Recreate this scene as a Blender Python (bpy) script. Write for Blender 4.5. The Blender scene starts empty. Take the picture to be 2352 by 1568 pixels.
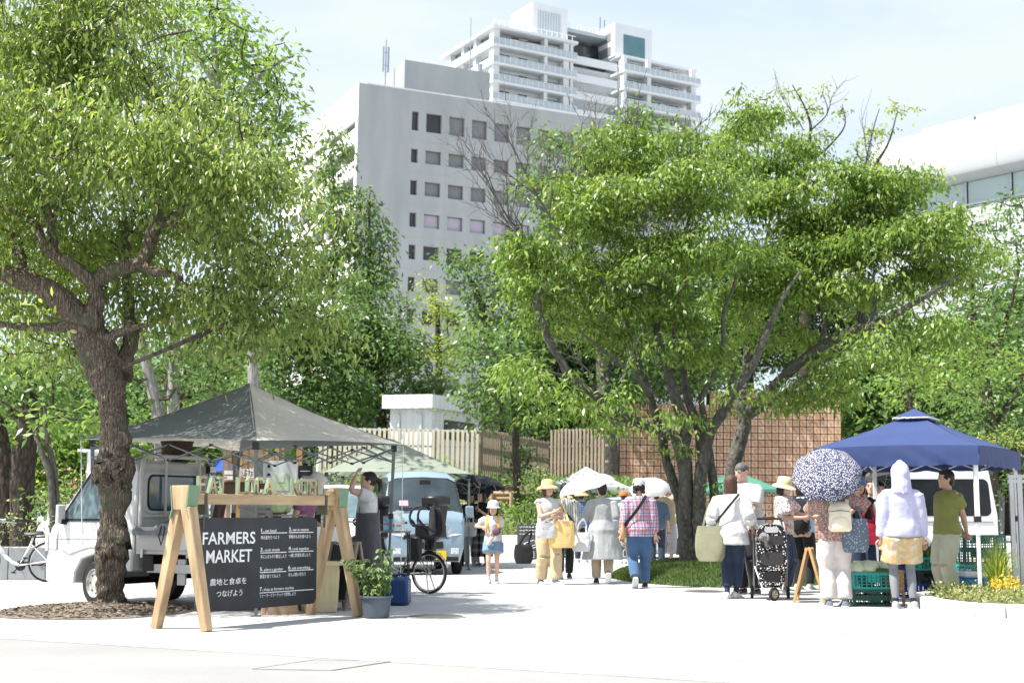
import bpy, bmesh, math, random
import numpy as np
from mathutils import Vector, Matrix, noise as mnoise
R = math.radians
PI = math.pi
scene = bpy.context.scene
COL = scene.collection
rng = np.random.default_rng(7)
random.seed(7)

# ------------------------------------------------------------------ camera
CAM_H = 1.10
FPX, CX, CY, HORY = 3266.7, 1176.0, 784.0, 1180.0       # measured on a 2352 px wide view of the photograph
PITCH = math.atan((HORY - CY) / FPX)
cam_d = bpy.data.cameras.new('camera')
cam_d.lens = 50; cam_d.sensor_width = 36; cam_d.sensor_fit = 'HORIZONTAL'
cam_d.clip_start = 0.1; cam_d.clip_end = 2000
cam_d.dof.use_dof = True; cam_d.dof.focus_distance = 15.6; cam_d.dof.aperture_fstop = 3.4
cam = bpy.data.objects.new('camera', cam_d); COL.objects.link(cam)
cam.location = (0, 0, CAM_H); cam.rotation_euler = (PI/2 + PITCH, 0, 0)
scene.camera = cam

# ------------------------------------------------------------------ world, sun, exposure
SUN_EL, SUN_AZ = R(60), R(-111)         # azimuth from +Y, clockwise; the sun stands high to the left, a little behind the camera
SUNV = Vector((math.sin(SUN_AZ)*math.cos(SUN_EL), math.cos(SUN_AZ)*math.cos(SUN_EL), math.sin(SUN_EL)))
world = bpy.data.worlds.new('World'); scene.world = world; world.use_nodes = True
wn = world.node_tree.nodes; wl = world.node_tree.links; wn.clear()
w_out = wn.new('ShaderNodeOutputWorld'); w_bg = wn.new('ShaderNodeBackground'); w_sky = wn.new('ShaderNodeTexSky')
w_sky.sky_type = 'NISHITA'; w_sky.sun_disc = False; w_sky.sun_elevation = SUN_EL; w_sky.sun_rotation = SUN_AZ
w_sky.air_density = 1.0; w_sky.dust_density = 1.6; w_sky.ozone_density = 1.4
w_tc = wn.new('ShaderNodeTexCoord'); w_map = wn.new('ShaderNodeMapping'); w_map.inputs['Scale'].default_value = (1.0, 1.0, 2.6)
w_no = wn.new('ShaderNodeTexNoise'); w_no.inputs['Scale'].default_value = 2.3; w_no.inputs['Detail'].default_value = 7; w_no.inputs['Roughness'].default_value = .55
w_no.inputs['Distortion'].default_value = .5
w_rp = wn.new('ShaderNodeValToRGB'); w_rp.color_ramp.elements[0].position = .36; w_rp.color_ramp.elements[0].color = (.5,)*3+(1,)
w_rp.color_ramp.elements[1].position = .60; w_rp.color_ramp.elements[1].color = (.95,)*3+(1,)
w_mix = wn.new('ShaderNodeMixRGB'); w_mix.inputs['Color2'].default_value = (3.35, 3.68, 4.18, 1)
wl.new(w_tc.outputs['Generated'], w_map.inputs['Vector']); wl.new(w_map.outputs[0], w_no.inputs['Vector'])
wl.new(w_no.outputs[0], w_rp.inputs[0]); wl.new(w_rp.outputs[0], w_mix.inputs['Fac']); wl.new(w_sky.outputs[0], w_mix.inputs['Color1'])
wl.new(w_mix.outputs[0], w_bg.inputs['Color']); w_bg.inputs['Strength'].default_value = .095
wl.new(w_bg.outputs[0], w_out.inputs[0])
sun_d = bpy.data.lights.new('sun', 'SUN'); sun_d.energy = 3.7; sun_d.angle = R(.53); sun_d.color = (1, .955, .88)
sun = bpy.data.objects.new('sun', sun_d); COL.objects.link(sun); sun.rotation_euler = SUNV.to_track_quat('Z', 'Y').to_euler()
vs = scene.view_settings; vs.view_transform = 'Standard'; vs.look = 'None'; vs.gamma = 1; vs.exposure = 1.52; vs.use_curve_mapping = False
scene.cycles.max_bounces = 6; scene.cycles.transparent_max_bounces = 8; scene.cycles.use_denoising = True
scene.cycles.caustics_reflective = False; scene.cycles.caustics_refractive = False

# ------------------------------------------------------------------ picture point -> place
def at(x, y, Y):
    u = (x-CX)/FPX; v = (CY-y)/FPX
    dy = math.cos(PITCH) - v*math.sin(PITCH); dz = math.sin(PITCH) + v*math.cos(PITCH)
    t = Y/dy
    return Vector((u*t, Y, CAM_H + dz*t))
def gp(x, y, z=0.0):
    u = (x-CX)/FPX; v = (CY-y)/FPX
    dy = math.cos(PITCH) - v*math.sin(PITCH); dz = math.sin(PITCH) + v*math.cos(PITCH)
    t = (z-CAM_H)/dz
    return Vector((u*t, dy*t, z))
def X_at(x, Y): return at(x, HORY, Y).x

# ------------------------------------------------------------------ materials
MATS = {}
def mk(name):
    m = bpy.data.materials.new(name); m.use_nodes = True
    nt = m.node_tree; b = nt.nodes['Principled BSDF']
    MATS[name] = m
    return m, nt, b
def lin(c): return tuple(c)+(1,) if len(c) == 3 else c
def mat(name, col, rough=.7, var=.12, scale=6, bump=0, bscale=40, metal=0, spec=.4, stretch=(1,1,1), col2=None, detail=6, coat=0, trans=0, sheen=0):
    if name in MATS: return MATS[name]
    m, nt, b = mk(name); n = nt.nodes; l = nt.links
    b.inputs['Roughness'].default_value = rough; b.inputs['Metallic'].default_value = metal; b.inputs['Specular IOR Level'].default_value = spec
    if coat: b.inputs['Coat Weight'].default_value = coat; b.inputs['Coat Roughness'].default_value = .08
    if sheen: b.inputs['Sheen Weight'].default_value = sheen
    tc = n.new('ShaderNodeTexCoord'); mp = n.new('ShaderNodeMapping'); mp.inputs['Scale'].default_value = stretch
    l.new(tc.outputs['Object'], mp.inputs[0])
    no = n.new('ShaderNodeTexNoise'); no.inputs['Scale'].default_value = scale; no.inputs['Detail'].default_value = detail
    l.new(mp.outputs[0], no.inputs['Vector'])
    rp = n.new('ShaderNodeValToRGB'); c = np.array(col[:3]); d = np.array(col2[:3]) if col2 is not None else np.clip(c*(1+var), 0, 1)
    a = c if col2 is not None else c*(1-var)
    rp.color_ramp.elements[0].position = .32; rp.color_ramp.elements[1].position = .68
    rp.color_ramp.elements[0].color = lin(tuple(a)); rp.color_ramp.elements[1].color = lin(tuple(d))
    l.new(no.outputs[0], rp.inputs[0]); l.new(rp.outputs[0], b.inputs['Base Color'])
    if bump:
        n2 = n.new('ShaderNodeTexNoise'); n2.inputs['Scale'].default_value = bscale; n2.inputs['Detail'].default_value = 5
        l.new(mp.outputs[0], n2.inputs['Vector'])
        bp = n.new('ShaderNodeBump'); bp.inputs['Strength'].default_value = bump; bp.inputs['Distance'].default_value = .02
        l.new(n2.outputs[0], bp.inputs['Height']); l.new(bp.outputs[0], b.inputs['Normal'])
    if trans:
        tr = n.new('ShaderNodeBsdfTranslucent'); l.new(rp.outputs[0], tr.inputs[0])
        mx = n.new('ShaderNodeMixShader'); mx.inputs[0].default_value = trans
        out = n['Material Output']; l.new(b.outputs[0], mx.inputs[1]); l.new(tr.outputs[0], mx.inputs[2]); l.new(mx.outputs[0], out.inputs[0])
    return m
def leaf_mat(name, c1, c2, c3, trans=.42, rough=.42, scale=.9, spec=.5):
    m, nt, b = mk(name); n = nt.nodes; l = nt.links
    b.inputs['Roughness'].default_value = rough; b.inputs['Specular IOR Level'].default_value = spec
    at_ = n.new('ShaderNodeAttribute'); at_.attribute_name = 'rnd'
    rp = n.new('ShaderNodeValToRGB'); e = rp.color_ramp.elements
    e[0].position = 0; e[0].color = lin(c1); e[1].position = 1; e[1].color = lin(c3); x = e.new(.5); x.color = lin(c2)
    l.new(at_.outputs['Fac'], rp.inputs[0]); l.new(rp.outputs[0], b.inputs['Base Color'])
    br = n.new('ShaderNodeMixRGB'); br.blend_type = 'MULTIPLY'; br.inputs[0].default_value = 1; br.inputs[2].default_value = (1.65, 1.65, .85, 1)
    l.new(rp.outputs[0], br.inputs[1])
    tr = n.new('ShaderNodeBsdfTranslucent'); l.new(br.outputs[0], tr.inputs[0])
    mx = n.new('ShaderNodeMixShader'); mx.inputs[0].default_value = trans
    out = n['Material Output']; l.new(b.outputs[0], mx.inputs[1]); l.new(tr.outputs[0], mx.inputs[2]); l.new(mx.outputs[0], out.inputs[0])
    return m
def glass_mat(name, tint=(.02,.03,.035), rough=.04, alpha=.55):
    m, nt, b = mk(name); n = nt.nodes; l = nt.links
    gl = n.new('ShaderNodeBsdfGlossy'); gl.inputs['Roughness'].default_value = rough; gl.inputs['Color'].default_value = (.9,.95,1,1)
    tr = n.new('ShaderNodeBsdfTransparent'); tr.inputs[0].default_value = lin(tint)
    fr = n.new('ShaderNodeFresnel'); fr.inputs[0].default_value = 1.55
    mx = n.new('ShaderNodeMixShader'); l.new(fr.outputs[0], mx.inputs[0]); l.new(tr.outputs[0], mx.inputs[1]); l.new(gl.outputs[0], mx.inputs[2])
    l.new(mx.outputs[0], n['Material Output'].inputs[0])
    return m

# ------------------------------------------------------------------ mesh collecting
class MB:
    def __init__(s): s.v = []; s.f = []; s.n = 0
    def add(s, vs, fs):
        o = s.n; s.v.extend([tuple(p) for p in vs]); s.n += len(vs); s.f.extend([tuple(i+o for i in f) for f in fs]); return s
    def box(s, c, sz, rot=None, taper=1.0):
        x, y, z = sz[0]/2, sz[1]/2, sz[2]/2; t = taper
        P = [(-x,-y,-z),(x,-y,-z),(x,y,-z),(-x,y,-z),(-x*t,-y*t,z),(x*t,-y*t,z),(x*t,y*t,z),(-x*t,y*t,z)]
        if rot is not None: P = [rot @ Vector(p) for p in P]
        P = [(p[0]+c[0], p[1]+c[1], p[2]+c[2]) for p in P]
        return s.add(P, [(0,3,2,1),(4,5,6,7),(0,1,5,4),(1,2,6,5),(2,3,7,6),(3,0,4,7)])
    def bar(s, a, b, w, h=None, up=(0,0,1)):
        a = Vector(a); b = Vector(b); d = (b-a); L = d.length
        if L < 1e-6: return s
        d = d/L; u = Vector(up)
        if abs(d.dot(u)) > .98: u = Vector((0,1,0))
        sx = d.cross(u).normalized(); uz = sx.cross(d)
        h = h or w
        m = Matrix((sx, d, uz)).transposed()
        return s.box((a+b)/2, (w, L, h), m)
    def tube(s, pts, rad, n=8, cap=True, wob=0, seed=0):
        pts = [Vector(p) for p in pts]; k = len(pts)
        rad = [rad]*k if np.isscalar(rad) else rad
        base = s.n; prev = None
        for i, p in enumerate(pts):
            t = (pts[min(i+1, k-1)] - pts[max(i-1, 0)])
            t = t.normalized() if t.length > 1e-9 else Vector((0,0,1))
            if prev is None:
                a = Vector((1,0,0)) if abs(t.x) < .8 else Vector((0,1,0))
                a = (a - t*a.dot(t)).normalized()
            else:
                a = prev - t*prev.dot(t); a = a.normalized() if a.length > 1e-6 else t.orthogonal().normalized()
            prev = a; b = t.cross(a)
            for q in range(n):
                an = 2*PI*q/n; r = rad[i]
                if wob: r *= 1 + wob*mnoise.noise(Vector((math.cos(an)*1.7+seed, math.sin(an)*1.7, p.z*3+i*.35)))
                s.v.append(tuple(p + a*(math.cos(an)*r) + b*(math.sin(an)*r)))
        s.n += k*n
        for i in range(k-1):
            for q in range(n):
                q2 = (q+1) % n
                s.f.append((base+i*n+q, base+i*n+q2, base+(i+1)*n+q2, base+(i+1)*n+q))
        if cap:
            s.f.append(tuple(base+q for q in range(n))[::-1]); s.f.append(tuple(base+(k-1)*n+q for q in range(n)))
        return s
    def rings(s, rs, cap=True, closed=True):
        n = len(rs[0]); base = s.n
        for r in rs: s.v.extend([tuple(p) for p in r])
        s.n += n*len(rs)
        for i in range(len(rs)-1):
            for q in range(n if closed else n-1):
                q2 = (q+1) % n
                s.f.append((base+i*n+q, base+i*n+q2, base+(i+1)*n+q2, base+(i+1)*n+q))
        if cap:
            s.f.append(tuple(base+q for q in range(n))[::-1]); s.f.append(tuple(base+(len(rs)-1)*n+q for q in range(n)))
        return s
    def lathe(s, prof, n=20, c=(0,0,0), cap=True, m=None, sx=1, sy=1):
        rs = []
        for r, z in prof:
            ring = [Vector((r*math.cos(2*PI*q/n)*sx, r*math.sin(2*PI*q/n)*sy, z)) for q in range(n)]
            if m is not None: ring = [m @ p for p in ring]
            rs.append([p + Vector(c) for p in ring])
        return s.rings(rs, cap)
    def ell(s, c, r, n=12, k=8, m=None):
        rs = []
        for i in range(k+1):
            a = -PI/2 + PI*(i+.02*(i == 0)-.02*(i == k))/k
            ring = [Vector((r[0]*math.cos(a)*math.cos(2*PI*q/n), r[1]*math.cos(a)*math.sin(2*PI*q/n), r[2]*math.sin(a))) for q in range(n)]
            if m is not None: ring = [m @ p for p in ring]
            rs.append([p + Vector(c) for p in ring])
        return s.rings(rs)
    def prism(s, poly, axis, a, b):
        """poly: list of 2D points; axis 'x','y','z' extrude from a to b"""
        def P(p, t): return {'x': (t, p[0], p[1]), 'y': (p[0], t, p[1]), 'z': (p[0], p[1], t)}[axis]
        n = len(poly); vs = [P(p, a) for p in poly] + [P(p, b) for p in poly]
        fs = [tuple(range(n))[::-1], tuple(range(n, 2*n))] + [(i, (i+1) % n, n+(i+1) % n, n+i) for i in range(n)]
        return s.add(vs, fs)
    def build(s, name, m, parent=None, smooth=False, angle=40, bevel=0):
        me = bpy.data.meshes.new(name); me.from_pydata(s.v, [], s.f); me.update()
        return mesh_obj(name, me, m, parent, smooth, angle, bevel)
def mesh_obj(name, me, m, parent=None, smooth=False, angle=40, bevel=0, fix=True):
    if fix:
        bm = bmesh.new(); bm.from_mesh(me)
        bmesh.ops.recalc_face_normals(bm, faces=bm.faces)
        if bevel: bmesh.ops.bevel(bm, geom=list(bm.edges), offset=bevel, segments=1, affect='EDGES', clamp_overlap=True)
        bm.to_mesh(me); bm.free()
    o = bpy.data.objects.new(name, me); COL.objects.link(o)
    if m is not None: me.materials.append(m if not isinstance(m, str) else MATS[m])
    if smooth:
        me.shade_smooth()
        try: me.set_sharp_from_angle(angle=R(angle))
        except Exception: pass
    if parent is not None: o.parent = parent
    return o
def fast_mesh(name, verts, quads=None, tris=None, m=None, parent=None, rnd=None, smooth=False):
    """verts (N,3) numpy, quads (Q,4)"""
    me = bpy.data.meshes.new(name)
    me.vertices.add(len(verts)); me.vertices.foreach_set('co', np.asarray(verts, dtype=np.float32).ravel())
    F = quads if quads is not None else tris; k = F.shape[1]
    me.loops.add(F.size); me.loops.foreach_set('vertex_index', F.astype(np.int32).ravel())
    me.polygons.add(len(F)); me.polygons.foreach_set('loop_start', np.arange(0, F.size, k, dtype=np.int32))
    try: me.polygons.foreach_set('loop_total', np.full(len(F), k, dtype=np.int32))
    except Exception: pass
    me.update(calc_edges=True)
    if rnd is not None:
        a = me.attributes.new('rnd', 'FLOAT', 'FACE'); a.data.foreach_set('value', rnd.astype(np.float32))
    o = bpy.data.objects.new(name, me); COL.objects.link(o)
    if m is not None: me.materials.append(m)
    if smooth: me.shade_smooth()
    if parent is not None: o.parent = parent
    return o
def tag(o, label=None, cat=None, group=None, kind=None):
    if label: o['label'] = label
    if cat: o['category'] = cat
    if group: o['group'] = group
    if kind: o['kind'] = kind
    return o
def thing(name, label, cat, loc=(0,0,0), rz=0, group=None, ry=0, rx=0):
    o = bpy.data.objects.new(name, None); COL.objects.link(o); o.empty_display_size = .2
    o.location = loc; o.rotation_euler = (rx, ry, rz)
    return tag(o, label, cat, group)
def sub(a, b, t): return Vector(a)*(1-t) + Vector(b)*t
def copy_tree(o, parent=None):
    c = o.copy(); COL.objects.link(c); c.parent = parent
    for ch in list(o.children): copy_tree(ch, c)
    return c
def spline(pts, k=6):
    """Catmull-Rom through points (any dim)"""
    P = [np.array(p, dtype=float) for p in pts]; P = [2*P[0]-P[1]] + P + [2*P[-1]-P[-2]]; out = []
    for i in range(1, len(P)-2):
        for j in range(k):
            t = j/k; a, b, c, d = P[i-1:i+3]
            out.append(.5*((2*b)+(-a+c)*t+(2*a-5*b+4*c-d)*t*t+(-a+3*b-3*c+d)*t**3))
    out.append(P[-2]); return out
def text_mesh(name, body, size, m, parent=None, extrude=.002, loc=(0,0,0), rot=(0,0,0), align='LEFT', sx=1.0, bold=0.0, spacing=1.0):
    cu = bpy.data.curves.new(name, 'FONT'); cu.body = body; cu.size = size; cu.extrude = extrude; cu.align_x = align; cu.offset = bold; cu.space_character = spacing
    cu.resolution_u = 3
    o = bpy.data.objects.new('tmp_text', cu); COL.objects.link(o)
    dg = bpy.context.evaluated_depsgraph_get()
    me = bpy.data.meshes.new_from_object(o.evaluated_get(dg)); bpy.data.objects.remove(o); bpy.data.curves.remove(cu)
    for v in me.vertices: v.co.x *= sx
    t = bpy.data.objects.new(name, me); COL.objects.link(t); me.materials.clear(); me.materials.append(m)
    t.location = loc; t.rotation_euler = rot
    if parent is not None: t.parent = parent
    return t
# ================================================================== setting
LEAN = R(1.0)          # the plaza falls slightly sideways; the tall upright things stand true against it
mat('wood_new', (.50,.31,.135), .55, scale=3, stretch=(1,1,1), var=.22, bump=.15, bscale=14)
mat('steel', (.42,.43,.44), .35, metal=.9, var=.05)
mat('pole_grey', (.16,.18,.18), .45, metal=.3, var=.08)
mat('white_paint', (.78,.78,.76), .35, var=.04, scale=3)
mat('black_plastic', (.018,.018,.02), .42, var=.15)
mat('black_rubber', (.02,.02,.021), .75, var=.2, bump=.2, bscale=60)
mat('soil', (.17,.15,.125), .95, var=.5, scale=16, bump=.8, bscale=50)
mat('wood_grey', (.25,.20,.155), .8, var=.3, scale=5, stretch=(6,6,.6), bump=.2)
mat('wood_dark', (.085,.052,.035), .7, var=.3, scale=5, stretch=(6,6,.6), bump=.2)

def concrete(name, base, dark, joint=None):
    m, nt, b = mk(name); n = nt.nodes; l = nt.links
    b.inputs['Roughness'].default_value = .85; b.inputs['Specular IOR Level'].default_value = .25
    tc = n.new('ShaderNodeTexCoord')
    a = n.new('ShaderNodeTexNoise'); a.inputs['Scale'].default_value = .35; a.inputs['Detail'].default_value = 8; a.inputs['Roughness'].default_value = .62
    f = n.new('ShaderNodeTexNoise'); f.inputs['Scale'].default_value = 55; f.inputs['Detail'].default_value = 3
    l.new(tc.outputs['Object'], a.inputs[0]); l.new(tc.outputs['Object'], f.inputs[0])
    ad = n.new('ShaderNodeMath'); ad.operation = 'MULTIPLY_ADD'; ad.inputs[1].default_value = .35
    l.new(f.outputs[0], ad.inputs[0]); l.new(a.outputs[0], ad.inputs[2])
    rp = n.new('ShaderNodeValToRGB'); e = rp.color_ramp.elements; e[0].position = .42; e[1].position = .85; e[0].color = lin(dark); e[1].color = lin(base)
    l.new(ad.outputs[0], rp.inputs[0]); l.new(rp.outputs[0], b.inputs['Base Color'])
    bp = n.new('ShaderNodeBump'); bp.inputs['Strength'].default_value = .12; bp.inputs['Distance'].default_value = .01
    l.new(f.outputs[0], bp.inputs['Height']); l.new(bp.outputs[0], b.inputs['Normal'])
    return m
concrete('plaza_concrete', (.50,.495,.485), (.34,.34,.336))
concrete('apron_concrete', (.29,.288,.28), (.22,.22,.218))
mat('joint', (.30,.30,.295), .9, var=.2)

g = MB(); N = 40
S = 700.0
g.add([(-S,-S,0),(S,-S,0),(S,S,0),(-S,S,0)], [(0,1,2,3)])
o = g.build('ground', 'plaza_concrete'); tag(o, kind='structure')
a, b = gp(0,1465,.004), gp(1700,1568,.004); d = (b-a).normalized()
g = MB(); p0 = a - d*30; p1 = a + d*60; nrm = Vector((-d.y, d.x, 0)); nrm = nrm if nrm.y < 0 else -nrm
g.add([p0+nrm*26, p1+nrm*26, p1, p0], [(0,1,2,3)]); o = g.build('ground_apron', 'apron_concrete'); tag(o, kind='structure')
g = MB(); up = Vector((0,0,.004))
g.add([p0+up-nrm*.015, p0+up+nrm*.02, p1+up+nrm*.02, p1+up-nrm*.015], [(0,1,2,3)]); o = g.build('pavement_joint', 'joint'); tag(o, kind='structure')
# sawn joints of the plaza slab
g = MB()
for k in range(1, 9):
    q0 = p0 - nrm*(4.2*k); q1 = p1 - nrm*(4.2*k)
    g.add([q0+nrm*.006, q1+nrm*.006, q1-nrm*.006, q0-nrm*.006], [(0,1,2,3)])
for k in range(-6, 20):
    q0 = a + d*(4.2*k-2); q1 = q0 - nrm*40
    g.add([q0+d*.006+up*.2, q1+d*.006+up*.2, q1-d*.006+up*.2, q0-d*.006+up*.2], [(0,1,2,3)])
o = g.build('slab_joints', 'joint'); tag(o, kind='structure')
# inspection cover in the apron and flat drain covers on the plaza
def cover(name, label, quad, z, m, w=.012):
    q = [gp(x, y, z) for x, y in quad]; t = thing(name, label, 'manhole cover', sum(q, Vector())/4)
    c = t.location.copy(); g = MB(); gi = MB()
    for i in range(4): g.bar(q[i]-c, q[(i+1) % 4]-c, w, .006)
    g.build('frame', 'joint', t)
    gi.add([sub(p-c, (0,0,0), .03) for p in q], [(0,1,2,3)]); gi.build('plate', m, t)
cover('inspection_cover', 'square concrete inspection cover set in the grey apron at the bottom', [(580,1535),(722,1514),(897,1518),(762,1538)], .008, 'apron_concrete')
mat('iron_cover', (.09,.085,.08), .7, var=.3, metal=.4)
def disc_cover(label, x, y, r):
    c = gp(x, y, .004); t = thing('drain_cover', label, 'manhole cover', c); g = MB(); g.lathe([(r, 0), (r, .006)], 28); g.build('plate', 'iron_cover', t)
    g = MB(); g.lathe([(r*1.12, 0), (r*1.12, .004), (r*1.0, .004)], 28); g.build('rim', 'joint', t)
disc_cover('small round iron drain cover on the pale plaza before the grass mound', 1618, 1357, .28)
disc_cover('round iron drain cover in the shade beside the potted tomato plant', 1000, 1415, .3)

# soil ring round the big tree
g = MB(); c = gp(222,1404); ring = []
for i in range(48):
    an = 2*PI*i/48; r = 1+.10*mnoise.noise(Vector((math.cos(an)*2, math.sin(an)*2, 3)))
    ring.append((c.x+math.cos(an)*1.08*r, c.y+math.sin(an)*1.25*r, .006))
inn = [(c.x+(x-c.x)*.55+rng.normal(0,.02), c.y+(y-c.y)*.55, .05+.03*mnoise.noise(Vector((x*3, y*3, 0)))) for x, y, z in ring]
inn2 = [(c.x+(x-c.x)*.25, c.y+(y-c.y)*.25, .085) for x, y, z in ring]
g.rings([ring, inn, inn2], cap=False); g.add(inn2, [tuple(range(48))]); o = g.build('ground_soil', 'soil', smooth=True); tag(o, kind='structure')
# bark litter on the soil
V = []; F = []
for i in range(2600):
    an = rng.uniform(0, 2*PI); rr = math.sqrt(rng.uniform(0, 1))*.98; x = c.x+math.cos(an)*1.06*rr; y = c.y+math.sin(an)*1.22*rr
    z = .012+.075*max(0, 1-rr)**.6; L = rng.uniform(.015, .05); w = L*.4; t = rng.uniform(0, PI); dx, dy = math.cos(t)*L, math.sin(t)*L; ex, ey = -math.sin(t)*w, math.cos(t)*w
    h = rng.uniform(0, .025); k = len(V)
    V += [(x-dx, y-dy, z), (x+ex, y+ey, z+h), (x+dx, y+dy, z+.01), (x-ex, y-ey, z+.004)]; F.append((k, k+1, k+2, k+3))
litter_m = leaf_mat('litter', (.04,.028,.02), (.11,.08,.058), (.27,.22,.16), trans=0, rough=.9)
o = fast_mesh('litter', np.array(V), quads=np.array(F), m=litter_m, rnd=rng.uniform(0, 1, len(F))); tag(o, 'brown bark chips and dry leaves on the soil round the big tree', 'litter', kind='stuff')

# grass mound under the multi-stemmed tree
MC = Vector((X_at(1640, 25.3), 25.3, 0)); MRX, MRY, MH = 1.8, 3.6, .30
def mound_z(x, y):
    r = math.hypot((x-MC.x)/MRX, (y-MC.y)/MRY); return MH*max(0, 1-r*r)**.7
g = MB(); rs = []
for k in range(9):
    q = 1-k/8*.98
    rs.append([(MC.x+math.cos(2*PI*i/48)*MRX*q, MC.y+math.sin(2*PI*i/48)*MRY*q, max(.006, mound_z(MC.x+math.cos(2*PI*i/48)*MRX*q, MC.y+math.sin(2*PI*i/48)*MRY*q))) for i in range(48)])
g.rings(rs, cap=False); g.add(rs[-1], [tuple(range(48))])
mat('turf', (.06,.085,.03), .95, var=.4, scale=9, bump=.5)
o = g.build('ground_mound', 'turf', smooth=True); tag(o, kind='structure')
def grass(name, label, pts, zf, h, m, w=.006, lean=.5):
    n = len(pts); P = np.array(pts); base = np.c_[P, [zf(x, y) for x, y in P]]
    th = rng.uniform(0, 2*PI, n); L = h*rng.uniform(.5, 1.25, n); ln = rng.uniform(0, lean, n)
    dirv = np.c_[np.cos(th), np.sin(th), np.zeros(n)]; sd = np.c_[-np.sin(th), np.cos(th), np.zeros(n)]*w
    tip = base + dirv*(ln*L)[:, None] + np.c_[np.zeros((n, 2)), L]
    mid = base + dirv*(ln*L*.3)[:, None] + np.c_[np.zeros((n, 2)), L*.6]
    V = np.stack([base-sd, base+sd, mid+sd*.7, tip, mid-sd*.7], 1).reshape(-1, 3)
    i0 = np.arange(n)[:, None]*5
    F = (i0 + np.array([[0,1,2,4]])); T = np.c_[i0[:, 0]+4, i0[:, 0]+2, i0[:, 0]+3, i0[:, 0]+3]
    o = fast_mesh(name, V, quads=F, m=m, rnd=rng.uniform(0, 1, n))
    V2 = V
    o2 = o
    return tag(o, label, 'grass', kind='stuff')
grass_m = leaf_mat('grass_blade', (.05,.095,.022), (.085,.145,.035), (.17,.22,.07), trans=.35, rough=.6)
pts = []
while len(pts) < 26000:
    x, y = rng.uniform(-1.04, 1.04, 2)
    if x*x+y*y < 1.06 and (y < .35): pts.append((MC.x+x*MRX, MC.y+y*MRY))
grass('grass', 'short green lawn on the low mound round the multi-stemmed tree', pts, mound_z, .075, grass_m, w=.007)

# ------------------------------------------------------------------ facade helper
def facade(name, m, parent, u0, u1, z0, z1, holes, depth, y=0.0):
    """wall sheet in the local XZ plane at y (front faces -Y) with recessed openings and their reveals"""
    us = sorted({u0, u1, *[h[0] for h in holes], *[h[1] for h in holes]}); zs = sorted({z0, z1, *[h[2] for h in holes], *[h[3] for h in holes]})
    g = MB(); idx = {}
    def P(x, z):
        k = (round(x, 4), round(z, 4))
        if k not in idx: idx[k] = g.n; g.v.append((x, y, z)); g.n += 1
        return idx[k]
    for i in range(len(us)-1):
        for j in range(len(zs)-1):
            mx, mz = (us[i]+us[i+1])/2, (zs[j]+zs[j+1])/2
            if any(h[0] < mx < h[1] and h[2] < mz < h[3] for h in holes): continue
            g.f.append((P(us[i], zs[j]), P(us[i+1], zs[j]), P(us[i+1], zs[j+1]), P(us[i], zs[j+1])))
    for a, b, c, d in holes:
        A = [(a,y,c),(b,y,c),(b,y,d),(a,y,d)]; B = [(p[0], y+depth, p[2]) for p in A]
        g.add(A+B, [(0,4,5,1),(1,5,6,2),(2,6,7,3),(3,7,4,0)])
    me = bpy.data.meshes.new(name); me.from_pydata(g.v, [], g.f); return mesh_obj(name, me, m, parent, fix=False)

# ------------------------------------------------------------------ grey office block
mat('block_grey', (.325,.345,.345), .85, var=.10, scale=.35, stretch=(1,1,.25), bump=.1, bscale=3)
mat('block_white', (.74,.74,.72), .8, var=.04, scale=.4)
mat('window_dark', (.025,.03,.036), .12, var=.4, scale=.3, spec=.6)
mat('blind_grey', (.19,.195,.205), .7, var=.06, scale=.4)
mat('blind_lilac', (.40,.37,.44), .7, var=.05, scale=.4)
mat('frame_brown', (.10,.085,.075), .6)
c0 = at(808, 188, 160); ang = math.atan2(.414, .91)
blk = thing('office_building', 'grey concrete office block with rows of square windows behind the trees', 'building', (c0.x, c0.y, 0), ang, ry=LEAN)
H = at(808,188,160).z
rows = [(at(936,b+4,162.8).z, at(936,a+4,162.8).z) for a, b in ((247,291),(333,365),(405.6,439.5),(480,513),(554,587.5),(628,662),(702,736),(776,810),(850,884))]
holes = []; kinds = []
for r, (za, zb) in enumerate(rows):
    holes.append((6.64, 7.47, za, zb)); kinds.append('window_dark')
    for k in range(11):
        u = 8.45+2.93*k; holes.append((u, u+1.95, za+(.0 if r == 0 else .05), zb))
        kinds.append(['window_dark' if k == 0 else 'blind_grey', 'blind_grey', 'blind_grey', 'blind_lilac', 'window_dark', 'blind_grey', 'window_dark', 'blind_grey', 'blind_grey'][r])
facade('wall', 'block_grey', blk, 0, 46, 0, H, holes, .55)
for (a, b, c, d), kd in zip(holes, kinds):
    w = MB(); w.box(((a+b)/2, .5, (c+d)/2), (b-a-.12, .06, d-c-.12)); ob = w.build('window', kd, blk)
    f = MB()
    for bx in ((a+.04, c, d), (b-.04, c, d)): f.box((bx[0], .47, (c+d)/2), (.08, .14, d-c-.002))
    f.box(((a+b)/2, .47, c+.04), (b-a-.16, .139, .08)); f.box(((a+b)/2, .47, d-.04), (b-a-.16, .139, .08))
    f.build('frame', 'frame_brown', ob)
mat('block_joint', (.34,.35,.355), .9)
for za, zb in rows:
    j = MB(); j.box((23, -.003, zb+.95), (45.96, .012, .05)); j.build('joint', 'block_joint', blk)
for u in (5.2, 11.06+4*.0, 22.6, 34.3):
    j = MB(); j.box((u, -.004, 24), (.05, .01, 48)); j.build('joint', 'block_joint', blk)
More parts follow.
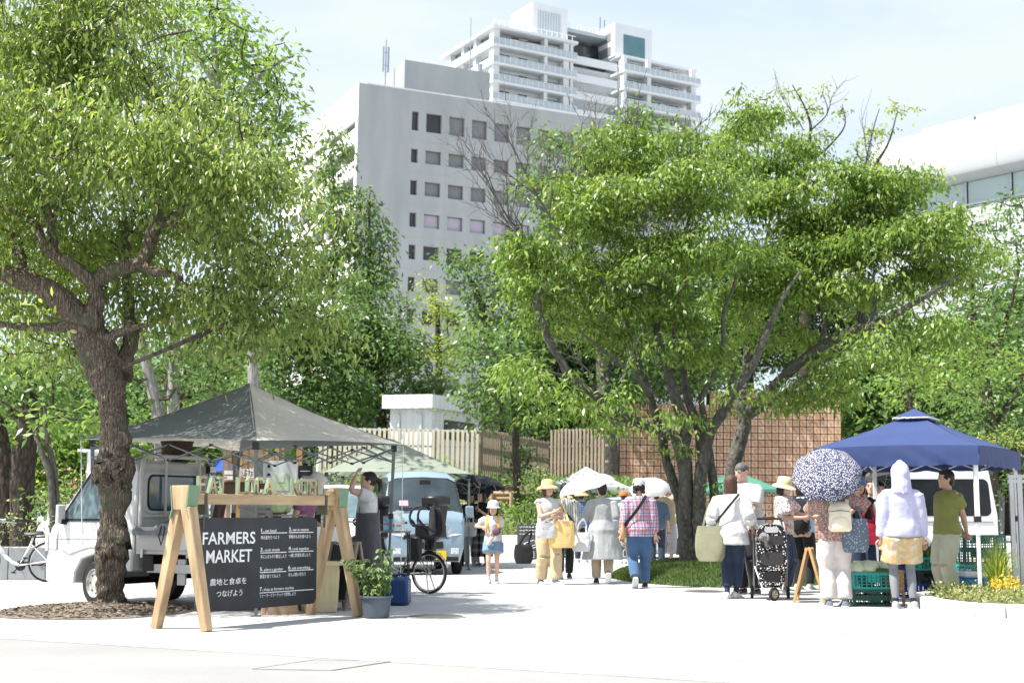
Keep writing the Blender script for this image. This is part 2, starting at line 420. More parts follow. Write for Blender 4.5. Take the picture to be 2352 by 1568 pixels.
# left flank: white spandrels over dark recessed galleries
g = MB(); g.box((.45, .5, H/2-.01), (.9, .98, H-.02)); 
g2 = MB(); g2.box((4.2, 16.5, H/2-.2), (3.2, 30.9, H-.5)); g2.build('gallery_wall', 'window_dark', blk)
z = H; sp = [(H-4.1, H-.0)]
for za, zb in rows: sp.append((za-1.75-.35, za-.35))
for a, b in sp[:]:
    s_ = MB(); s_.box((.22, 16.9, (a+b)/2), (.36, 31.6, b-a-.002)); so_ = s_.build('spandrel', 'block_white', blk); s_ = MB(); s_.box((1.5, 16.9, a+.25), (2.2, 31.5, .3)); s_.build('gallery_floor', 'block_grey', so_)
cf = MB(); cf.box((.3, .52, H/2-.003), (.56, .9, H-.01)); cf.build('corner_fin', 'block_white', blk)
for k in range(5):
    cf = MB(); cf.box((.35, 6+6*k, H/2-.05), (.5, .5, H-.6)); cf.build('gallery_column', 'block_white', blk)
rf = MB(); rf.box((23, 16.6, H-.35), (45.9, 32, .3)); rfo = rf.build('roof', 'block_grey', blk)
rl = MB()
rl.box((23.5, .25, H+.12), (45, .18, .22)); rl.build('parapet_cap', 'white_paint', blk)
ph = at(913, 137, 175); loc = Matrix.Rotation(-ang, 4, 'Z') @ Vector((ph.x-c0.x, ph.y-c0.y, 0))
pm = MB(); pm.box((loc.x+5.9, loc.y+8, (ph.z+H)/2-.3), (11.8, 16, ph.z-H+1.2)); pm.build('penthouse', 'block_grey', blk)
mm = MB(); mx = loc.x-1.2; mm.tube([(mx, loc.y+4, H), (mx, loc.y+4, H+11.5)], .09, 6)
for dz in (8.5, 10.2):
    for s_ in (-.35, .35): mm.tube([(mx+s_, loc.y+4, H+dz-1.3), (mx+s_, loc.y+4, H+dz+.4)], .12, 6); mm.bar((mx, loc.y+4, H+dz-.4), (mx+s_, loc.y+4, H+dz-.4), .08)
mm.build('antenna', 'steel', blk)
mm = MB(); mm.tube([(loc.x+10.2, loc.y+3, ph.z-.5), (loc.x+10.2, loc.y+3, ph.z+8.5)], [.11, .05], 6); mm.build('mast', 'steel', blk)
mm = MB(); mm.tube([(loc.x+11.0, loc.y+2, ph.z-.5), (loc.x+11.0, loc.y+2, ph.z+2.4)], .1, 6); mm.box((loc.x+11.35, loc.y+2, ph.z+1.0), (.35, .2, 2)); mm.build('antenna', 'steel', blk)

# ------------------------------------------------------------------ white apartment tower
mat('tower_white', (.64,.67,.68), .75, var=.03, scale=.3)
mat('tower_teal', (.085,.19,.21), .5, var=.1, scale=.4)
mat('tower_green', (.20,.40,.34), .6, var=.1, scale=.4)
mat('rail_glass', (.40,.46,.49), .3, var=.05, scale=.5)
mat('pane_blue', (.09,.14,.18), .12, var=.3, scale=.4)
A = at(1119.7, 55.7, 250); ta = math.atan2(.49, .87)
tw = thing('apartment_tower', 'tall white apartment tower with balconies rising behind the grey block', 'building', (A.x, A.y, 0), ta, ry=LEAN)
HR = A.z; FH = 3.45
m_ = MB(); m_.box((8.2, 11, (HR-1)/2), (14.6, 18, HR-1.2)); m_.build('wall', 'tower_white', tw)
m_ = MB(); m_.box((22.8, 12, (HR-1)/2-.8), (14, 14, HR-3)); m_.build('wall', 'tower_white', tw)
m_ = MB(); m_.box((37, 11, (HR-1)/2), (15, 16, HR-1.2)); m_.build('wall', 'tower_white', tw)
s_ = MB(); s_.box((8.4, 10.3, HR-.25), (18.2, 22, .5)); s_.build('roof', 'tower_white', tw)
s_ = MB(); s_.box((37, 10.4, HR-.25), (18.4, 19, .5)); s_.build('roof', 'tower_white', tw)
for k in range(1, 12):
    z = HR - FH*k
    if z < 48: break
    for (ua, ub, wa, wb, side) in ((-.6, 17.4, -.6, 21, 1), (27.9, 46.1, -.6, 19.8, 0)):
        s_ = MB(); s_.box(((ua+ub)/2, (wa+wb)/2, z-.22), (ub-ua, wb-wa, .44)); s_.build('balcony_slab', 'tower_white', tw)
        r_ = MB(); r_.box(((ua+ub)/2, wa+.06, z+.58), (ub-ua-.1, .06, 1.02))
        r_.build('balcony_rail', 'rail_glass', tw)
        r_ = MB(); n_ = int((ub-ua)/1.2)
        for q in range(n_+1): r_.box((ua+.06+(ub-ua-.12)*q/n_, wa+.05, z+.62), (.07, .1, 1.16))
        r_.box(((ua+ub)/2, wa+.05, z+1.2), (ub-ua-.05, .12, .07)); r_.build('rail_post', 'white_paint', tw)
        if side:
            r_ = MB(); r_.box((ua+.06, (wa+wb)/2, z+.58), (.06, wb-wa-.3, 1.02)); r_.build('balcony_rail', 'rail_glass', tw)
    # piers and windows
    for (u, w) in ((.2, 1.3), (11.0, .7), (15.2, 1.2), (16.7, .6), (28.6, .8), (34.2, .9), (44.7, 1.1)):
        p_ = MB(); p_.box((u+w/2-.4, .9, z+FH/2-.22), (w, 1.6, FH-.46)); p_.build('pier', 'tower_white', tw)
    front = [(2.2, 4.2, 'pane_blue', .35), (6.2, 8.0, 'pane_blue', .35), (12.0, 14.6, ['tower_white', 'tower_white', 'tower_green', 'tower_green'][min(k-1, 3)], 0), (30.0, 33.6, 'tower_teal', 0), (36.2, 38.2, 'pane_blue', .3), (40.4, 42.4, 'pane_blue', .3)]
    if k == 3: front[0] = (1.8, 10.4, 'rail_glass', .3)
    for ua, ub, mm_, t in front:
        w_ = MB(); w_.box(((ua+ub)/2, 1.93, z+1.32), (ub-ua, .12, 2.3)); ob = w_.build('window', mm_, tw)
        f_ = MB(); f_.box(((ua+ub)/2, 1.85, z+2.53), (ub-ua+.2, .16, .12)); f_.box(((ua+ub)/2, 1.85, z+1.3), (.08, .1, 2.3)); f_.build('frame', 'white_paint', ob)
    # flank windows on the sunlit left side
    for w0 in (4, 9, 14.5):
        w_ = MB(); w_.box((.85, w0+1.3, z+1.25), (.1, 2.6, 2.2)); ob = w_.build('window', 'pane_blue', tw)
        f_ = MB(); f_.box((.8, w0+1.3, z+1.25), (.1, .1, 2.2)); f_.build('frame', 'white_paint', ob)
        p_ = MB(); p_.box((.4, w0+3.6, z+FH/2-.22), (1.0, 1.0, FH-.45)); p_.build('pier', 'tower_white', tw)
    # link bridges between the wings
    b_ = MB(); b_.box((22.6, 1.6, z+1.1-FH*.1), (10.2, .4, 1.5)); b_.build('bridge_parapet', 'tower_white', tw)
    b_ = MB(); b_.box((22.6, 4.6, z+2.3), (8.2, .3, .55)); b_.build('link_window', 'window_dark', tw)
def tower_box(u0, u1, w0, w1, z0, z1, m, name):
    q = MB(); q.box(((u0+u1)/2, (w0+w1)/2, (z0+z1)/2), (u1-u0, w1-w0, z1-z0)); return q.build(name, m, tw)
zt = 97.4
tower_box(10.2, 17.9, 4.0, 12.6, HR-.1, zt, 'tower_white', 'roof_block')
tower_box(11.4, 16.4, 3.9, 4.05, HR+.8, zt-1.4, 'rail_glass', 'louvre_panel')
for q in range(9): tower_box(11.5+q*.58, 11.62+q*.58, 3.84, 3.95, HR+.9, zt-1.5, 'tower_white', 'louvre')
tower_box(18.0, 27.5, 8, 16, HR-3, zt-4.6, 'window_dark', 'machine_room')
tower_box(17.9, 28.2, 5, 16, zt-3.9, zt-3.2, 'rail_glass', 'helipad_deck')
for q in range(12): tower_box(18.0+q*.9, 18.1+q*.9, 5.0, 5.1, zt-3.2, zt-2.1, 'white_paint', 'deck_post')
tower_box(17.95, 28.1, 4.95, 5.08, zt-2.1, zt-2.0, 'white_paint', 'deck_rail')
tower_box(26.6, 26.8, 6, 6.2, zt-2.2, zt+.8, 'steel', 'antenna'); tower_box(27.6, 27.8, 6, 6.2, zt-2.2, zt+.4, 'steel', 'antenna')
z2 = 96.1
tower_box(27.6, 36.3, 2.2, 11, HR-.05, z2, 'tower_white', 'roof_block')
tower_box(29.6, 34.6, 2.12, 2.3, HR+.2, z2-2.0, 'tower_teal', 'shutter')
tower_box(27.52, 27.7, 3.6, 9.4, HR+3.2, z2-1.6, 'blind_grey', 'recess'); tower_box(27.52, 27.7, 3.6, 9.4, HR+.4, HR+2.2, 'blind_grey', 'recess')
for q in range(16): tower_box(-.4+q*1.12, -.3+q*1.12, -.3, -.2, HR, HR+1.0, 'white_paint', 'roof_rail_post')
tower_box(-.45, 17.2, -.32, -.22, HR+1.0, HR+1.08, 'white_paint', 'roof_rail')

# ------------------------------------------------------------------ white building on the right
P0 = at(2352, 235, 75); wa = math.atan2(-7.5, 5.1)
wb = thing('white_building', 'white building with curved roof edge and a ribbon of windows', 'building', (P0.x, P0.y, 0), wa, ry=LEAN)
mat('white_panel', (.42,.44,.46), .55, var=.03, scale=.3)
# local x runs towards the camera along the front, front faces local -Y
prof = [(0.4,19.75),(-.25,20.0),(-.34,20.2),(-.36,21.2),(-.3,22.0),(-.1,22.7),(.6,23.15),(1.6,23.4),(12,23.5),(12,19.2)]
for q in range(5):
    g = MB(); g.prism(prof, 'x', -11+4.5*q+.01, -11+4.5*(q+1)-.01); g.build('roof_panel', 'white_panel', wb, smooth=True, angle=35)
g = MB(); g.box((0, 6.6, 9.1), (21.8, 12, 18.2)); g.build('wall', 'white_panel', wb)
g = MB(); g.box((0, 6.9, 18.9), (21.8, 12, 1.6)); g.build('window_wall', 'pane_blue', wb)
mat('blind_mint', (.42,.52,.52), .3, var=.06, scale=.4)
for q in range(7):
    g = MB(); g.box((-9.4+3*q, .82, 18.95), (2.8, .08, 1.5)); g.build('window', 'blind_mint', wb)
    g = MB(); g.box((-10.9+3*q, .75, 18.95), (.12, .14, 1.54)); g.build('mullion', 'steel', wb)
g = MB(); g.box((0, .55, 18.35), (21.8, .1, .08)); g.build('rail', 'steel', wb)
for q in range(5):
    g = MB(); g.box((-8+4*q, 4.4, 23.85), (3.8, 2.6, .7)); ob = g.build('roof_unit', 'rail_glass', wb)
g = MB(); g.tube([(-2.6, 4, 23.5), (-2.6, 4, 26.6)], [.06, .04], 6); g.build('mast', 'steel', wb)

# ------------------------------------------------------------------ hand-print tile wall
WY = 56.0; TS = .2726
wl0 = X_at(1420, WY); wr0 = X_at(1632, WY)
tm = []
for i, c in enumerate([(.51,.325,.215),(.54,.355,.24),(.47,.29,.19),(.57,.39,.27),(.52,.32,.22),(.45,.265,.175)]):
    tm.append(mat('terracotta_%d' % i, c, .75, var=.18, scale=5, bump=.2, bscale=25))
mat('grout', (.085,.07,.062), .9); mat('print_dark', (.34,.195,.12), .85, var=.2)
tw_ = thing('tiled_wall', 'terracotta tiled wall of hand prints behind the trees', 'wall', (wl0, WY, 0), 0, ry=LEAN)
NL, NR, RL, RR = 13, 19, 20, 22
g = MB(); g.box((NL*TS/2, .55, RL*TS/2-.02), (NL*TS-.02, 1.0, RL*TS-.04)); g.build('core', 'grout', tw_)
g = MB(); g.box((NL*TS+NR*TS/2, .55, RR*TS/2-.02), (NR*TS-.02, 1.0, RR*TS-.04)); g.build('core', 'grout', tw_)
tiles = []
for v in range(18):
    r_ = random.Random(v); me = bpy.data.meshes.new('tile'); g = MB(); s2 = TS/2-.013; d0 = .05
    g.add([(-s2,.02,-s2),(s2,.02,-s2),(s2,.02,s2),(-s2,.02,s2),(-s2+.006,-.02,-s2+.006),(s2-.006,-.02,-s2+.006),(s2-.006,-.02,s2-.006),(-s2+.006,-.02,s2-.006)], [(4,5,6,7),(0,1,5,4),(1,2,6,5),(2,3,7,6),(3,0,4,7)])
    nb = len(g.f); a0 = r_.uniform(-.7, .7); k = r_.uniform(.8, 1.15); ox, oz = r_.uniform(-.02, .02), r_.uniform(-.035, -.01)
    def pt(x, z, y=-.024): return (ox+k*(x*math.cos(a0)-z*math.sin(a0)), y, oz+k*(x*math.sin(a0)+z*math.cos(a0)))
    g.add([pt(.045*math.cos(PI*i/3), .045*math.sin(PI*i/3)-.01) for i in range(6)], [(0,1,2,3,4,5)])
    for j, fa in enumerate((-1.15, -.42, -.12, .18, .5)):
        L = (.045, .06, .068, .06, .045)[j]; bx, bz = math.sin(fa)*.045, math.cos(fa)*.04; dx, dz = math.sin(fa*.8), math.cos(fa*.8); w = .0085
        g.add([pt(bx-dz*w, bz+dx*w), pt(bx+dz*w, bz-dx*w), pt(bx+dx*L+dz*w*.6, bz+dz*L-dx*w*.6), pt(bx+dx*L-dz*w*.6, bz+dz*L+dx*w*.6)], [(0,1,2,3)])
    me.from_pydata(g.v, [], g.f); me.materials.append(tm[v % 6]); me.materials.append(MATS['print_dark'])
    for p in me.polygons:
        if p.index >= nb: p.material_index = 1
    tiles.append(me)
big = [(c, r) for c in range(NL, NL+NR) for r in range(RR-13, RR)] + [(c, r) for r in range(9, RL-2) for c in range(NL)]
big = set(big[:300]); rest = MB(); restm = []
def tile_xf(c, r): return Vector(((c+.5)*TS, -.0, (r+.5)*TS))
rest_v = []; rest_f = []; rest_mi = []; rr_ = random.Random(5)
for c in range(NL+NR):
    for r in range(RL if c < NL else RR):
        v = rr_.randrange(18); me = tiles[v]; off = tile_xf(c, r) + Vector((0, rr_.uniform(-.004, .004), 0))
        if (c, r) in big:
            o = bpy.data.objects.new('tile', me); COL.objects.link(o); o.parent = tw_; o.location = off
        else:
            b0 = len(rest_v); rest_v += [tuple(p.co+off) for p in me.vertices]
            for p in me.polygons: rest_f.append(tuple(i+b0 for i in p.vertices)); rest_mi.append(6 if p.material_index else v % 6)
# the narrow return at the right end
for r in range(RR):
    for k in range(3):
        b0 = len(rest_v); x0 = (NL+NR)*TS-.012+.01; y0 = .06+k*.33; z0 = r*TS
        rest_v += [(x0, y0, z0+.008), (x0, y0+.31, z0+.008), (x0, y0+.31, z0+TS-.008), (x0, y0, z0+TS-.008)]; rest_f.append((b0, b0+1, b0+2, b0+3)); rest_mi.append(rr_.randrange(6))
me = bpy.data.meshes.new('tiles'); me.from_pydata(rest_v, [], rest_f)
for m in tm: me.materials.append(m)
me.materials.append(MATS['print_dark']); me.polygons.foreach_set('material_index', np.array(rest_mi, dtype=np.int32))
o = bpy.data.objects.new('tiles', me); COL.objects.link(o); o.parent = tw_; o['kind'] = 'stuff'

# ------------------------------------------------------------------ planted bank, white kerb wall, log rails
def bank_z(x, y): return 2.15*min(1, max(0, (y-39.5)/8.5))**1.2
g = MB(); nx, ny = 30, 10; bx0, bx1 = -8.0, 4.2
vs_ = [(bx0+(bx1-bx0)*i/nx, 39.8+26*j/ny, max(.01, bank_z(0, 39.8+26*j/ny)+.12*mnoise.noise(Vector((i*.7, j*.9, 0))))) for j in range(ny+1) for i in range(nx+1)]
g.add(vs_, [(j*(nx+1)+i, j*(nx+1)+i+1, (j+1)*(nx+1)+i+1, (j+1)*(nx+1)+i) for j in range(ny) for i in range(nx)])
mat('bank_soil', (.13,.12,.06), .95, var=.5, scale=1.5, bump=.6, bscale=8)
o = g.build('ground_bank', 'bank_soil', smooth=True); tag(o, kind='structure')
V = []; r9 = np.random.default_rng(3); n9 = 9000
px = r9.uniform(bx0, bx1, n9); py = 39.9+r9.uniform(0, 1, n9)**1.3*14
P9 = np.c_[px, py, [bank_z(0, q)+.03 for q in py]]
UNDERGROWTH = P9
kw = thing('kerb_wall', 'low white concrete retaining wall at the foot of the planted bank', 'wall', (0, 39.3, 0))
x0, x1 = X_at(985, 39.3), X_at(1420, 39.3)
for k in range(6):
    g = MB(); a = x0+(x1-x0)*k/6; b = x0+(x1-x0)*(k+1)/6; g.box(((a+b)/2, 0, .26), (b-a-.012, .45, .52)); g.build('block', 'block_white', kw, bevel=.02)
mat('log_wood', (.40,.28,.17), .8, var=.2, scale=4, stretch=(1,6,6), bump=.2)
for i, (xa, xb, y, Y) in enumerate([(1068,1180,1134,44.6),(1052,1122,1160,43.0),(1100,1190,1118,46.0)]):
    a, b = at(xa, y, Y), at(xb, y, Y)
    t = thing('log_rail', ['upper log edging on the planted bank behind the parasols', 'lower log edging on the planted bank behind the parasols', 'topmost log edging on the bank near the brown fence'][i], 'log', (a.x, a.y, a.z))
    for q in range(2):
        g = MB(); g.tube([(0, 0, -.14+.15*q), (b.x-a.x, 0, -.14+.15*q)], .075, 10); g.build('log', 'log_wood', t, smooth=True)
    for q in (.1, .55, .95):
        g = MB(); g.tube([((b.x-a.x)*q, -.1, -.4), ((b.x-a.x)*q, -.1, .06)], .06, 8); g.build('post', 'log_wood', t, smooth=True)

# ------------------------------------------------------------------ slat fence
mat('slat_pale', (.62,.56,.42), .75, var=.12, scale=2, stretch=(3,3,.5)); mat('slat_brown', (.27,.22,.165), .8, var=.2, scale=2, stretch=(3,3,.5))
def fence(label, xa, Ya, xb, Yb, yt_a, h, pitch, m, railm, w=.1):
    a = at(xa, yt_a, Ya); b = Vector((X_at(xb, Yb), Yb, a.z)); d = b-a; d.z = 0; L = d.length; n = int(L/pitch)
    t = thing('slat_fence', label, 'fence', (a.x, a.y, a.z-h), math.atan2(d.y, d.x), ry=0)
    g = MB(); g.box((0, 0, h/2), (w, .035, h)); me = bpy.data.meshes.new('slat'); me.from_pydata(g.v, [], g.f); me.materials.append(MATS[m])
    for i in range(n+1):
        o = bpy.data.objects.new('slat', me); COL.objects.link(o); o.parent = t; o.location = (i*pitch, 0, rng.uniform(-.03, .03)+(i*pitch)*-math.sin(LEAN)); o.rotation_euler = (0, LEAN+rng.normal(0, .004), 0)
    for q in range(4):
        r_ = MB(); zz = h*(.07+.286*q)+.1; r_.bar((-.1, .06, zz), (L+.1, .06, zz-L*math.sin(LEAN)), .06, .08); r_.build('rail', railm, t)
    for q in range(int(L/2)+1):
        r_ = MB(); r_.box((min(L, q*2.0)+.08, .12, h/2-.5), (.09, .06, h+1.0)); r_.build('post', railm, t)
fence('pale wooden slat fence in front of the white corrugated hut', 735, 50, 1094, 50, 981, 1.95, .172, 'slat_pale', 'rail_glass')
fence('brown slat fence running back beside the white hut', 1103, 50.2, 1262, 57.5, 982, 2.1, .20, 'slat_brown', 'slat_brown')
fence('dark brown slat fence between the shrub and the tall grey trunk', 1266, 55, 1392, 53, 986, 2.1, .19, 'slat_brown', 'slat_brown', .11)

# ------------------------------------------------------------------ white corrugated huts
mat('corrugated', (.74,.77,.79), .5, var=.05, scale=2)
def hut(label, xl, xr, ytop, Y, dep, h, fascia=True, inset=.45, hrz=R(3)):
    a = at(xl, ytop, Y); b = at(xr, ytop, Y); W = b.x-a.x
    t = thing('corrugated_hut', label, 'hut', (a.x, Y, a.z-h), hrz, ry=LEAN); W = W/math.cos(hrz)*.96
    def corr(x0, x1, y0, y1, z0, z1, name):
        g = MB(); L = math.hypot(x1-x0, y1-y0); n = max(4, int(L/.085)); pts = []
        nxv = Vector((y1-y0, -(x1-x0), 0)).normalized()
        for i in range(n+1):
            p = Vector((x0+(x1-x0)*i/n, y0+(y1-y0)*i/n, 0)) + nxv*(.03 if (i//2) % 2 else 0); pts.append(p)
        vs = [(p.x, p.y, z0) for p in pts]+[(p.x, p.y, z1) for p in pts]
        g.add(vs, [(i, i+1, n+2+i, n+1+i) for i in range(n)]); return g.build(name, 'corrugated', t)
    zf = h-.52 if fascia else h
    corr(inset*.4, W-inset*.4, .35, .35, 0, zf, 'wall'); corr(W-inset*.4, W-inset*.4, .35, dep, 0, zf, 'wall'); corr(inset*.4, inset*.4, dep, .35, 0, zf, 'wall')
    if fascia:
        corr(0, W, 0, 0, zf, h, 'fascia'); corr(W, W, 0, dep, zf, h, 'fascia'); corr(0, 0, dep, 0, zf, h, 'fascia')
        g = MB(); g.box((W/2, dep/2, zf+.02), (W-.02, dep-.02, .03)); g.build('soffit', 'corrugated', t)
        g = MB(); g.box((W-inset*.4+.045, dep*.5+.3, zf-.75), (.03, dep*.55, .75)); g.build('window', 'window_dark', t)
        for px in (W*.28, W*.72):
            g = MB(); g.tube([(px, .30, 0), (px, .27, zf-.25), (px-.12, .2, zf-.16), (px-.16, .1, zf-.14)], .045, 8); g.build('drain_pipe', 'corrugated', t)
    g = MB(); g.box((W/2, dep/2, h-.03), (W-.04, dep-.04, .05)); g.build('roof', 'corrugated', t)
hut('white corrugated hut with an overhanging flat roof behind the pale fence', 875, 998, 907, 55, 4.8, 3.3, hrz=R(-24))
hut('white corrugated hut glimpsed between the trunks behind the truck', 172, 226, 1030, 34, 2.0, 2.2, fascia=False)
# ================================================================== trees
def bark(name, dark, light, sc=9, lichen=None, bump=.9, zs=.35):
    m, nt, b = mk(name); n = nt.nodes; l = nt.links
    b.inputs['Roughness'].default_value = .9; b.inputs['Specular IOR Level'].default_value = .2
    tc = n.new('ShaderNodeTexCoord'); mp = n.new('ShaderNodeMapping'); mp.inputs['Scale'].default_value = (1, 1, zs); l.new(tc.outputs['Object'], mp.inputs[0])
    ns = n.new('ShaderNodeTexNoise'); ns.inputs['Scale'].default_value = 3; l.new(mp.outputs[0], ns.inputs[0])
    mxv = n.new('ShaderNodeVectorMath'); mxv.operation = 'MULTIPLY_ADD'; mxv.inputs[1].default_value = (.12,)*3; l.new(ns.outputs['Color'], mxv.inputs[0]); l.new(mp.outputs[0], mxv.inputs[2])
    vo = n.new('ShaderNodeTexVoronoi'); vo.feature = 'DISTANCE_TO_EDGE'; vo.inputs['Scale'].default_value = sc*2.2; l.new(mxv.outputs[0], vo.inputs[0])
    no = n.new('ShaderNodeTexNoise'); no.inputs['Scale'].default_value = sc*2; no.inputs['Detail'].default_value = 8; no.inputs['Roughness'].default_value = .65; l.new(mp.outputs[0], no.inputs[0])
    mu = n.new('ShaderNodeMath'); mu.operation = 'MULTIPLY_ADD'; mu.inputs[1].default_value = 1.6; l.new(vo.outputs[0], mu.inputs[0]); l.new(no.outputs[0], mu.inputs[2])
    rp = n.new('ShaderNodeValToRGB'); e = rp.color_ramp.elements; e[0].position = .35; e[1].position = .95; e[0].color = lin(dark); e[1].color = lin(light)
    l.new(mu.outputs[0], rp.inputs[0]); col = rp.outputs[0]
    if lichen:
        n3 = n.new('ShaderNodeTexNoise'); n3.inputs['Scale'].default_value = 4; n3.inputs['Detail'].default_value = 6; l.new(tc.outputs['Object'], n3.inputs[0])
        r3 = n.new('ShaderNodeValToRGB'); r3.color_ramp.elements[0].position = .52; r3.color_ramp.elements[1].position = .66
        mx = n.new('ShaderNodeMixRGB'); mx.inputs[2].default_value = lin(lichen); l.new(n3.outputs[0], r3.inputs[0]); l.new(r3.outputs[0], mx.inputs[0]); l.new(col, mx.inputs[1]); col = mx.outputs[0]
    l.new(col, b.inputs['Base Color'])
    bp = n.new('ShaderNodeBump'); bp.inputs['Strength'].default_value = bump; bp.inputs['Distance'].default_value = .03
    l.new(mu.outputs[0], bp.inputs['Height']); l.new(bp.outputs[0], b.inputs['Normal'])
    return m
bark('bark_rough', (.025,.018,.013), (.26,.21,.165), 17, lichen=(.13,.14,.09), zs=.13)
bark('bark_smooth', (.045,.042,.038), (.13,.12,.105), 5, lichen=(.10,.105,.085), bump=.35, zs=.6)
bark('bark_dark', (.02,.017,.014), (.085,.07,.055), 6, bump=.6)
bark('bark_pale', (.16,.15,.14), (.34,.33,.31), 4, bump=.3)
mat('twig_grey', (.13,.12,.11), .9, var=.25, scale=6)
mat('twig_dark', (.05,.038,.028), .9, var=.3, scale=6)
LM = {
 'camphor': leaf_mat('leaf_camphor', (.09,.145,.036), (.205,.285,.078), (.42,.48,.16), trans=.45, rough=.33, spec=.6),
 'keyaki': leaf_mat('leaf_keyaki', (.064,.125,.026), (.17,.265,.056), (.38,.46,.13), trans=.45, rough=.40),
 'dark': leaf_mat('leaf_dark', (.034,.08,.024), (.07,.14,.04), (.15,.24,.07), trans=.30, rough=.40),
 'mid': leaf_mat('leaf_mid', (.055,.115,.034), (.11,.195,.058), (.23,.325,.11), trans=.40),
 'bright': leaf_mat('leaf_bright', (.08,.15,.035), (.16,.26,.06), (.30,.39,.11), trans=.48),
 'yellow': leaf_mat('leaf_yellow', (.14,.20,.035), (.24,.31,.06), (.38,.42,.10), trans=.45),
 'pale': leaf_mat('leaf_pale', (.15,.22,.09), (.26,.34,.16), (.42,.48,.28), trans=.4),
 'meta': leaf_mat('leaf_meta', (.07,.13,.04), (.12,.20,.06), (.20,.29,.09), trans=.4, rough=.6),
}
def unit(a): return a/np.maximum(np.linalg.norm(a, axis=1, keepdims=True), 1e-9)
def leaf_mesh(name, P, D, Nn, L, W, m, parent, rnd, six=False, fold=.25):
    """P base points, D axis, Nn face normal hint, L length, W half width"""
    n = len(P); D = unit(D); S = unit(np.cross(D, Nn)); U = np.cross(S, D); L = L[:, None]; W = W[:, None]
    if six:
        mid = P + D*L*.3; m2 = P + D*L*.68; tip = P + D*L - U*L*.12
        V = np.stack([P, mid+S*W*.9+U*W*fold, m2+S*W*.75+U*W*fold*.7, tip, m2-S*W*.75+U*W*fold*.7, mid-S*W*.9+U*W*fold], 1).reshape(-1, 3)
        i0 = (np.arange(n)*6)[:, None]; F = np.concatenate([i0+np.array([[0,1,2,3]]), i0+np.array([[0,3,4,5]])], 1).reshape(-1, 4); rnd = np.repeat(rnd, 2)
    else:
        mid = P + D*L*.45
        V = np.stack([P, mid+S*W+U*W*fold, P+D*L-U*L*.08, mid-S*W+U*W*fold], 1).reshape(-1, 3)
        F = (np.arange(n)*4)[:, None]+np.array([[0,1,2,3]])
    return fast_mesh(name, V, quads=F, m=m, parent=parent, rnd=rnd)
def limb_pts(pl, k=5):
    if len(pl) > 10: k = 12
    """[(x,y,Y,r)] in picture points -> smooth world points and radii"""
    P = [tuple(at(x, y, Y))+(r,) for x, y, Y, r in pl]
    s = spline(P, k) if len(P) > 2 else [np.array(p) for p in P]
    return [Vector(q[:3]) for q in s], [max(.004, q[3]) for q in s]
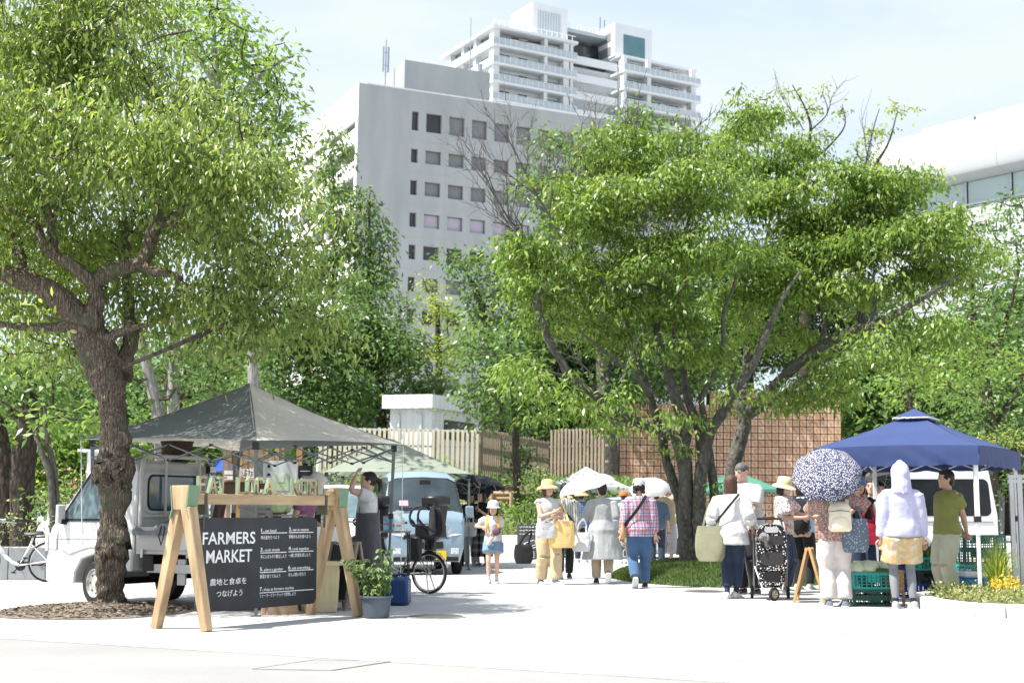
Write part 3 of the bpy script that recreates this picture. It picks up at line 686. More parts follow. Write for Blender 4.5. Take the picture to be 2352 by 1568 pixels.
def make_tree(name, label, limbs, blobs, leaf, bark_m, loc=None, group=None, spray_n=26, spray_r=.34, leaf_l=.10, leaf_w=.02, droop=.6, flat=.5, six=False,
              density=1.0, twig_m='twig_dark', bumps=(), depth_r=1.6, trunk_n=10, wob=.18, bare=(), twig_r=.010, seed=1, sun_bias=.3, shell=.35, keepout=None, plates=0):
    r_ = np.random.default_rng(seed)
    allp = []; base = None; tm_ = MB(); nodes = []; rads = []
    for li, pl in enumerate(limbs):
        pts, rad = limb_pts(pl)
        if li == 0 and loc is None: base = Vector((pts[0].x, pts[0].y, pts[0].z))
        allp.append((pts, rad))
    base = base if loc is None else Vector(loc)
    t = thing(name, label, 'tree', base, group=group)
    for li, (pts, rad) in enumerate(allp):
        tm_.tube([p-base for p in pts], rad, trunk_n if rad[0] > .05 else 6, wob=wob if rad[0] > .04 else 0, seed=li)
        nodes += [np.array(p) for p in pts]; rads += rad
    tr = tm_.build('trunk', bark_m, t, smooth=True, angle=80)
    if bumps or wob > .2:
        me = tr.data
        bc = [(at(x, y, Y)-base, am, sz) for (x, y, Y, am, sz) in bumps]
        for v in me.vertices:
            nn = v.normal; c = v.co*7
            for q, am, sz in bc:
                e_ = (v.co-q).length_squared/(sz*sz)
                if e_ < 5: v.co = v.co + nn*(am*math.exp(-e_*1.3)*(1+.25*mnoise.noise(v.co*9)))
            d = .016*mnoise.noise(Vector((c.x*1.5, c.y*1.5, c.z*.5)))+.022*mnoise.noise(v.co*3.1)
            v.co = v.co + nn*d
    # spray centres
    C = []; K = []
    for bi, bl in enumerate(blobs):
        x, y, Y, dx, dy = bl[:5]; dn = bl[5] if len(bl) > 5 else 1.0; dr = bl[6] if len(bl) > 6 else depth_r
        c = np.array(at(x, y, Y)); sx = dx*Y/FPX; sz = dy*Y/FPX
        vol = sx*sz*(dr**.5); n = max(2, int(density*dn*vol*34))
        q = r_.normal(size=(n, 3)); q = q/np.linalg.norm(q, axis=1, keepdims=True); rad_ = r_.uniform(0, 1, n)**shell
        p = c + q*rad_[:, None]*np.array([sx, dr, sz])
        if plates:
            npl = max(2, int(plates*sx*sz*dr*.9)); qc = r_.normal(size=(npl, 3)); qc = qc/np.linalg.norm(qc, axis=1, keepdims=True)*r_.uniform(.15, 1, npl)[:, None]**.5; pc = c+qc*np.array([sx, dr, sz]); pr = r_.uniform(.45, .85, npl)
            w = r_.integers(0, npl, n); th = r_.uniform(0, 2*PI, n); rr = np.sqrt(r_.uniform(0, 1, n))*pr[w]; tilt = r_.normal(0, .18, (npl, 2))
            ox, oy = np.cos(th)*rr, np.sin(th)*rr*.9
            loose = r_.uniform(0, 1, n) < .28; p0_ = p
            p = pc[w]+np.c_[ox, oy, ox*tilt[w, 0]+oy*tilt[w, 1]-.30*rr*rr/pr[w]+r_.normal(0, .045, n)]; p[loose] = p0_[loose]
        C.append(p); K.append(np.full(n, bi))
    tw = MB()
    if C:
        C = np.concatenate(C); n = len(C)
        if keepout is not None: C = C[[not keepout(p) for p in C]]; n = len(C)
        nd = np.array(nodes); dist = np.min(np.linalg.norm(C[:, None, :]-nd[None], axis=2), axis=1); order = np.argsort(dist); nl = list(nodes)
        NA = np.empty((len(nl)+n*3, 3)); NA[:len(nl)] = nd; cnt = len(nl)
        for oi in order:
            c = C[oi]; dd = NA[:cnt]-c; ds = np.linalg.norm(dd, axis=1) + .7*np.maximum(0, dd[:, 2]); j = int(np.argmin(ds)); a = NA[j]
            d = c-a; L = np.linalg.norm(d)
            if L < .03: continue
            mid = a+d*.5+np.array([r_.normal(0, .06*L), r_.normal(0, .06*L), -.10*L+r_.normal(0, .05*L)])
            mid2 = a+d*.78+np.array([0, 0, -.03*L])
            rr = twig_r*(.8+min(2.6, L*1.3))
            tw.tube([Vector(a)-base, Vector(mid)-base, Vector(mid2)-base, Vector(c)-base], [rr, rr*.75, rr*.55, rr*.3], 4, cap=False)
            NA[cnt] = mid; NA[cnt+1] = mid2; NA[cnt+2] = c; cnt += 3
        # leaves
        m = r_.poisson(spray_n, n)+3; tot = int(m.sum()); ci = np.repeat(np.arange(n), m); ctr = C[ci]
        off = r_.normal(size=(tot, 3))*np.array([1, 1, flat])*spray_r*.6
        P = ctr + off; P[:, 2] -= .35*spray_r*(np.hypot(off[:, 0], off[:, 1])/spray_r)**2
        out = unit(off*np.array([1, 1, .3])+1e-6)
        D = unit(out*(1-droop) + np.array([0, 0, -1.0])*droop + r_.normal(size=(tot, 3))*.32)
        Nn = unit(np.array([0, 0, 1.0])*(.7) + out*.5 + r_.normal(size=(tot, 3))*.45)
        L = leaf_l*r_.uniform(.5, 1.35, tot); W = leaf_w*r_.uniform(.75, 1.2, tot)
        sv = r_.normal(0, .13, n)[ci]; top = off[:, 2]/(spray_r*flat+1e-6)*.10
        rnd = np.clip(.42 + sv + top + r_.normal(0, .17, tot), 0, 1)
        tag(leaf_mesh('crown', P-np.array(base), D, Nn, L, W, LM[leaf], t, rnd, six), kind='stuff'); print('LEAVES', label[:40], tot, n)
    if tw.n: tag(tw.build('twigs', twig_m, t), kind='stuff')
    if bare:
        bw = MB()
        def grow(p, d, L, r, lvl):
            k = 4; pts = [p]; dd = d
            for i in range(k):
                dd = (dd + Vector(r_.normal(0, .13, 3)) + Vector((0, 0, .05))).normalized(); pts.append(pts[-1]+dd*(L/k))
            bw.tube([q-base for q in pts], [r*(1-.16*i) for i in range(k+1)], 5 if lvl < 2 else 4, cap=False)
            if lvl < 3:
                for i in range(1, k+1):
                    for _ in range(2 if lvl > 0 else 2):
                        if r_.uniform() < .85:
                            a = Vector(r_.normal(0, 1, 3)); a = (a - dd*a.dot(dd)).normalized()
                            grow(pts[i], (dd*.8 + a*r_.uniform(.35, .75)).normalized(), L*r_.uniform(.38, .62), r*(.62-.05*i), lvl+1)
        for x0, y0, x1, y1, Y, r, lv in bare:
            a = at(x0, y0, Y); b = at(x1, y1, Y+r_.uniform(-.4, .4)); grow(a, (b-a).normalized(), (b-a).length, r, lv)
        tag(bw.build('dead_branches', 'twig_grey', t), kind='stuff')
    return t

# ---------------------------------------------------------------- big tree on the left
D0 = 16.7
limbs = [
 [(256,1402,D0,.20),(254,1370,D0,.165),(255,1300,D0,.15),(258,1200,D0,.142),(263,1120,D0,.150),(263,1050,D0,.16),(262,980,D0,.155),(258,920,D0,.175),(243,860,D0,.205),(222,800,D0,.215),(196,755,D0,.19)],
 [(200,765,D0,.20),(170,715,D0-.1,.15),(130,680,D0-.2,.135),(80,650,D0-.2,.12),(20,632,D0-.3,.10),(-60,610,D0-.3,.08),(-160,560,D0-.2,.05)],
 [(205,770,D0,.19),(212,725,D0-.1,.12),(222,690,D0-.1,.105),(215,655,D0-.1,.095),(228,640,D0-.1,.095),(270,618,D0-.1,.09),(320,604,D0-.1,.085),(342,570,D0-.1,.082),(352,530,D0-.1,.08),(365,480,D0-.1,.07),(398,430,D0,.055),(415,360,D0+.1,.045),(412,280,D0+.2,.03),(430,180,D0+.3,.018)],
 [(318,605,D0-.1,.065),(350,622,D0-.2,.05),(385,628,D0-.3,.042),(416,642,D0-.3,.036)],
 [(218,660,D0-.1,.085),(190,628,D0-.2,.075),(150,600,D0-.3,.07),(118,585,D0-.3,.06),(96,545,D0-.3,.05),(70,505,D0-.2,.045),(20,480,D0-.1,.03),(-40,465,D0,.02)],
 [(278,862,D0+.1,.15),(292,815,D0+.2,.11),(300,775,D0+.3,.09),(296,700,D0+.5,.06),(290,600,D0+.8,.05),(285,480,D0+1,.035),(270,380,D0+1.2,.02)],
 [(185,748,D0,.09),(150,752,D0-.1,.06),(90,752,D0-.2,.05),(30,748,D0-.2,.04),(-40,735,D0-.2,.03)],
 [(232,800,D0,.08),(262,770,D0-.15,.05),(300,755,D0-.2,.035),(350,742,D0-.2,.02)],
 [(398,430,D0,.045),(440,400,D0-.2,.035),(500,345,D0-.3,.022),(560,300,D0-.2,.012)],
 [(358,510,D0-.1,.045),(430,520,D0-.3,.035),(500,535,D0-.4,.028),(560,545,D0-.4,.018),(620,590,D0-.3,.010)],
 [(355,530,D0,.05),(420,480,D0+.3,.04),(500,450,D0+.5,.028),(600,420,D0+.6,.014)],
 [(125,590,D0-.3,.055),(118,520,D0-.2,.045),(90,440,D0-.2,.035),(40,370,D0-.2,.025),(0,320,D0-.1,.015)],
 [(118,520,D0-.2,.03),(150,440,D0-.2,.022),(165,370,D0-.2,.014)],
 [(60,640,D0-.2,.06),(40,560,D0+.3,.05),(10,430,D0+.6,.04),(-20,300,D0+.8,.02)],
 [(410,300,D0+.2,.03),(330,170,D0+.3,.025),(300,120,D0+.2,.02),(250,60,D0,.012)],
 [(300,120,D0+.2,.02),(370,85,D0+.2,.015),(440,70,D0+.2,.009)],
]
blobs = [(60,300,15.9,190,120,1.2),(260,330,15.6,170,130,1.2),(440,380,15.8,150,150,1.25,.85),(560,480,16,120,120,1.2,.85),(640,590,16.3,85,90,1.3,.85),(600,680,16.2,110,70,1.35,.85),(500,620,16.8,120,90,1.2,.85),(450,720,16.4,120,55,1.3,.85),(540,760,16.2,75,40,1.2,.85),
 (380,700,17.6,120,90,1.1),(330,500,17.9,150,120,1.1),(140,520,18.2,170,110,1.0),(60,680,18.4,120,80,1.1),(10,560,17.5,90,90,1.0),(-30,450,16,80,150,.8),(-40,680,16.6,60,50,.7),(120,800,18.0,120,30,.6),
 (120,150,17.2,200,110,1.1),(320,120,17.0,130,90,1.0),(-20,180,16.8,110,120,.8),(40,30,17,120,70,1.2),(200,20,17.3,140,70,1.2),(360,30,17.5,120,70,1.1),(480,240,16.4,90,60,1,.85),(330,720,15.6,60,25,.7),(690,640,16.2,45,40,1,.85),(100,250,19.5,180,160,.3),(400,300,19.5,150,160,.3)]
def no_front(p):
    # keep the fork and the trunk in view
    x = CX+FPX*p[0]/p[1]; z = p[2]; y = HORY-(z-CAM_H)*FPX/p[1]
    return p[1] < 16.9 and ((95 < x < 440 and 560 < y < 1000) or (330 < x < 430 and 400 < y < 600) or (0 < x < 130 and 590 < y < 700))
T_LEFT = make_tree('broadleaf_tree', 'large gnarled tree with burred trunk beside the white truck', limbs, blobs, 'camphor', 'bark_rough', spray_n=22, spray_r=.27, leaf_l=.094, leaf_w=.0195, droop=.70, flat=.9, six=True,
   density=6.8, depth_r=1.5, plates=5.5, trunk_n=28, wob=.28, twig_r=.009, seed=3, keepout=no_front,
   bumps=[(236,1085,D0-.12,0.135,.20),(292,1076,D0-.1,0.135,.18),(262,1090,D0-.2,0.086,.2),(284,1010,D0-.05,0.073,.12),(288,1140,D0-.05,0.110,.13),(240,1142,D0-.1,0.073,.10),(236,1290,D0-.13,0.122,.16),(284,1240,D0-.08,0.122,.16),(286,1275,D0-.1,0.098,.15),(200,738,D0-.2,0.061,.10),(150,745,D0-.12,0.061,.07)])

def limbs_seen(Yf, ytop, x0, x1):
    rk = np.random.default_rng(77)
    def f(p):
        x = CX+FPX*p[0]/p[1]; y = HORY-(p[2]-CAM_H)*FPX/p[1]
        return p[1] < Yf and y > ytop and x0 < x < x1 and rk.uniform() < .72
    return f
# ---------------------------------------------------------------- multi-stemmed tree on the mound
D1 = 25.0; e = .3
limbs = [
 [(1584,1292,D1,0.185),(1578,1230,D1,0.143),(1575,1174,D1,0.130),(1575,1092,D1,0.126),(1566,1035,D1,0.139),(1548,1003,D1,0.101),(1502,983,D1-.2,0.092),(1468,970,D1-.3,0.088),(1410,934,D1-.5,0.084),(1354,901,D1-.7,0.080),(1310,868,D1-.8,0.076),(1290,830,D1-.8,0.071),(1266,795,D1-.8,0.067),(1254,762,D1-.8,0.067),(1237,712,D1-.8,0.059),(1241,660,D1-.8,0.050),(1262,590,D1-.6,0.038),(1290,520,D1-.5,0.025)],
 [(1568,1030,D1,0.109),(1576,985,D1,0.105),(1556,927,D1,0.101),(1540,872,D1+.1,0.088),(1526,830,D1+.2,0.076),(1512,780,D1+.3,0.067),(1508,720,D1+.4,0.059),(1514,672,D1+.4,0.050),(1478,656,D1,0.042),(1424,662,D1-.3,0.035),(1376,645,D1-.5,0.027),(1330,610,D1-.6,0.017)],
 [(1514,672,D1+.4,0.046),(1530,620,D1+.5,0.042),(1560,560,D1+.6,0.034),(1590,480,D1+.6,0.025),(1600,400,D1+.7,0.018),(1605,320,D1+.7,0.010)],
 [(1612,1292,D1-.1,0.168),(1608,1230,D1-.1,0.130),(1606,1174,D1-.1,0.118),(1609,1092,D1-.1,0.113),(1621,1034,D1-.1,0.105),(1634,990,D1-.2,0.084),(1664,944,D1-.4,0.080),(1695,889,D1-.6,0.071),(1727,841,D1-.7,0.067),(1752,785,D1-.8,0.059),(1772,740,D1-.8,0.046),(1800,680,D1-.7,0.034),(1840,620,D1-.5,0.021)],
 [(1614,1050,D1,0.092),(1606,991,D1+.1,0.084),(1590,945,D1+.2,0.076),(1579,914,D1+.3,0.071),(1572,865,D1+.4,0.063),(1566,813,D1+.5,0.055),(1548,765,D1+.6,0.042),(1560,690,D1+.7,0.034),(1580,620,D1+.8,0.025)],
 [(1616,1010,D1,0.063),(1617,960,D1,0.059),(1612,910,D1+.1,0.050),(1640,860,D1+.2,0.042),(1660,790,D1+.3,0.038),(1662,720,D1+.4,0.034),(1690,640,D1+.5,0.025),(1700,540,D1+.5,0.017)],
 [(1574,1260,D1+.3,0.109),(1562,1158,D1+.3,0.092),(1548,1111,D1+.3,0.088),(1531,1059,D1+.3,0.084),(1522,1010,D1+.4,0.080),(1508,960,D1+.5,0.076),(1494,914,D1+.6,0.071),(1472,850,D1+.7,0.063),(1455,790,D1+.8,0.055),(1440,740,D1+.9,0.042),(1410,650,D1+1,0.034),(1400,560,D1+1,0.021)],
 [(1640,1285,D1+.3,0.101),(1645,1200,D1+.3,0.088),(1640,1125,D1+.3,0.084),(1632,1059,D1+.3,0.076),(1628,1000,D1+.5,0.067),(1660,930,D1+.7,0.050),(1690,850,D1+.9,0.042)],
 [(1354,901,D1-.7,0.042),(1400,850,D1-.2,0.034),(1440,800,D1,0.025)],
 [(1468,970,D1-.3,0.042),(1400,960,D1-.8,0.025),(1330,930,D1-1,0.017),(1260,900,D1-1.1,0.010)],
 [(1310,868,D1-.8,0.034),(1250,850,D1-1,0.021),(1190,830,D1-1.1,0.010)],
 [(1500,905,D1-.3,0.050),(1440,850,D1-.6,0.042),(1380,800,D1-.8,0.029),(1330,760,D1-1,0.017)],
]
B = D1
blobs = [(1250,560,B-.5,110,55),(1310,620,B-.6,140,60),(1420,600,B,130,60),(1200,840,B-1,70,35,.8),(1230,880,B-1,90,32,1),(1330,930,B-1,95,28,1),(1450,955,B-.8,85,30,1),(1380,700,B-.5,110,50,.9),(1280,730,B-.6,70,40,.8),
 (1460,310,B+.3,70,50,.8),(1560,330,B+.3,80,60),(1490,400,B,100,50,.9),(1400,470,B,90,50,.7),(1500,520,B-.2,120,60),(1620,420,B,110,60),(1620,560,B-.3,150,55),(1560,680,B-.4,130,50),(1470,780,B-.3,90,40,.7),(1600,790,B-.2,90,45,.8),(1700,900,B-.8,70,25,.7),(1640,945,B-.7,45,18,.7),(1560,1030,B-.6,18,14,1.5,.3),(1650,1080,B-.6,10,22,1.5,.2),(1520,1020,B-.6,22,16,1.3,.3),(1390,880,B-.9,80,35,.7),(1250,650,B,80,40,.6),(1290,410,B,55,55,.8),(1370,350,B+.3,60,55,.9),(1330,500,B-.2,90,50,.9),(1450,460,B-.2,90,50,1),(1560,440,B,90,50,1)]
make_tree('zelkova_tree', 'multi-stemmed tree with layered leaves growing from the grass mound', limbs, blobs, 'keyaki', 'bark_smooth', spray_n=24, spray_r=.24, leaf_l=.125, leaf_w=.024, droop=.60, flat=.45,
   density=5.6, depth_r=1.3, plates=4.2, trunk_n=16, wob=.12, twig_r=.008, seed=5, keepout=limbs_seen(24.6, 640, 1250, 1780),
   bare=[(1290,545,1200,330,B-.5,.03,0),(1260,590,1110,400,B-.4,.028,0),(1390,560,1400,300,B+.4,.032,0),(1390,440,1440,270,B+.4,.022,1),(1600,420,1600,290,B+.6,.02,1),(1450,560,1500,440,B-.6,.018,1),(1500,600,1560,470,B-.7,.018,1),(1360,860,1300,790,B-1,.014,2),(1420,880,1480,800,B-1,.014,2),(1240,600,1150,450,B-.6,.02,1)])

# ---------------------------------------------------------------- its neighbour with the long limb
D2 = 28.0
limbs = [
 [(1672,1275,D2,0.185),(1676,1180,D2,0.155),(1684,1074,D2,0.147),(1693,1038,D2,0.143),(1706,987,D2,0.139),(1716,950,D2,0.126),(1747,918,D2-.3,0.105),(1790,875,D2-.7,0.101),(1841,830,D2-1.2,0.097),(1885,797,D2-1.6,0.088),(1966,756,D2-2.2,0.080),(2024,743,D2-2.5,0.071),(2079,708,D2-2.8,0.059),(2138,673,D2-3,0.042),(2196,636,D2-3,0.025)],
 [(1712,960,D2,0.118),(1700,920,D2,0.101),(1712,880,D2+.2,0.084),(1716,800,D2+.4,0.071),(1730,700,D2+.5,0.059),(1750,600,D2+.6,0.042),(1770,480,D2+.6,0.029),(1740,350,D2+.6,0.017)],
 [(1716,955,D2,0.101),(1800,905,D2+.2,0.071),(1870,850,D2+.3,0.063),(1910,812,D2+.2,0.055),(1950,795,D2,0.042),(1995,750,D2-.2,0.029)],
 [(1885,797,D2-1.6,0.059),(1893,740,D2-1.6,0.046),(1880,690,D2-1.5,0.038),(1900,600,D2-1.4,0.025)],
 [(1990,752,D2-2.3,0.050),(2010,700,D2-2.4,0.038),(2005,640,D2-2.4,0.029),(2030,560,D2-2.3,0.018)],
 [(1742,770,D2+.3,0.050),(1800,700,D2,0.038),(1850,640,D2-.4,0.029),(1900,540,D2-.8,0.017)],
 [(1730,700,D2+.5,0.042),(1690,600,D2+.5,0.029),(1660,480,D2+.4,0.017)],
]
B = D2-1
blobs = [(1720,270,B+1,85,60,1),(1660,370,B+1,80,50,.9),(1790,360,B+.6,85,50,1),(1760,470,B,120,55,1),(1880,450,B-.6,120,48,1.1),(2020,450,B-1,130,45,1.1),(2120,520,B-1.3,100,55,1.1),(2190,580,B-1.4,65,50,1),(1980,560,B-1,160,55,1),(1820,600,B-.3,150,55,1),(2080,640,B-1.4,130,55,1.05),(1920,670,B-.8,150,50,1),(1720,680,B,110,50,.9),(1800,760,B,110,40,.8),(2040,750,B-1.5,110,45,1),(2140,740,B-1.4,60,45,.9),(1960,820,B-.9,100,40,.9),(1860,880,B-.4,80,30,1),(1820,915,B-.4,55,22,1),(1950,895,B-.5,50,30,.9),(2080,810,B-.8,60,30,.7),(1700,580,B+.4,90,45,.8),(1840,520,B+.2,90,40,.9),(1930,405,B-.5,110,32,1.2),(2070,425,B-.8,110,32,1.2),(2175,505,B-1,65,38,1.2),(2215,600,B-1,40,45,1),(1970,500,B-.4,120,38,1.2),(1880,560,B,90,40,1),(1850,400,B,70,35,1)]
make_tree('zelkova_tree', 'tree with a long low limb reaching out over the blue tent', limbs, blobs, 'keyaki', 'bark_smooth', spray_n=24, spray_r=.25, leaf_l=.13, leaf_w=.025, droop=.60, flat=.45,
   density=5.6, depth_r=1.3, plates=4.4, trunk_n=16, wob=.12, twig_r=.009, seed=8, keepout=limbs_seen(26.4, 660, 1650, 2150), bare=[(2110,760,2200,600,B-1.2,.018,1)])

# ---------------------------------------------------------------- background trees
def bg(name, label, Y, trunk, blobs, leaf, bark_m='bark_dark', density=1.0, leaf_l=.2, leaf_w=.05, spray_n=24, spray_r=.55, flat=.7, droop=.35, depth_r=1.8, seed=0, limbs=(), group='background trees', **kw):
    gz = bank_z(0, Y) if (X_at(trunk[0][0], Y) > -7.5 and X_at(trunk[0][0], Y) < 4) else 0
    trunk = [(trunk[0][0], HORY+FPX*(CAM_H-gz+.05)/Y, trunk[0][2])]+list(trunk[1:])
    L = [[(x, y, Y, r) for x, y, r in trunk]] + [[(x, y, Y+dz, r) for x, y, r, dz in l] for l in limbs]
    return make_tree(name, label, L, [(b[0], b[1], Y+(b[5] if len(b) > 5 else 0), b[2], b[3], b[4] if len(b) > 4 else 1) for b in blobs], leaf, bark_m, density=density*.45, leaf_l=leaf_l*1.15, leaf_w=leaf_w*1.15, spray_n=spray_n, spray_r=spray_r, flat=flat, droop=droop,
                     depth_r=depth_r, seed=seed+40, trunk_n=8, twig_r=.016, group=group, **kw)
def clumps(cx, cy, rx, ry, n, seed, r0=34, dz=2.2):
    q = random.Random(seed); out = []
    for i in range(n):
        a = q.uniform(0, 2*PI); k = math.sqrt(q.random())*.92; out.append((cx+rx*k*math.cos(a), cy+ry*k*math.sin(a), r0*q.uniform(.8, 1.3), r0*q.uniform(.6, .95), 1.2, -dz*math.sqrt(max(0, 1-k*k))*q.uniform(.5, 1)))
    return out
bg('evergreen_tree', 'dense dark evergreen just above the peak of the grey tent', 57, [(690,1180,.25),(695,1000,.22),(705,850,.18),(720,720,.1)], clumps(700,740,95,90,16,1)+clumps(640,850,90,90,14,2)+clumps(760,870,80,100,14,3)+[(690,920,110,60,1,.8),(620,980,110,50,1),(740,990,110,50,1)], 'mid', seed=1, density=1.7, depth_r=.9)
bg('evergreen_tree', 'dense dark evergreen left of the white hut roof', 60, [(880,1180,.25),(880,1000,.22),(870,850,.18),(860,700,.1)], clumps(850,720,95,75,16,4)+clumps(900,810,75,80,12,5)+clumps(820,850,80,80,12,6)+[(900,900,90,60,1,.8),(960,910,60,60,1),(820,950,110,60,1),(1010,890,50,60,1),(980,960,70,40,1)], 'mid', seed=2, density=1.7, depth_r=.9)
bg('broadleaf_tree', 'bright tree with leafy tiers hanging over the hut roof', 45, [(1186,1110,.12),(1184,1000,.11),(1180,900,.10),(1170,800,.06)], clumps(1150,790,85,110,20,7,28,1.5)+clumps(1140,910,90,45,12,8,28,1.2)+[(1240,950,50,30,.8)], 'mid', seed=3, density=1.2, leaf_l=.17, leaf_w=.045)
bg('broadleaf_tree', 'yellow-green tree against the lower part of the office block', 66, [(1010,1180,.2),(1008,900,.18),(1005,700,.1)], [(985,660,32,26,1),(1010,720,50,40,1),(1000,790,50,45,1),(1040,820,40,50,1),(1075,760,40,40,.9)], 'yellow', seed=4, density=.8)
bg('broadleaf_tree', 'mid green tree in front of the office block windows', 60, [(1150,1180,.3),(1140,900,.26),(1110,720,.16),(1070,620,.06)], [(1045,590,50,28,1),(1110,620,75,45,1.1),(1170,680,70,60,1.1),(1080,690,60,35,1),(1200,600,60,50,.9),(1240,740,60,70,1),(1150,780,70,60,1)], 'mid', seed=5, density=1.1)
for k, (tx, label, bl) in enumerate([(768, 'tall slim conifer against the white flank of the office block', [(768,310,18,22),(775,350,30,24),(755,395,35,24),(780,440,34,24),(755,490,45,26),(790,530,40,24),(760,580,55,28),(740,630,60,30)]), (850, 'shorter slim conifer against the grey face of the office block', [(845,440,14,18),(840,485,26,24),(868,520,28,22),(835,555,32,24),(885,575,26,18),(850,610,45,26),(880,640,30,20),(830,660,50,30)])]):
    bg('conifer_tree', label, 62, [(tx,1180,.2),(tx,800,.13),(tx-2,500,.05),(tx,bl[0][1],.015)], bl, 'meta', seed=6+k, density=2.3, leaf_l=.26, leaf_w=.05, spray_r=.6, droop=.5, depth_r=1.2, shell=.6)
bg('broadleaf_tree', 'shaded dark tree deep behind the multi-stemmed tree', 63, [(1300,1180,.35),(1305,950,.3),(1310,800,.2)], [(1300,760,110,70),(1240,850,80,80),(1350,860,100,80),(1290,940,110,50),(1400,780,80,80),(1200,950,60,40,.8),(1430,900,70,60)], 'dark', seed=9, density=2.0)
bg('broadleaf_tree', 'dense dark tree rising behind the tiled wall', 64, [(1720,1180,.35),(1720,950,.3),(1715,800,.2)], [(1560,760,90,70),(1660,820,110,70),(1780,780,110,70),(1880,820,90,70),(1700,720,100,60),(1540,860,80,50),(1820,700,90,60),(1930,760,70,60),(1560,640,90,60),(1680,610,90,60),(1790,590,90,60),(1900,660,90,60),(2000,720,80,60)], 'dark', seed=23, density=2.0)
bg('broadleaf_tree', 'green tree filling the gap under the office block roofline', 56, [(1400,1150,.4),(1396,1000,.36),(1390,900,.32),(1376,740,.2),(1370,600,.1)], [(1270,330,45,40,1.2),(1230,420,50,40,1.1),(1370,330,60,45,1.5),(1340,430,70,50,1.6),(1280,480,60,40,1.4),(1460,290,60,50,.9),(1440,400,60,60,1),(1330,520,90,50,1),(1500,640,110,90,.9),(1420,740,100,80,.9),(1560,820,90,70,.9),(1640,720,100,90,.9),(1480,880,90,60,.9),(1620,860,90,50,.8)], 'mid', bark_m='bark_smooth', seed=10, density=1.5)
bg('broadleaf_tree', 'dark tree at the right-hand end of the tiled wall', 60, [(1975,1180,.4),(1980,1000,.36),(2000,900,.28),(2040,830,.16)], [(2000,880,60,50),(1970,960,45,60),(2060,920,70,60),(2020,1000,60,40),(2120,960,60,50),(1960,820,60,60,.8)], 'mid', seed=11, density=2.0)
bg('broadleaf_tree', 'pale yellow-green tree spreading behind the peak of the blue tent', 36, [(2120,1180,.18),(2110,1050,.16),(2090,930,.12),(2080,840,.06)], [(2070,870,80,35,1.1),(2160,850,80,40,1.1),(2240,830,80,40,1.1),(2130,900,90,30,1),(2300,820,50,40,1),(2220,780,60,30,.9)], 'bright', seed=12, density=2.2, leaf_l=.13, leaf_w=.035, spray_r=.4)
bg('broadleaf_tree', 'tall open tree at the right edge with sky between its boughs', 40, [(2280,1180,.2),(2276,1000,.17),(2262,860,.14),(2240,760,.11),(2230,640,.07)], [(2290,490,60,32,1),(2330,560,50,45,1),(2250,600,50,45,1),(2310,650,55,50,1),(2230,700,50,55,1),(2290,760,45,40,.8),(2345,760,30,60,.8),(2330,880,40,50,.8),(2250,900,50,50,.9),(2340,480,30,20,.7),(2200,1000,60,40,1),(2290,980,60,40,1)], 'mid', seed=13, density=2.6, leaf_l=.13, leaf_w=.035, spray_r=.4, limbs=[[(2262,860,.1,0),(2310,740,.07,-.5),(2340,620,.04,-.8)],[(2276,1000,.1,0),(2340,880,.07,.4),(2380,760,.04,.6)]])
bg('broadleaf_tree', 'tall bare-limbed tree with small leaf tufts against the sky', 60, [(1845,1180,.30),(1850,800,.26),(1846,560,.18),(1842,440,.13),(1850,380,.11),(1862,300,.07),(1850,250,.045),(1820,195,.02)],
  [(1790,215,26,11,1.2),(1750,225,28,10,1.2),(1838,208,22,9,1.1),(1868,245,26,14,1.1),(1900,200,26,9,1.2),(1850,300,34,22,1),(1890,300,26,16,1),(1800,320,40,30,1),(1840,380,36,24,1),(1890,370,20,14,1),(1935,255,22,12,1),(1820,450,50,30,1),(1770,280,30,20,1)], 'yellow', seed=14, density=1.5, leaf_l=.17, leaf_w=.05, spray_r=.40, spray_n=22, depth_r=1.0, limbs=[[(1852,380,.06,0),(1900,340,.045,0),(1940,290,.03,0),(1935,240,.015,0)],[(1862,300,.035,0),(1900,260,.025,0),(1890,215,.012,0)],[(1846,500,.07,0),(1800,400,.05,0),(1770,300,.025,0),(1760,240,.012,0)]], bark_m='bark_dark', bare=[(1846,300,1800,200,60,.03,2),(1900,262,1930,180,60,.028,2)])
bg('broadleaf_tree', 'slender tree with leaf tufts beside the white building roof', 61, [(1975,1180,.28),(1978,800,.22),(1978,560,.15),(1990,470,.11),(2000,400,.085),(2040,330,.05),(2060,260,.02)],
  [(2030,255,24,12,1.2),(2075,245,22,9,1.2),(2000,290,24,16,1.1),(2040,300,22,14,1),(1985,340,30,24,1),(2010,380,30,20,1),(1950,410,36,26,1),(1960,350,20,16,.9)], 'yellow', seed=15, density=1.5, leaf_l=.17, leaf_w=.05, spray_r=.40, spray_n=22, depth_r=1.0, limbs=[[(1990,470,.05,0),(1985,400,.04,0),(2005,300,.03,0),(2020,250,.015,0)],[(1978,560,.05,0),(1920,470,.035,0),(1910,400,.02,0)]], bare=[(2000,400,1980,280,61,.03,2)])
bg('broadleaf_tree', 'sunlit yellow-green tree behind the top of the big tree', 29, [(583,1180,.12),(583,900,.11),(560,600,.10),(520,400,.09),(500,200,.07),(490,60,.04)], [(500,40,75,45,1.1),(570,110,75,50,1.1),(620,190,70,40,1.1),(650,130,38,20,1.1),(560,220,70,50,1.1),(470,140,70,60,1),(400,50,70,50,1),(650,260,50,40,1),(580,300,70,50,1),(640,360,50,40,1),(430,-30,80,40,.9),(672,300,26,22,1.1)], 'bright', seed=16, density=2.8, leaf_l=.15, leaf_w=.035, spray_r=.4, bark_m='bark_pale', limbs=[[(510,300,.1,0),(580,190,.07,0),(660,130,.03,0)],[(500,200,.07,0),(420,80,.05,0),(380,0,.03,0)]])
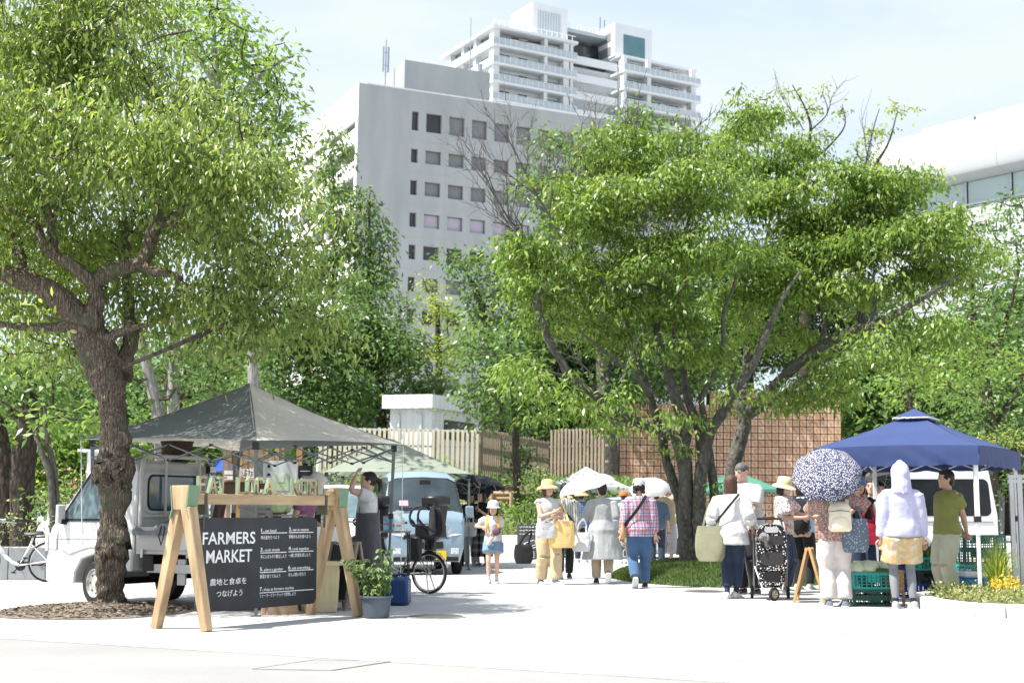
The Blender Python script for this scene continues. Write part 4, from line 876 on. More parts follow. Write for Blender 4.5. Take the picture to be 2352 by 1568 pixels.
bg('broadleaf_tree', 'broad dark-leaved tree shading the bicycle at the left edge', 27, [(52,1190,.26),(52,1100,.24),(58,1020,.23),(66,960,.2),(70,880,.12)], [(40,850,90,50,1.1),(140,870,80,55,1.1),(60,930,90,40,1.1),(160,940,60,35,1.1),(200,850,60,60,1),(-40,880,80,70,.9),(250,930,50,60,.9),(110,800,80,40,1)], 'mid', seed=17, density=2.1, leaf_l=.13, leaf_w=.04, spray_r=.36, bark_m='bark_dark', limbs=[[(66,990,.1,0),(100,1000,.05,-.3),(118,1060,.045,-.4),(128,1180,.055,-.4)],[(60,980,.08,0),(20,940,.07,0),(-20,900,.05,0)]])
bg('broadleaf_tree', 'dark leaning trunk at the very left edge of the plaza', 28, [(14,1180,.2),(12,1100,.18),(0,1000,.16),(-30,900,.14),(-60,800,.1)], [(-80,780,80,60),(-60,880,80,50)], 'mid', seed=18, density=.8, leaf_l=.13, leaf_w=.04)
bg('sapling_tree', 'thin double-stemmed sapling between the bicycle and the truck', 25, [(124,1190,.07),(118,1120,.06),(100,1050,.055),(84,1000,.045),(70,960,.03)], [(120,960,60,25,.8),(180,960,40,22,.8)], 'bright', seed=19, density=1.4, leaf_l=.13, leaf_w=.04, spray_r=.3, limbs=[[(132,1185,.05,.1),(126,1080,.045,.1),(106,990,.04,.1),(104,930,.03,.1)]], bark_m='bark_smooth', depth_r=.8)
bg('broadleaf_tree', 'pale straight trunk rising behind the grey tent', 32, [(396,1150,.16),(397,1000,.15),(400,850,.14),(405,700,.1),(410,600,.05)], [(430,830,80,35),(350,850,60,50),(480,880,80,30),(330,930,50,40),(520,840,60,40),(440,760,80,40)], 'mid', seed=20, density=1.25, leaf_l=.14, leaf_w=.04, spray_r=.4, bark_m='bark_pale')
bg('broadleaf_tree', 'pale leaning trunk behind the left slope of the grey tent', 31, [(372,1150,.17),(368,1000,.15),(352,900,.13),(332,820,.12),(310,720,.08)], [(300,800,70,50),(270,880,50,60),(350,760,60,40)], 'mid', seed=21, density=1.25, leaf_l=.14, leaf_w=.04, spray_r=.4, bark_m='bark_pale')
bg('broadleaf_tree', 'dark forked tree with low boughs behind the grey tent', 34, [(376,1160,.24),(378,1000,.22),(384,900,.2),(395,830,.14)], [(520,890,70,25,.9),(580,860,50,40,.9),(600,780,60,50,.9)], 'mid', seed=22, density=1.2, leaf_l=.15, leaf_w=.04, bark_m='bark_dark', limbs=[[(384,930,.14,0),(430,900,.1,0),(480,870,.07,0),(540,830,.04,0)],[(384,900,.1,0),(440,950,.07,.3),(480,900,.05,.3)]])
for i, (xc, yc, dx, dy, lf, lab) in enumerate([(70,1010,110,50,'bright','sunlit pale tree far behind the bicycle'),(220,1000,90,60,'bright','sunlit tree seen past the big trunk'),(440,970,110,50,'bright','sunlit tree glimpsed under the boughs behind the tent'),(590,960,90,60,'bright','sunlit tree behind the slope of the grey tent'),(-40,990,90,70,'mid','tree closing the view at the left edge'),(70,870,130,70,'mid','dense tree massed behind the dark-leaved tree at the left'),(250,860,110,70,'mid','dense tree massed behind the fork of the big tree'),(430,850,110,70,'mid','dense tree massed above the left slope of the grey tent'),(560,800,80,70,'mid','dense tree massed above the peak of the grey tent')]):
    bg('distant_tree', lab, 68+i*2, [(xc,1180,.3),(xc,1050,.25),(xc,960,.12)], [(xc,yc,dx,dy,1),(xc-dx*.4,yc+50,dx*.7,dy*.8,1),(xc+dx*.4,yc+50,dx*.7,dy*.8,1),(xc,yc+100,dx,dy,1)], lf, seed=30+i, density=1.1, leaf_l=.3, leaf_w=.08, spray_r=.8)
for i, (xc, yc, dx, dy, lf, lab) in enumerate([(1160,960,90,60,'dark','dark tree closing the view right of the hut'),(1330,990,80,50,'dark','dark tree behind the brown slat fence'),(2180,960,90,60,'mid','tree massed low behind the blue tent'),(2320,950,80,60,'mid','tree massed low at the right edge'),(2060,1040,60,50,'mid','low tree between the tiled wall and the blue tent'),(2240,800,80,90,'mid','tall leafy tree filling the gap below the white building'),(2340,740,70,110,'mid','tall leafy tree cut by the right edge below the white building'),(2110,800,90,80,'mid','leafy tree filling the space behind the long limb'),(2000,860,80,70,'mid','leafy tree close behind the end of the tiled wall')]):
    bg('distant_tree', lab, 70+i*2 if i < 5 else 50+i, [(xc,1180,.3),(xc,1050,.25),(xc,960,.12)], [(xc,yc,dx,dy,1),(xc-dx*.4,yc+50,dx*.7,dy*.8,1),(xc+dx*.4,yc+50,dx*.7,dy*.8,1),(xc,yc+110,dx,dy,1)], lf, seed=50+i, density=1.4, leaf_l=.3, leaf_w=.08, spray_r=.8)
# ---------------------------------------------------------------- shrubs
def shrub(label, Y, x, y, dx, dy, leaf, density=2.0, leaf_l=.09, leaf_w=.025, seed=0, name='shrub', n=1, spray_r=.16, droop=.1, depth=.5):
    c = at(x, y+dy*.9, Y); L = [[(x+(k-1)*dx*.25, y+dy*1.1, Y, .02), (x+(k-1)*dx*.4, y+dy*.2, Y, .014), (x+(k-1)*dx*.55, y-dy*.4, Y, .006)] for k in range(3)]
    bl = [(x, y, Y, dx, dy, 1), (x-dx*.4, y+dy*.3, Y-.1, dx*.6, dy*.7, 1), (x+dx*.4, y+dy*.25, Y, dx*.6, dy*.7, 1)]
    t = make_tree(name, label, L, bl, leaf, 'bark_dark', spray_n=20, spray_r=spray_r, leaf_l=leaf_l, leaf_w=leaf_w, droop=droop, flat=.8, density=density, depth_r=depth, seed=seed+90, trunk_n=6, twig_r=.005)
    t['category'] = 'shrub'; t['group'] = 'shrubs on the bank and beds'; return t
shrub('tall evergreen shrub climbing before the brown fence', 46, 1195, 1055, 42, 55, 'dark', seed=1, density=1.6, leaf_l=.13, leaf_w=.04, spray_r=.3)
shrub('feathery pale shrub behind the straw-hatted woman', 43, 1240, 1085, 34, 32, 'pale', seed=2, density=2.4, leaf_l=.11, leaf_w=.02, spray_r=.25, droop=.2)
shrub('round yellow-green shrub beside the low white wall', 41, 1205, 1160, 42, 36, 'bright', seed=3, density=2.2, leaf_l=.10, leaf_w=.035, spray_r=.22)
shrub('small green shrub behind the child in the white cap', 40.6, 1135, 1205, 40, 22, 'bright', seed=4, density=2.2, spray_r=.2, leaf_l=.1)
shrub('leafy green shrub beside the windscreen of the blue van', 43, 1015, 1090, 30, 40, 'bright', seed=5, density=2.0, spray_r=.25, leaf_l=.11)
shrub('leafy green shrub above the black parasols', 46, 1085, 1095, 40, 24, 'mid', seed=6, density=1.8, spray_r=.25, leaf_l=.11)
shrub('dark green shrub at the foot of the tall grey trunk', 50, 1330, 1110, 60, 28, 'dark', seed=7, density=1.4, spray_r=.3, leaf_l=.13, leaf_w=.04)
shrub('green shrub right of the pale feathery one', 47, 1300, 1140, 40, 30, 'mid', seed=8, density=1.5, spray_r=.3, leaf_l=.12, leaf_w=.035)
shrub('bushy hedge glimpsed behind the sage green tent', 40, 780, 1080, 70, 26, 'bright', seed=9, density=1.3, spray_r=.3, leaf_l=.12)
shrub('silvery green shrub hanging over the planter wall behind the bicycle', 24.5, 60, 1205, 62, 22, 'pale', seed=10, density=2.4, spray_r=.2, leaf_l=.08, leaf_w=.014)
shrub('dark green shrub between the two thin stems', 25.5, 105, 1150, 36, 28, 'mid', seed=11, density=2.2, spray_r=.25, leaf_l=.12, leaf_w=.03)
shrub('tall flowering shrub in yellow bloom left of the truck cab', 30, 165, 1100, 46, 46, 'bright', seed=12, density=1.5, spray_r=.28)
shrub('pale flowering shrub at the left edge of the bed', 31, 20, 1115, 46, 40, 'pale', seed=13, density=1.6, spray_r=.25)
shrub('green shrub low at the front of the truck', 30, 190, 1170, 40, 36, 'mid', seed=14, density=1.6, spray_r=.28)
shrub('leafy shrub behind the white van by the glass screen', 30, 2330, 1060, 30, 70, 'mid', seed=15, density=1.6, spray_r=.3)
shrub('yellow-green shrub showing over the right slope of the blue tent', 29, 2290, 1010, 55, 28, 'yellow', seed=16, density=2.8, spray_r=.3)
# flowers in the left bed
fl = leaf_mat('petals', (.70,.55,.12), (.75,.62,.25), (.62,.16,.28), trans=.3)
r_ = np.random.default_rng(4); n = 170; P = []
for i in range(n):
    x = r_.uniform(-20, 215); y = r_.uniform(1080, 1185); p = at(x, y, r_.uniform(27, 31)); P.append(p)
P = np.array(P); o = leaf_mesh('flowers', P, r_.normal(size=(n, 3))+np.array([0,-.6,.8]), r_.normal(size=(n, 3)), np.full(n, .07), np.full(n, .03), fl, None, np.clip(r_.uniform(-.2, 1.3, n), 0, 1))
tag(o, 'yellow and pink flowers scattered through the left bed', 'flowers', kind='stuff')

nu = len(UNDERGROWTH)
o = leaf_mesh('undergrowth', UNDERGROWTH+r_.normal(size=(nu, 3))*np.array([.05,.05,.06]), r_.normal(size=(nu, 3))+np.array([0,-.5,.9]), r_.normal(size=(nu, 3))+np.array([0,-.5,.6]), r_.uniform(.12, .3, nu), r_.uniform(.03, .07, nu), LM['mid'], None, np.clip(r_.normal(.55, .25, nu), 0, 1))
tag(o, 'leafy ground cover on the planted bank', 'undergrowth', kind='stuff')
# ================================================================== wooden trestle sign
mat('sign_wood', (.45,.32,.18), .6, var=.32, scale=2.2, stretch=(.6,4,4), bump=.12, bscale=18)
mat('sign_wood_leg', (.44,.31,.175), .6, var=.36, scale=2.2, stretch=(4,4,.5), bump=.15, bscale=18)
mat('sign_green', (.17,.27,.17), .7, var=.1); mat('chalkboard', (.026,.030,.033), .55, var=.25, scale=3)
mat('chalk_white', (.80,.80,.78), .8, var=.06); mat('strap_olive', (.07,.08,.05), .8)
PL, PR = gp(416,1446), gp(767,1413); dv = PR-PL; SL = dv.length; sa = math.atan2(dv.y, dv.x)
sg = thing('trestle_sign', 'wooden trestle sign with letters on its beam and a hanging blackboard', 'sign', PL, sa)
def hexleg(g, a, b, w0, w1):
    a = Vector(a); b = Vector(b); d = (b-a).normalized(); ux = Vector((1,0,0)); uy = d.cross(ux).normalized()
    g.rings([[p+ux*sx*w/2+uy*sy*w/2 for sx, sy in ((-1,-1),(1,-1),(1,1),(-1,1))] for p, w in ((a, w0), (b, w1))])
for x0 in (0.0, SL):
    for s_ in (-1, 1):
        g = MB(); hexleg(g, (x0+.012*s_, s_*.07, 1.16), (x0+.012*s_, s_*.345, 0), .118, .088); g.build('leg', 'sign_wood_leg', sg, bevel=.008)
    g = MB(); g.prism([(-.115,1.375),(.115,1.375),(.085,1.14),(-.085,1.14)], 'x', x0-.07, x0+.07); g.build('cap', 'sign_wood_leg', sg, bevel=.006)
    for s_ in (-1, 1):
        g = MB(); g.rings([[(x0+a, s_*(y+o), z) for a, o in ((-.073, 0), (.073, 0), (.073, .012), (-.073, .012))] for y, z in ((.116, 1.376), (.089, 1.15), (.118, 1.06))], cap=True); g.build('edge_trim', 'sign_green', sg)
g = MB(); g.box((SL/2, 0, 1.247), (SL+.12, .11, .105)); g.build('beam', 'sign_wood', sg, bevel=.006)
for x0, s_ in ((.07, 1), (SL-.07, -1)):
    g = MB(); g.prism([(x0, 1.30)]+[(x0+s_*.12*t, 1.30+.075*(1-t)**2.2) for t in np.linspace(0, 1, 6)], 'y', -.05, .05); g.build('bracket', 'sign_wood', sg)
    g = MB(); g.box((x0+s_*.16, 0, 1.2), (.035, .125, .21)); g.build('strap', 'strap_olive', sg)
    g = MB()
    for k in range(5): g.lathe([(.012, -.003), (.016, 0), (.012, .003)], 8, c=(x0+s_*.16, 0, 1.085-k*.022), m=Matrix.Rotation(PI/2, 3, 'X') @ Matrix.Rotation((k % 2)*PI/2, 3, 'Y'))
    g.build('chain', 'steel', sg)
# letters
ST = {'E': [((0,0),(0,1)),((0,1),(.9,1)),((0,.52),(.7,.52)),((0,0),(.9,0))], 'A': [((0,0),(.5,1)),((1,0),(.5,1)),((.25,.32),(.75,.32))], 'T': [((.5,0),(.5,1)),((0,1),(1,1))],
      'L': [((0,0),(0,1)),((0,0),(.9,0))], 'O': [((0,.15),(0,.85)),((1,.15),(1,.85)),((.2,1),(.8,1)),((.2,0),(.8,0)),((0,.85),(.2,1)),((.8,1),(1,.85)),((0,.15),(.2,0)),((.8,0),(1,.15))],
      'C': [((0,.15),(0,.85)),((1,.15),(1,.22)),((1,.78),(1,.85)),((.2,1),(.8,1)),((.2,0),(.8,0)),((0,.85),(.2,1)),((.8,1),(1,.85)),((0,.15),(.2,0)),((.8,0),(1,.15))],
      'K': [((0,0),(0,1)),((.05,.45),(.95,1)),((.3,.6),(1,0))], 'B': [((0,0),(0,1)),((0,1),(.8,1)),((0,.52),(.85,.52)),((0,0),(.8,0)),((.8,1),(1,.88)),((1,.88),(1,.64)),((1,.64),(.85,.52)),((.85,.52),(1,.40)),((1,.40),(1,.13)),((1,.13),(.8,0))]}
word = 'EAT LOCAL KOBE'; lw, lh, gap = .100, .148, .044; xx = .17; span = SL-.36; adv = span/len(word)
for i, ch in enumerate(word):
    if ch == ' ': continue
    g = MB(); q0 = .17+adv*i
    for j, (a, b) in enumerate(ST[ch]):
        A = Vector((q0+.012+a[0]*lw*.9, 0, 1.312+a[1]*lh)); B_ = Vector((q0+.012+b[0]*lw*.9, 0, 1.312+b[1]*lh)); d = (B_-A).normalized()*.011
        g.bar(A-d, B_+d, .085-.0016*j, .024, up=(0,1,0)) if False else g.bar(A-d, B_+d, .025, .040-.0015*j, up=(0,1,0))
    o = g.build('letter', 'sign_green', sg); o.data.materials.append(MATS['sign_wood'])
    for p in o.data.polygons: p.material_index = 1 if p.normal.y < -.9 else 0
# board
Rm = Matrix.Rotation(sa, 3, 'Z'); Ri = Rm.transposed()
def onboard(x, y, yl=-.035):
    """picture point -> local x,z on the board plane local y=yl"""
    o = Ri @ (Vector((0,0,CAM_H))-PL); d = Ri @ (at(x, y, 10)-Vector((0,0,CAM_H))); t = (yl-o.y)/d.y; p = o+d*t; return p.x, p.z
bl, zt_ = onboard(456,1188); br, _ = onboard(728,1300); bz0 = .15; bz1 = 1.065; rr = .07
poly = []
for cx, cz, a0 in ((br-rr, bz1-rr, 0), (bl+rr, bz1-rr, 90), (bl+rr, bz0+rr, 180), (br-rr, bz0+rr, 270)):
    for k in range(6): an = R(a0+18*k); poly.append((cx+rr*math.cos(an), cz+rr*math.sin(an)))
g = MB(); g.prism(poly, 'y', -.03, -.008); bo = g.build('blackboard', 'chalkboard', sg)
for x0, s_ in ((.07, 1), (SL-.07, -1)):
    g = MB(); g.box((x0+s_*.16, -.034, bz1-.05), (.03, .006, .12)); g.build('hanger', 'strap_olive', sg)
def V2(x, y): return (700+x/1.425)/1.7415, (1500+y/1.425)/1.7415
def btxt(s, x0, x1, base, cap, bold=.0):
    (ax, ay), (bx, by) = V2(x0, base), V2(x1, base); lx0, lz0 = onboard(ax, ay); lx1, _ = onboard(bx, by); _, lz1 = onboard(*V2(x0, base-cap)); h = abs(lz1-lz0)
    t = text_mesh('lettering', s, 1.0, MATS['chalk_white'], bo, extrude=.0008, bold=bold)
    vs = np.array([v.co[:] for v in t.data.vertices]); w = vs[:, 0].max()-vs[:, 0].min(); x_ = vs[:, 0].min(); hh = vs[:, 1].max()-(0 if s.isascii() else vs[:, 1].min()); z_ = 0 if s.isascii() else vs[:, 1].min()
    if s.isascii(): hh = .729
    for v in t.data.vertices:
        c = v.co.copy(); v.co = (lx0+(c.x-x_)/w*(lx1-lx0), -.0325-c.z*.5, lz0+(c.y-z_)/hh*h)
    return t
def bline(xa, ya, xb, yb):
    a = onboard(*V2(xa, ya)); b = onboard(*V2(xb, yb)); g = MB(); g.bar((a[0], -.0325, a[1]), (b[0], -.0325, a[1]), .001, .008); g.build('chalk_line', 'chalk_white', bo)
btxt('FARMERS', 158, 458, 964, 72, .012); btxt('MARKET', 178, 439, 1070, 76, .012); btxt('農地と食卓を', 200, 408, 1200, 40, .003); btxt('つなげよう', 237, 385, 1265, 38, .004)
for n_, s1, x1, b1, s2, y2, xe, (la, lb) in [('1.','eat local',(492,515,578),893,'地元産をたべよう',935,(490,594),(640,899)),('2.','eat in season',(650,673,763),887,'季節のものを食べよう',930,(650,772),(790,896)),('3.','cook simple',(488,512,598),1003,'手に入るもので献立しよう',1045,(488,635),(637,1012)),('4.','cook together',(648,671,765),996,'一緒に料理を楽しもう',1037,(648,772),(790,1005)),('5.','plant a garden',(485,510,614),1115,'野菜を育ててみよう',1158,(485,600),(635,1124)),('6.','use everything',(646,669,771),1105,'ぜんぶ使い切ろう',1147,(646,745),(790,1113)),('7.','shop at farmers market',(483,506,678),1228,'ファーマーズマーケットで買物しよう',1268,(483,688),(790,1240))]:
    btxt(n_, x1[0], x1[0]+18, b1, 22, .012); btxt(s1, x1[1], x1[2], b1, 17, .004); btxt(s2, xe[0], xe[1], y2, 22, .002); bline(x1[0], lb, la, lb)

# ================================================================== tents
def cloth(name, c, trans=.25, rough=.7, bump=.25): return mat(name, c, rough, var=.06, scale=2.5, bump=bump, bscale=5, trans=trans)
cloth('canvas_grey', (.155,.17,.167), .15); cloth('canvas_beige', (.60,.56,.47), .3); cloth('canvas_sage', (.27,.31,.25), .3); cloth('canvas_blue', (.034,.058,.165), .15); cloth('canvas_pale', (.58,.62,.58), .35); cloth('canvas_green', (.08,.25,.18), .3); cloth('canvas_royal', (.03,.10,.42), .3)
cloth('canvas_white', (.75,.76,.78), .3)
def lining(name, col):
    nt = MATS[name].node_tree; b = nt.nodes['Principled BSDF']; l0 = b.inputs['Base Color'].links[0].from_socket; ge = nt.nodes.new('ShaderNodeNewGeometry'); mx = nt.nodes.new('ShaderNodeMixRGB'); mx.inputs[2].default_value = lin(col)
    nt.links.new(ge.outputs['Backfacing'], mx.inputs[0]); nt.links.new(l0, mx.inputs[1]); nt.links.new(mx.outputs[0], b.inputs['Base Color'])
cloth('canvas_navy_roof', (.034,.058,.165), .12); lining('canvas_navy_roof', (.55,.56,.58))
def tent(label, corners, peak, panel_m, leg_m, valance=.0, sag=.10, legs=None, leg_r=.02, truss=True, foot=0.0, scallop=None, name='canopy_tent', vent=None, vm=None, cat='tent', leg_in=.12):
    """corners: four eave points in order; peak point; panel_m four materials for the faces c[i]-c[i+1]"""
    cen = sum([Vector(c) for c in corners], Vector())/4; base = Vector((cen.x, cen.y, foot)); t = thing(name, label, cat, base)
    C = [Vector(c)-base for c in corners]; Pk = Vector(peak)-base
    for i in range(4):
        a, b = C[i], C[(i+1) % 4]; g = MB(); nu, nv = 14, 12; vs = []
        nrm = (b-a).cross(Pk-a).normalized(); nrm = nrm if nrm.z > 0 else -nrm
        for v in range(nv+1):
            q = v/nv
            for u in range(nu+1):
                p = sub(sub(a, b, u/nu), Pk, q); edge = math.sin(PI*u/nu)
                s = sag*(q*(1-q)*4)*(.35+.65*edge) + .012*mnoise.noise(Vector((p.x*3.1, p.y*3.1, p.z*2+i)))*(1 if 0 < v < nv else 0)
                p = p - nrm*s*.8 + Vector((0,0,.02*edge*(1-q)))
                vs.append(p)
        g.add(vs, [(v*(nu+1)+u, v*(nu+1)+u+1, (v+1)*(nu+1)+u+1, (v+1)*(nu+1)+u) for v in range(nv) for u in range(nu)])
        cp_ = g.build('canopy_panel', panel_m[i], t, smooth=True, angle=80)
        if sum(q.normal.z for q in cp_.data.polygons) < 0: cp_.data.flip_normals()
        if valance:
            g = MB(); vs = []; K = 40; ov = (b-a).cross(Vector((0,0,1))).normalized()
            for r_i in range(5):
                for u in range(K+1):
                    p = sub(a, b, u/K)-Vector((0,0,valance*r_i/4)); w = .018*(r_i/4)*mnoise.noise(Vector((u*.55+i*9, r_i*.7, 1)))+.012*mnoise.noise(Vector((u*.25-r_i*.6, i*4, 5)))*(r_i > 0)
                    z = .03*math.sin(PI*u/K)*(r_i == 0)
                    vs.append(p + ov*(w+.006*(r_i > 0))+Vector((0,0,.02*math.sin(PI*u/K) if r_i == 0 else .025*mnoise.noise(Vector((u*.3, i, 7)))*(r_i == 4))))
            g.add(vs, [(r_i*(K+1)+u, r_i*(K+1)+u+1, (r_i+1)*(K+1)+u+1, (r_i+1)*(K+1)+u) for r_i in range(4) for u in range(K)])
            g.build('valance', vm or panel_m[i], t, smooth=True, angle=80)
    if vent:
        g = MB(); rs = []
        for q in (vent, 0):
            rs.append([sub(Pk+Vector((0,0,.05)), C[i]+Vector((0,0,.04)), q) if q else Pk+Vector((0,0,.06)) for i in range(4)])
        V_ = rs[0]+[Pk+Vector((0,0,.07))]; g.add(V_, [(0,1,4),(1,2,4),(2,3,4),(3,0,4)]); g.build('vent_cap', panel_m[0], t)
        g = MB(); 
        for i in range(4): g.tube([sub(rs[0][i], rs[0][(i+1) % 4], k/12)+Vector((0,0,.012*mnoise.noise(Vector((k*.9, i, 0)))-.01)) for k in range(13)], .012, 6)
        g.build('vent_trim', 'canvas_white', t, smooth=True)
    L = legs or [sub(c, Vector((0,0,c.z)), leg_in)*1 for c in C]
    tops = []
    for i in range(4):
        if legs: ft = Vector(legs[i])-base; tp = sub(C[i], Vector((0,0,C[i].z)), leg_in); tp.z = C[i].z-.03
        else: tp = sub(C[i], Vector((0,0,C[i].z)), leg_in); tp.z = C[i].z-.03; ft = Vector((tp.x, tp.y, 0))
        tops.append(tp); g = MB(); md = sub(ft, tp, .5)
        g.bar(ft, sub(ft, tp, .55), leg_r*1.5); g.bar(sub(ft, tp, .45), tp, leg_r*2); lo = g.build('leg', leg_m, t)
        g = MB(); g.box(ft+Vector((0,0,.008)), (.1,.1,.012)); g.build('foot_plate', leg_m, lo)
        g = MB(); g.box(sub(ft, tp, .55), (leg_r*3, leg_r*3, .07)); g.build('clamp', 'black_plastic', lo)
        g = MB(); g.box(tp+Vector((0,0,-.02)), (leg_r*3.4, leg_r*3.4, .08)); g.build('bracket', 'black_plastic', lo)
    if truss:
        for i in range(4):
            a, b = tops[i], tops[(i+1) % 4]; n = 4; g = MB(); h = .20
            for k in range(n):
                p, q = sub(a, b, k/n), sub(a, b, (k+1)/n); dz = Vector((0,0,h))
                g.bar(p-Vector((0,0,.02)), q-dz, .022, .014); g.bar(p-dz, q-Vector((0,0,.02)), .022, .0135)
            g.build('truss', leg_m, t)
            g = MB()
            for k in range(1, n): g.box(sub(a, b, k/n)-Vector((0,0,.02)), (.04,.04,.03)); g.box(sub(a, b, k/n)-Vector((0,0,h)), (.04,.04,.03))
            tag(g.build('truss_joint', 'black_plastic', t), kind='stuff')
            g = MB(); g.bar(tops[i]-Vector((0,0,.1)), Pk-Vector((0,0,.12)), .025); g.build('rafter', leg_m, t)
    return t
Lc, Fc, Rc = at(185,1008,17.4), at(590,1011,15.25), at(930,1021,18.3); Bc = Lc+Rc-Fc; Bc.z = 2.0; pk = at(573,879,17.7)
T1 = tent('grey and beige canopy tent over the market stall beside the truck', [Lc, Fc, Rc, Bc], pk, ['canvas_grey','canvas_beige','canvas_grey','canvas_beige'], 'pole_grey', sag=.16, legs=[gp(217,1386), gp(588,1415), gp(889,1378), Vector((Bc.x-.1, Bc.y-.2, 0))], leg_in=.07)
mat('cord_white', (.72,.72,.70), .7); mat('logo_red', (.28,.05,.05), .7)
cord = MB()
for a, b in ((at(185,1010,17.4), gp(186,1395)), (at(927,1024,18.3), gp(921,1372)), (at(919,1150,18.2), gp(915,1375)), (at(582,1015,15.2), gp(575,1330))): pass
for i, (a, b, lab) in enumerate([(at(186,1011,17.4), at(189,1250,17.3), 'thin white guy rope hanging down in front of the truck cab'), (at(926,1025,18.3), at(919,1372,18.1), 'white guy rope hanging down to the blue water tank')]):
    g = MB(); g.tube([a, b], .006, 5); o = g.build('guy_rope', 'cord_white'); tag(o, lab, 'rope', 'guy ropes of the grey tent')
# maker's badge on the grey panel
a_ = at(540,1000,15.75); g = MB(); q = [at(x, y, Y) for x, y, Y in ((527,1003,15.42),(556,1000,15.28),(562,997,15.26),(533,999,15.42))]
nrm = (q[1]-q[0]).cross(q[2]-q[0]).normalized(); nrm = nrm if nrm.y < 0 else -nrm
# second, third, fourth tents and glimpsed blue canopies
def flat_tent(label, xl, xr, yl, yr, Y, dep, yp, m, ecc=.5, rot=.0, legs=True, val=0, lm='pole_grey', vm=None):
    a = at(xl, yl, Y); b = at(xr, yr, Y); c = b+Vector((rot*dep, dep, 0)); d = a+Vector((rot*dep, dep, 0)); c.z = b.z; d.z = a.z; p = at(xl+(xr-xl)*ecc, yp, Y+dep/2)
    return tent(label, [a, b, c, d], p, [m]*4, lm, valance=val, sag=.08, leg_in=.04, vm=vm)
flat_tent('sage green canopy tent standing behind the blue van', 742, 1084, 1083, 1088, 28.6, 2.9, 1005, 'canvas_sage', .45)
flat_tent('pale grey-green canopy tent behind the people with white parasols', 1268, 1452, 1112, 1120, 46.5, 3, 1071, 'canvas_pale', .42, val=.22)
flat_tent('green canopy tent behind the trunks in front of the tiled wall', 1597, 1795, 1128, 1122, 50, 3, 1078, 'canvas_green', .45, val=.1)
flat_tent('royal blue canopy tent glimpsed behind the truck cab', 474, 560, 1082, 1084, 26, 1.6, 1048, 'canvas_royal', .4)
# right hand tent
cs = [Vector((3.81,18,0)), Vector((5.60,17.1,0)), Vector((6.88,19.3,0)), Vector((5.09,20.2,0))]
for c, (x, y) in zip(cs, ((1868,1034),(2244,1025),(2340,1042),(0,0))): c.z = 1.92
pkr = at(2101,950,18.7)
tent('navy blue canopy tent over the vegetable crates', cs, pkr, ['canvas_navy_roof']*4, 'white_paint', vm='canvas_blue', valance=.235, sag=.05, leg_r=.024, leg_in=.06, vent=.22)
tent_r_in = None

# ================================================================== things round the trestle sign
mat('crate_wood', (.30,.21,.13), .8, var=.3, scale=4, stretch=(1,6,6), bump=.2)
mat('bin_cream', (.62,.55,.34), .5, var=.05); mat('paper_brown', (.40,.28,.18), .85, var=.12, scale=5, bump=.3, bscale=8)
mat('pot_slate', (.075,.10,.125), .45, var=.12); mat('tank_blue', (.012,.055,.17), .4, var=.1); mat('board_dark', (.02,.025,.028), .5, var=.3, scale=4)
# cream ribbed bin
c = gp(735,1404); t = thing('plastic_bin', 'cream ribbed plastic bin behind the right end of the blackboard', 'bin', c, R(10))
g = MB(); g.box((0,0,.27), (.36,.36,.54), taper=1.12); g.build('body', 'bin_cream', t, bevel=.012)
for s_ in range(4):
    M_ = Matrix.Rotation(s_*PI/2, 3, 'Z')
    for k in range(5):
        g = MB(); P0_ = M_ @ Vector(((k-2)*.062, -.186, .05)); P1_ = M_ @ Vector(((k-2)*.068, -.204, .48)); g.bar(P0_, P1_, .022, .012, up=M_ @ Vector((0,-1,0))); g.build('rib', 'bin_cream', t)
g = MB()
for a, b in (((-.225,-.225),(.225,-.225)),((.225,-.225),(.225,.225)),((.225,.225),(-.225,.225)),((-.225,.225),(-.225,-.225))): g.bar(a+(.545,), b+(.545,), .05, .035)
g.build('rim', 'bin_cream', t)
# paper sack
c = gp(642,1409); t = thing('paper_sack', 'crumpled brown paper sack on the ground under the blackboard', 'bag', c, R(20)); g = MB()
rs = []
for k in range(7):
    z = .20*k/6; ring = []
    for i in range(24):
        an = 2*PI*i/24; sx, sy = .21, .12; r = (abs(math.cos(an))**4+abs(math.sin(an))**4)**-.25
        w = 1+.06*mnoise.noise(Vector((math.cos(an)*3, math.sin(an)*3, k*.9))); ring.append((math.cos(an)*r*sx*w*(1-.03*k), math.sin(an)*r*sy*w*(1-.05*k), z+.015*mnoise.noise(Vector((i*.6, k, 0)))))
    rs.append(ring)
g.rings(rs, cap=False); g.build('sack', 'paper_brown', t, smooth=True, angle=50); g = MB(); g.box((0,0,.09), (.36,.19,.16)); g.build('filling', 'paper_brown', t)
